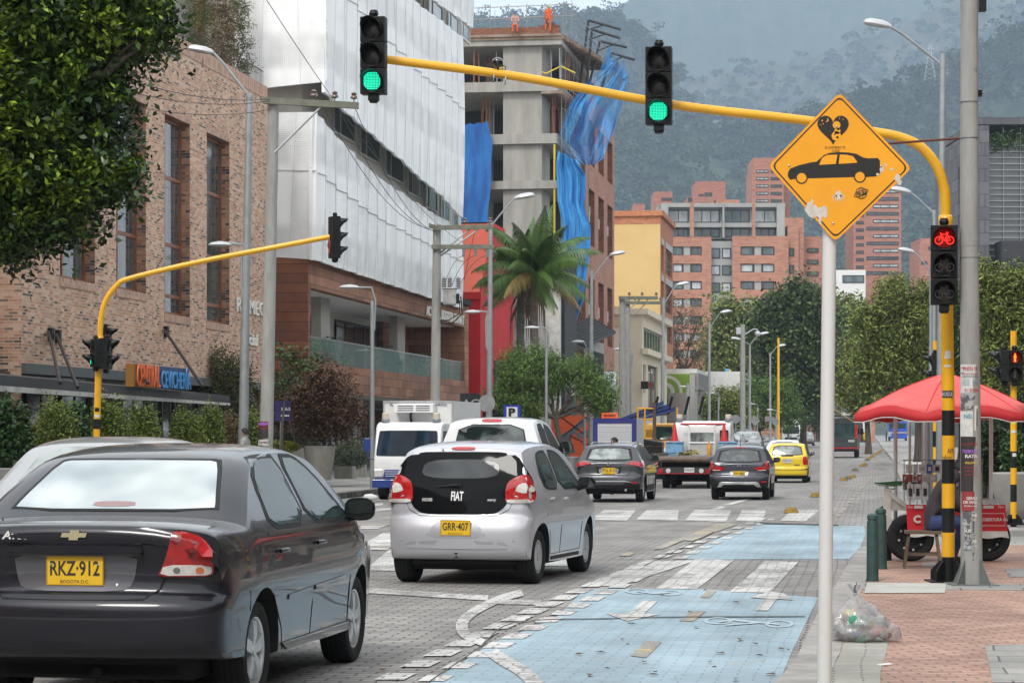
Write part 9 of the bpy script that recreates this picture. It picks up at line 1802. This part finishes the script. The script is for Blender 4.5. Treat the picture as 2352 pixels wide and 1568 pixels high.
 f=fm.build('face',[mat('eye_dark',(.02,.015,.012),.3),SKIN,mat('lips',(.22,.08,.06),.6)],None,fix=False);f.parent=ob
 return ob
vp=G(2165,1300,HP);vY=26.6;vX=P(2143,0,vY).x
sit=dict(pel=(0,-.05,.50),sp=(0,.03,.68),ch=(0,.16,.88),nk=(0,.25,1.00),hd=(0,.33,1.06),tp=(0,.40,1.14),sl=(-.18,.15,.91),el=(-.24,.26,.68),wl=(-.12,.44,.62),hl=(-.06,.50,.63),sr=(.18,.15,.91),er=(.24,.26,.68),wr=(.12,.44,.60),hr=(.06,.50,.60),pl=(-.10,0,.49),kl=(-.15,.42,.52),al=(-.14,.30,.10),tl=(-.15,.46,.04),pr=(.10,0,.49),kr=(.15,.44,.53),ar=(.14,.34,.10),tr=(.15,.50,.04))
v_=person('seated person in dark jacket, jeans and black cap bent over by the accessory cart',(vX-.02,vY,HP),R(-82),sit,(.035,.027,.035),(.025,.045,.13),(.012,.012,.012),cap=(.01,.01,.012),fingers=True,sc=1.0)
mb=MB();mb.tube([(-.20,.02,.98),(-.14,.10,1.005)],.006,5)if 0 else None
st=thing('wooden_stool','small worn wooden stool under the seated vendor','stool',(vX-.10,vY-.02,HP),R(-8));mb=MB();mb.box(-.22,.18,-.15,.15,.38,.415)
mb.build('seat',WOODM,st,bevel=.006)
for sx in(-1,1):
 for sy in(-1,1):mb=MB();mb.tube([(-.02+sx*.20,sy*.14,0),(-.02+sx*.15,sy*.10,.38)],.022,4);mb.build('leg',WOODM,st)
mb=MB();mb.box(-.20,.16,-.13,-.11,.14,.17);mb.box(-.20,.16,.11,.13,.14,.17);mb.build('stretcher',WOODM,st)
D_=27.9;s=D_/F;ca=thing('vendor_cart','wheeled phone accessory cart with red banners and car tyres','cart',(P(2165,0,D_).x,D_,HP),0);ORG[ca.name]=(P(2165,0,D_).x,D_,HP)
def X_(px):return P(px,0,D_).x
def Z_(py):return P(0,py,D_).z
CWH=mat('cart_white',(.52,.50,.47),.7,noise=.2,nscale=5)
mb=MB();mb.box(X_(2080),X_(2312),D_-.02,D_+.75,Z_(1165)-.04,Z_(1160));mb.add([(X_(2035),D_+.1,Z_(1120)),(X_(2082),D_+.1,Z_(1163)),(X_(2082),D_+.1,Z_(1172)),(X_(2050),D_+.1,Z_(1172)),(X_(2030),D_+.1,Z_(1220)),(X_(2045),D_+.1,Z_(1220)),(X_(2048),D_+.1,Z_(1172)),(X_(2033),D_+.1,Z_(1135))],[(0,1,2,3),(7,6,5,4),(0,3,6,7)]);mb.box(X_(2034),X_(2050),D_+.08,D_+.13,Z_(1218),Z_(1122));mb.tube([(X_(2040),D_+.1,Z_(1130)),(X_(2084),D_+.1,Z_(1162))],.035,4)
mb.build('frame',CWH,ca)
BRD=mat('banner_red',(.56,.012,.022),.55,noise=.06,nscale=2);mb=MB()
def banner(x0,x1,y0,y1,yw,lean):
 n=8;V=[]
 for i in range(n+1):
  u=i/n;x=X_(x0+(x1-x0)*u)
  for j,(yy_,dd)in enumerate(((y0,0),(yw,-.02),(y1,-.03+.02*math.sin(u*9)))):V.append((x+lean*s*j*.5,D_-.03+dd,Z_(yy_+(2 if j==2 else 0)*math.sin(u*7))))
 mb.add(V,[(3*i,3*i+3,3*i+4,3*i+1)for i in range(n)],0);mb.add(V,[(3*i+1,3*i+4,3*i+5,3*i+2)for i in range(n)],1)
banner(2080,2140,1158,1231,1219,6);banner(2246,2308,1158,1234,1219,8);banner(2140,2246,1158,1231,1219,7)
mb.build('banner',[BRD,STW],ca,fix=False)
mb=MB()
def ctx(tx,px,py,h,w_,m=0,**k):V,Fc=textgeo(tx,h*s,w_*s,depth=.002,**k);mb.add([(X_(px)+v.x,D_-.075+v.y,Z_(py)+v.z)for v in V],Fc,m)
ctx('C',2104,1191,18,17,0,bold=.05);ctx('COBERTURA 4G',2280,1192,7.5,62,0,bold=.03);ctx('Claro',2088,1163,5,11,0,bold=.02);ctx('Claro',2296,1163,5,13,0,bold=.02);mb.box(X_(2098),X_(2118),D_-.06,D_-.055,Z_(1167),Z_(1160),0);mb.box(X_(2256),X_(2280),D_-.06,D_-.055,Z_(1167),Z_(1160),0)
mb.tube([(X_(2252),D_-.075,Z_(1178)),(X_(2303),D_-.075,Z_(1178)),(X_(2305),D_-.08,Z_(1206)),(X_(2252),D_-.08,Z_(1206))],.004,4,0);mb.build('lettering',[STW],ca)
for px,nm in((2093,'front'),(2268,'rear')):
 mb=MB();c=(X_(px),D_+.08,.275+HP);mb.lathe([(.17,-.09),(.19,-.10),(.25,-.095),(.272,-.07),(.275,0),(.272,.07),(.19,.10),(.17,.09)],40,c,'y',cap=False)
 for g_2 in(-.04,0,.04):mb.lathe([(.2757,g_2-.004),(.2757,g_2+.004)],40,c,'y',1,cap=False)
 w_=mb.build('wheel',[RUB,DARK],ca,smooth=40,fix=False);mb=MB();mb.lathe([(.172,-.085),(.165,-.05),(.12,-.055),(.10,-.035),(.05,-.035),(.045,-.06),(.001,-.06)],36,c,'y',cap=False)
 for k in range(8):a=k*math.pi/4+.2;mb.lathe([(.014,-.062),(.014,-.05)],8,(c[0]+.142*math.cos(a),c[1],c[2]+.142*math.sin(a)),'y',1)
 r_=mb.build('rim',[BLK,mat('daylight_hole',(.45,.44,.42),.8)],ca,smooth=40);r_.parent=w_
mb=MB()
for px in(2068,2290):mb.tube([(X_(px),D_+.35,Z_(1200)),(X_(px),D_+.35,Z_(930))],.024,8)
for px in(2114,2150):mb.tube([(X_(px),D_+.75,Z_(1200)),(X_(px),D_+.75,Z_(930))],.018,8)
mb.build('canopy_post',WHT,ca)
mb=MB();mb.tube([(X_(2078),D_+.1,Z_(1056)),(X_(2260),D_+.1,Z_(1056))],.005,5)
for px in(2080,2110,2140,2260):mb.tube([(X_(px),D_+.1,Z_(1160)),(X_(px),D_+.1,Z_(1054))],.005,5)
for py in(1085,1106):mb.tube([(X_(2078),D_+.1,Z_(py)),(X_(2160),D_+.1,Z_(py))],.004,4)
mb.build('display_rack',GALV,ca)
PK=[mat('pack_white',(.60,.62,.64),.35,noise=.15,nscale=20,coat=.6),mat('pack_black',(.03,.03,.035),.4),mat('pack_red',(.35,.03,.03),.4,coat=.5),mat('pack_blue',(.03,.10,.35),.4),mat('pack_clear',(.45,.46,.46),.25,noise=.3,nscale=15,coat=.8),mat('pack_navy',(.02,.03,.06),.4)]
g=random.Random(2)
def pack(px0,px1,py0,py1,m,m2,dy=0.):
 t=thing('accessory_pack','','package',(X_((px0+px1)/2),D_+.07+dy,Z_(py0)),0,'accessory packs hanging on the cart');ORG[t.name]=(X_((px0+px1)/2),D_+.07+dy,Z_(py0));mb=MB();mb.box(X_(px0),X_(px1),D_+.05+dy,D_+.07+dy,Z_(py1),Z_(py0),m);u=(X_(px1)-X_(px0));mb.box(X_(px0)+u*.25,X_(px1)-u*.25,D_+.035+dy,D_+.05+dy,Z_(py1)+(Z_(py0)-Z_(py1))*.25,Z_(py0)-(Z_(py0)-Z_(py1))*.28,m2);mb.build('card',PK,t,bevel=.003);return t
L1=['white pack in the top row at the saddle end','clear pack second in the top row','pale pack third in the top row','blue-topped pack fourth in the top row','white plug pack fifth in the top row']
for k,(a,b,m,m2)in enumerate(((2083,2098,0,0),(2100,2110,4,0),(2112,2128,0,4),(2130,2143,3,0),(2146,2162,4,1))):pack(a,b,1066,1086,m,m2)['label']=L1[k]
L2=['red framed pack at the start of the middle row','solid red pack in the middle row','clear bag over a red pack in the middle row','dark red pack in the middle row beside the clear bags','clear rustling bag in the middle row by the pole','small grey bag at the far end of the middle row']
for k,(a,b,m,m2)in enumerate(((2076,2086,2,4),(2087,2098,2,2),(2098,2110,4,2),(2110,2120,2,4),(2120,2136,4,4),(2138,2156,4,0))):pack(a,b,1089,1107,m,m2,.03)['label']=L2[k]
L3=['first tall white cable pack in the lower row','second tall white cable pack in the lower row','third tall white cable pack touching the vendor back','navy pack seen between the two big poles']
for k,(a,b,m,m2)in enumerate(((2084,2099,0,1),(2101,2116,0,1),(2118,2133,0,1),(2194,2203,5,0))):pack(a,b,1111-30*(k==3),1148-20*(k==3),m,m2,-.03)['label']=L3[k]
bx=thing('clear_box','transparent plastic box on the cart above the 4G banner','box',(X_(2273),D_+.2,Z_(1160)),0);mb=MB();mb.box(-.11,.11,-.12,.12,0,.075);mb.build('body',mat('clear_plastic',(.6,.62,.62),.1,alpha=.4,coat=.6),bx,bevel=.006)
sdl=thing('bicycle_saddle','bicycle saddle wrapped in green plastic on the cart handle','saddle',(X_(2040),D_+.1,Z_(1120)),R(4));mb=MB();mb.lathe([(.001,-.17),(.03,-.16),(.045,-.05),(.085,.08),(.09,.14),(.001,.18)],14,(0,0,0),'x');mb.xf(Matrix.Translation((.02,0,.055))@Matrix.Diagonal((1,1,.42,1)));mb.build('cover',mat('green_wrap',(.02,.13,.05),.25,coat=.7,noise=.4,nscale=12),sdl,smooth=50);mb=MB();mb.tube([(0,0,-.02),(0,0,.05)],.02,8);mb.tube([(-.1,.02,.03),(.12,.03,.02)],.008,5);mb.tube([(-.1,-.02,.03),(.12,-.03,.02)],.008,5);mb.tube([(.10,.02,.035),(.10,.02,-.015),(.02,.02,-.015)],.008,6);mb.build('spring',GALV,sdl)
U=thing('market_umbrella','big faded red umbrella with white piping shading the accessory cart','umbrella',(P(2178,0,27.6).x,27.6,HP));ORG[U.name]=(P(2178,0,27.6).x,27.6,HP)
uc=P(2176,858,27.6);n=6;seg=10;rr=1.09;zr=P(0,950,27.6).z;V=[];rows=8;mb=MB()
NB=n*seg
for i in range(rows+1):
 t=i/rows
 for j in range(NB):
  a=2*math.pi*(j/NB)+R(7);f=(j%seg)/seg;scal=math.cos(R(30))/math.cos(R(60)*f-R(30));r_=rr*t*scal;z=uc.z-(uc.z-zr)*(t**1.3)+.085*math.sin(math.pi*f)*t**2-.05*math.sin(math.pi*f)*math.sin(math.pi*t);wr_=mnoise.noise(Vector((math.cos(a)*4,math.sin(a)*4,t*2)))*.03*t
  V.append((uc.x+r_*math.cos(a)*1.0,uc.y+r_*math.sin(a),z+wr_-.10*0))
Fc=[(i*NB+j,i*NB+(j+1)%NB,(i+1)*NB+(j+1)%NB,(i+1)*NB+j)for i in range(rows)for j in range(NB)];mb.add(V,Fc,0)
vr=[]
for j in range(NB):a=2*math.pi*(j/NB)+R(7);f=(j%seg)/seg;b0=V[rows*NB+j];dz=.13-.02*abs(f-.5);vr.append((b0[0]-.0+math.cos(a)*.015,b0[1]+math.sin(a)*.015,b0[2]-dz+.03*(1 if f==0 else 0)))
o0=len(mb.v);mb.add([V[rows*NB+j]for j in range(NB)]+vr,[(j,(j+1)%NB,NB+(j+1)%NB,NB+j)for j in range(NB)],1)
RU=mat('umbrella_red',(.62,.09,.085),.85,col2=(.70,.14,.13),nscale=1.4,bump=.25,bscale=3);RU2=mat('umbrella_valance',(.52,.025,.03),.75)
rb=RU.node_tree.nodes['Principled BSDF'];rb.inputs['Transmission Weight'].default_value=0
o=mb.build('canopy',[RU,RU2],U,smooth=60,fix=False);sd=o.modifiers.new('s','SOLIDIFY');sd.thickness=.004
mb=MB();mb.tube(vr+[vr[0]],.006,5);mb.build('piping',STW,U);mb=MB()
for k in range(n):mb.tube([(V[i*NB+k*seg][0],V[i*NB+k*seg][1],V[i*NB+k*seg][2]+.004)for i in range(1,9)],.006,5)
mb.build('seam',RU2,U);mb=MB()
for k in range(n):a=2*math.pi*k/n+R(7);mb.tube([(uc.x,uc.y,uc.z-.03)]+[(V[i*NB+k*seg][0],V[i*NB+k*seg][1],V[i*NB+k*seg][2]-.012)for i in(3,5,8)],.008,5)
mb.build('rib',BLKP,U);mb=MB();mb.tube([(uc.x,uc.y,HP+.6),(uc.x,uc.y,uc.z-.02)],.022,10);mb.lathe([(.03,0),(.035,.02),(.01,.05)],10,(uc.x,uc.y,uc.z-.01));mb.build('pole',WHT,U)
mb=MB();mb.tube([vr[30],P(1915,938,27.6)],.004,4);mb.build('tie_string',mat('yellow_string',(.4,.33,.08),.8),U);mb=MB()
for px in(2088,2091):mb.tube([P(px,970,27.0),P(px+1,1080,27.0),P(px,1170,27.6)],.003,4)
mb.build('cord',mat('cord_brown',(.16,.13,.08),.8),U)
TBp=G(1985,1472,HP);tbg=thing('trash_bag','tied translucent plastic trash bag of mixed rubbish by the white post','trash bag',TBp);ORG[tbg.name]=tuple(TBp);s=TBp.y/F;V=[];n,k=52,30
def _bag(th,ph):
 x,y,z=math.sin(th)*math.cos(ph),math.sin(th)*math.sin(ph),math.cos(th);return x,y,z
prof=[(.0,0),(.55,.0),(.86,.03),(1.,.10),(1.0,.20),(.92,.34),(.78,.50),(.58,.64),(.38,.76),(.20,.86),(.075,.93),(.06,.98),(.14,1.05),(.22,1.14)]
pc_=crom(prof,3);Hh=112*s;Rr=70*s
for i,(r_,h)in enumerate(pc_):
 for j in range(n):
  a=2*math.pi*j/n;ri=mnoise.noise(Vector((math.cos(a)*2.6,math.sin(a)*2.6,h*4)))*.16+abs(math.sin(a*6+h*3))*.10*(h>.3)+abs(mnoise.noise(Vector((math.cos(a)*6,math.sin(a)*6,h*9))))*.12
  ext=1+.28*max(0,math.cos(a))*(h<.3);V.append((TBp.x-5*s+Rr*r_*(1+ri)*math.cos(a)*ext-16*s*h,TBp.y+Rr*.8*r_*(1+ri)*math.sin(a),TBp.z+.004+Hh*h*(1+.15*ri*(h>.1))))
mb=MB();m_=len(pc_);mb.add(V,[(i*n+j,i*n+(j+1)%n,(i+1)*n+(j+1)%n,(i+1)*n+j)for i in range(m_-1)for j in range(n)])
BAG=mat('clear_bag_film',(.28,.28,.29),.22,col2=(.55,.55,.55),nscale=9,coat=.8,alpha=.50,bump=1.,bscale=14,spec=.8);mb.build('film',BAG,tbg,smooth=50,fix=False)
knot=MB();tpx,tpz=TBp.x-21*s,TBp.z+Hh*.97;knot.lathe([(.012,-.01),(.022,.0),(.012,.015)],10,(tpx,TBp.y,tpz));knot.tube([(tpx,TBp.y,tpz),(tpx-.005,TBp.y-.01,tpz+.04),(tpx+.012,TBp.y,tpz+.085)],[.012,.009,.002],6,1);knot.build('knot',[BAG,BLKP],tbg)
g=random.Random(12);cols=[('green',(.03,.25,.14)),('yellow',(.55,.45,.10)),('white',(.55,.55,.53)),('blue',(.06,.12,.28)),('red',(.35,.04,.04)),('brown',(.14,.10,.07)),('grey',(.12,.12,.12))]
mb=MB()
for k_ in range(95):
 a=g.uniform(0,6.28);r_=g.uniform(.1,.86)*Rr;h=g.uniform(.06,.6)*Hh;r_*=1-.6*h/Hh;c=Vector((TBp.x-5*s+r_*math.cos(a)-10*s*h/Hh,TBp.y+r_*.8*math.sin(a),TBp.z+h));M=Matrix.Rotation(g.uniform(0,6),3,'X')@Matrix.Rotation(g.uniform(0,6),3,'Z');q=g.uniform(.02,.05);mb.obox(c,M@Vector((q,0,0)),M@Vector((0,q*.7,0)),M@Vector((0,0,q*.35)),g.randrange(7))
mb.lathe([(.001,-.05),(.05,-.04),(.055,.03),(.02,.05)],12,(TBp.x-28*s,TBp.y-Rr*.45,TBp.z+48*s),'x',0);mb.build('rubbish',[mat('rubbish_'+n_,c_,.6,noise=.25)for n_,c_ in cols],tbg)
wp=thing('paper_scrap','small white scrap of paper lying on the clay pavers','paper',G(2032,1526,HP+.006),.4);mb=MB();mb.add([(-.05,-.02,0),(.05,-.015,.006),(.05,.02,.012),(-.045,.022,.004)],[(0,1,2,3)]);mb.build('sheet',STW,wp,fix=False)
wl_=thing('white_sack','white plastic sack lying at the kerb beside the box truck','sack',(P(851,0,63).x,63,gz(63)+.05));mb=MB();mb.lathe([(.001,-.2),(.08,-.15),(.10,0),(.06,.14),(.001,.2)],14,(0,0,.07),'x');mb.build('body',WHTM,wl_,smooth=60)
dP_=56.5;person('person with glasses and short black hair walking past the hedge, head and shoulders visible',(P(563,0,dP_).x,dP_,.02),R(75),None,(.28,.27,.27),(.03,.03,.04),short=True)
zt5_=zt5;bY=b5
def W5(px,py,b):q=BP(px,py,b);X,Y=S2W(q[0],q[1]);return X,Y,q[2]
x,y,z=W5(1183,118,b5-.4);sitw=dict(sit);sitw.update(kl=(-.15,.42,.46),al=(-.15,.44,.02),tl=(-.15,.56,-.04),kr=(.15,.42,.46),ar=(.15,.44,.02),tr=(.15,.56,-.04),ch=(0,.02,.98),nk=(0,.04,1.11),hd=(0,.06,1.20),tp=(0,.07,1.30),sp=(0,-.03,.74),sl=(-.18,.02,1.02),sr=(.18,.02,1.02),el=(-.25,.10,.78),er=(.25,.10,.78),wl=(-.08,.34,.70),wr=(.10,.34,.70),hl=(.0,.38,.70),hr=(.0,.40,.70))
person('worker in orange trousers and blue helmet sitting on the concrete roof edge',(x,y-.3,zt5_+.0),R(180),sitw,(.50,.28,.25),(.65,.11,.02),(.05,.04,.03),cap=(.03,.09,.40),sc=1.0)
x,y,z=W5(1260,112,b5-.4);person('worker in orange overalls standing with his back turned on the roof',(x,y-.1,zt5_+.02),R(-10),dict(kl=(-.22,.28,.62),al=(-.26,.25,.22),tl=(-.28,.40,.18)),(.62,.10,.02),(.65,.11,.02),cap=(.45,.38,.12),sc=1.0)
person('man in a black cap standing behind the grey crossover',(P(1412,0,70).x,70,-.2),R(100),None,(.03,.03,.03),(.03,.03,.04),cap=(.012,.012,.012),sc=.98)
person('worker in blue helmet and dark clothes beside the black waste container',(P(1466,0,95).x,95,gz(95)),R(200),None,(.02,.03,.05),(.02,.02,.03),cap=(.04,.12,.50),sc=1.0)
person('woman in a long dark coat standing with folded arms on the pavement',(P(2119,0,150).x,150,.16),R(165),dict(wl=(.08,.16,1.14),hl=(.14,.17,1.16),wr=(-.08,.18,1.12),hr=(-.14,.17,1.12)),(.02,.02,.022),(.02,.02,.025),sc=.97)
person('pedestrian in pale shirt beside the blue bus',(P(2043,0,325).x,325,.2),R(150),None,(.3,.35,.42),(.03,.03,.05));person('second pedestrian in dark clothes beside the bus',(P(2036,0,322).x,322,.2),R(100),None,(.04,.04,.05),(.03,.03,.04))
cy=P(1999,0,330);cb=thing('bicycle','bicycle ridden toward the viewer in the far lane','bicycle',(cy.x,330,.3),R(170));mb=MB()
for y_ in(-.5,.52):mb.tube([(0,y_+.33*math.cos(a),.34+.33*math.sin(a))for a in np.linspace(0,6.283,19)],.018,5)
mb.build('wheel',RUB,cb);mb=MB();mb.tube([(0,-.5,.34),(0,-.1,.3),(0,-.2,.85),(0,.4,.85),(0,-.1,.3)],.018,5);mb.tube([(0,.52,.34),(0,.38,.9),(0,.35,1.0)],.018,5);mb.tube([(-.28,.33,1.02),(.28,.33,1.02)],.014,5);mb.box(-.1,.1,-.32,-.1,.9,.96);mb.build('frame',BLK,cb)
person('delivery cyclist in red jacket with red box pedalling far down the lane',(cy.x,330,.3+.06),R(170),dict(pel=(0,-.2,.92),sp=(0,-.12,1.08),ch=(0,-.02,1.28),nk=(0,.04,1.42),hd=(0,.07,1.5),tp=(0,.09,1.6),sl=(-.17,.0,1.34),sr=(.17,0,1.34),el=(-.25,.15,1.14),er=(.25,.15,1.14),wl=(-.25,.3,1.02),wr=(.25,.3,1.02),hl=(-.25,.35,1.0),hr=(.25,.35,1.0),pl=(-.1,-.15,.9),pr=(.1,-.15,.9),kl=(-.12,.15,.68),kr=(.12,.1,.5),al=(-.11,-.02,.4),ar=(.11,-.08,.12),tl=(-.11,.1,.36),tr=(.11,.06,.08)),(.45,.03,.03),(.03,.04,.08),cap=(.35,.02,.02))
dbx=thing('delivery_box','bright red delivery box carried on the cyclist back','box',(cy.x-.0,330.25,1.45),0);mb=MB();mb.box(-.24,.24,-.0,.4,0,.45);mb.build('body',REDP,dbx,bevel=.03)
tbl=thing('street_table','small white topped table on the pavement behind the cart','table',(P(2101,0,58).x,58,.14));mb=MB();mb.box(-.3,.3,-.3,.3,.72,.76,0);mb.box(-.25,.25,-.2,.2,.1,.42,1);mb.tube([(0,0,0),(0,0,.72)],.03,6,1);mb.build('top',[WHTM,BLKP],tbl)
for i,(a0,a1,b0,b1,h,c,lab)in enumerate(((-30,-19,-60,34,15,(.40,.24,.17),'unseen brick block added on the far side for car reflections'),(13,25,-60,130,13,(.22,.20,.18),'unseen dark block added along the near pavement to darken reflections'),(-30,30,-85,-75,26,(.25,.2,.17),'unseen block added behind the viewer to cover sky in reflections'))):  # blocks out of view, added to shape car reflections and horizon light
 t=sthing('unseen_building',lab,'building',(a0+a1)/2,(b0+b1)/2);mb=MB();mb.box(a0,a1,b0,b1,0,h,0)
 if i<2:
  xs_=a1+.02 if i==0 else a0-.02
  for b in np.arange(b0+3,b1-3,5):
   for z in(1,4.5,8,11.2):mb.poly([(xs_,b,z),(xs_,b+3,z),(xs_,b+3,z+2.2),(xs_,b,z+2.2)],1)
 mb.build('wall',[mat('unseen_wall_%d'%i,c,.85,noise=.2),GL_D],t)
for i,(a,b)in enumerate(((-15,-12),(-15,6),(10,6),(10.5,20),(11,38))):  # extra crowns outside the frame, added to fill reflections in the cars
 x,y=S2W(a,b);tree('street_tree',['tree','second tree','third tree','fourth tree','fifth tree'][i]+' added unseen beside the street for car reflections',(x,y,.1),(x,y,3),[(x,y,5.5,2.6,2.6,2.2),(x+1,y,4.5,2,2,1.6)],3500,.5,MG,200+i,.16,300,.7,.3,'unseen trees added for car reflections',asp=.7,twigs=10)
mb=MB();mb.box(-3200,3400,-130,5300,-45,1130);hz=mb.build('haze',[]);
hm=bpy.data.materials.new('haze');hm.use_nodes=True;n=hm.node_tree;n.nodes.clear();o=n.nodes.new('ShaderNodeOutputMaterial');v=n.nodes.new('ShaderNodeVolumePrincipled');v.inputs['Color'].default_value=(.61,.78,.98,1);v.inputs['Density'].default_value=.00015;v.inputs['Anisotropy'].default_value=.0;n.links.new(v.outputs[0],o.inputs['Volume'])
hz.data.materials.append(hm);tag(hz,kind='stuff')
split_loose({'column','canopy_post','shoring_prop','stay_rod','outrigger','post','stake','window_lintel','concrete_panel','concrete_infill','bumper_lip','exhaust_box','parking_sensor','gusset','headlight','brace','pole','rubbing_strip','side_cladding','window_seal','awning_edge','support','black_band','strap','crank','dead_fronds'})
for o in SC.objects:
 if o.get('label')=='':del o['label']
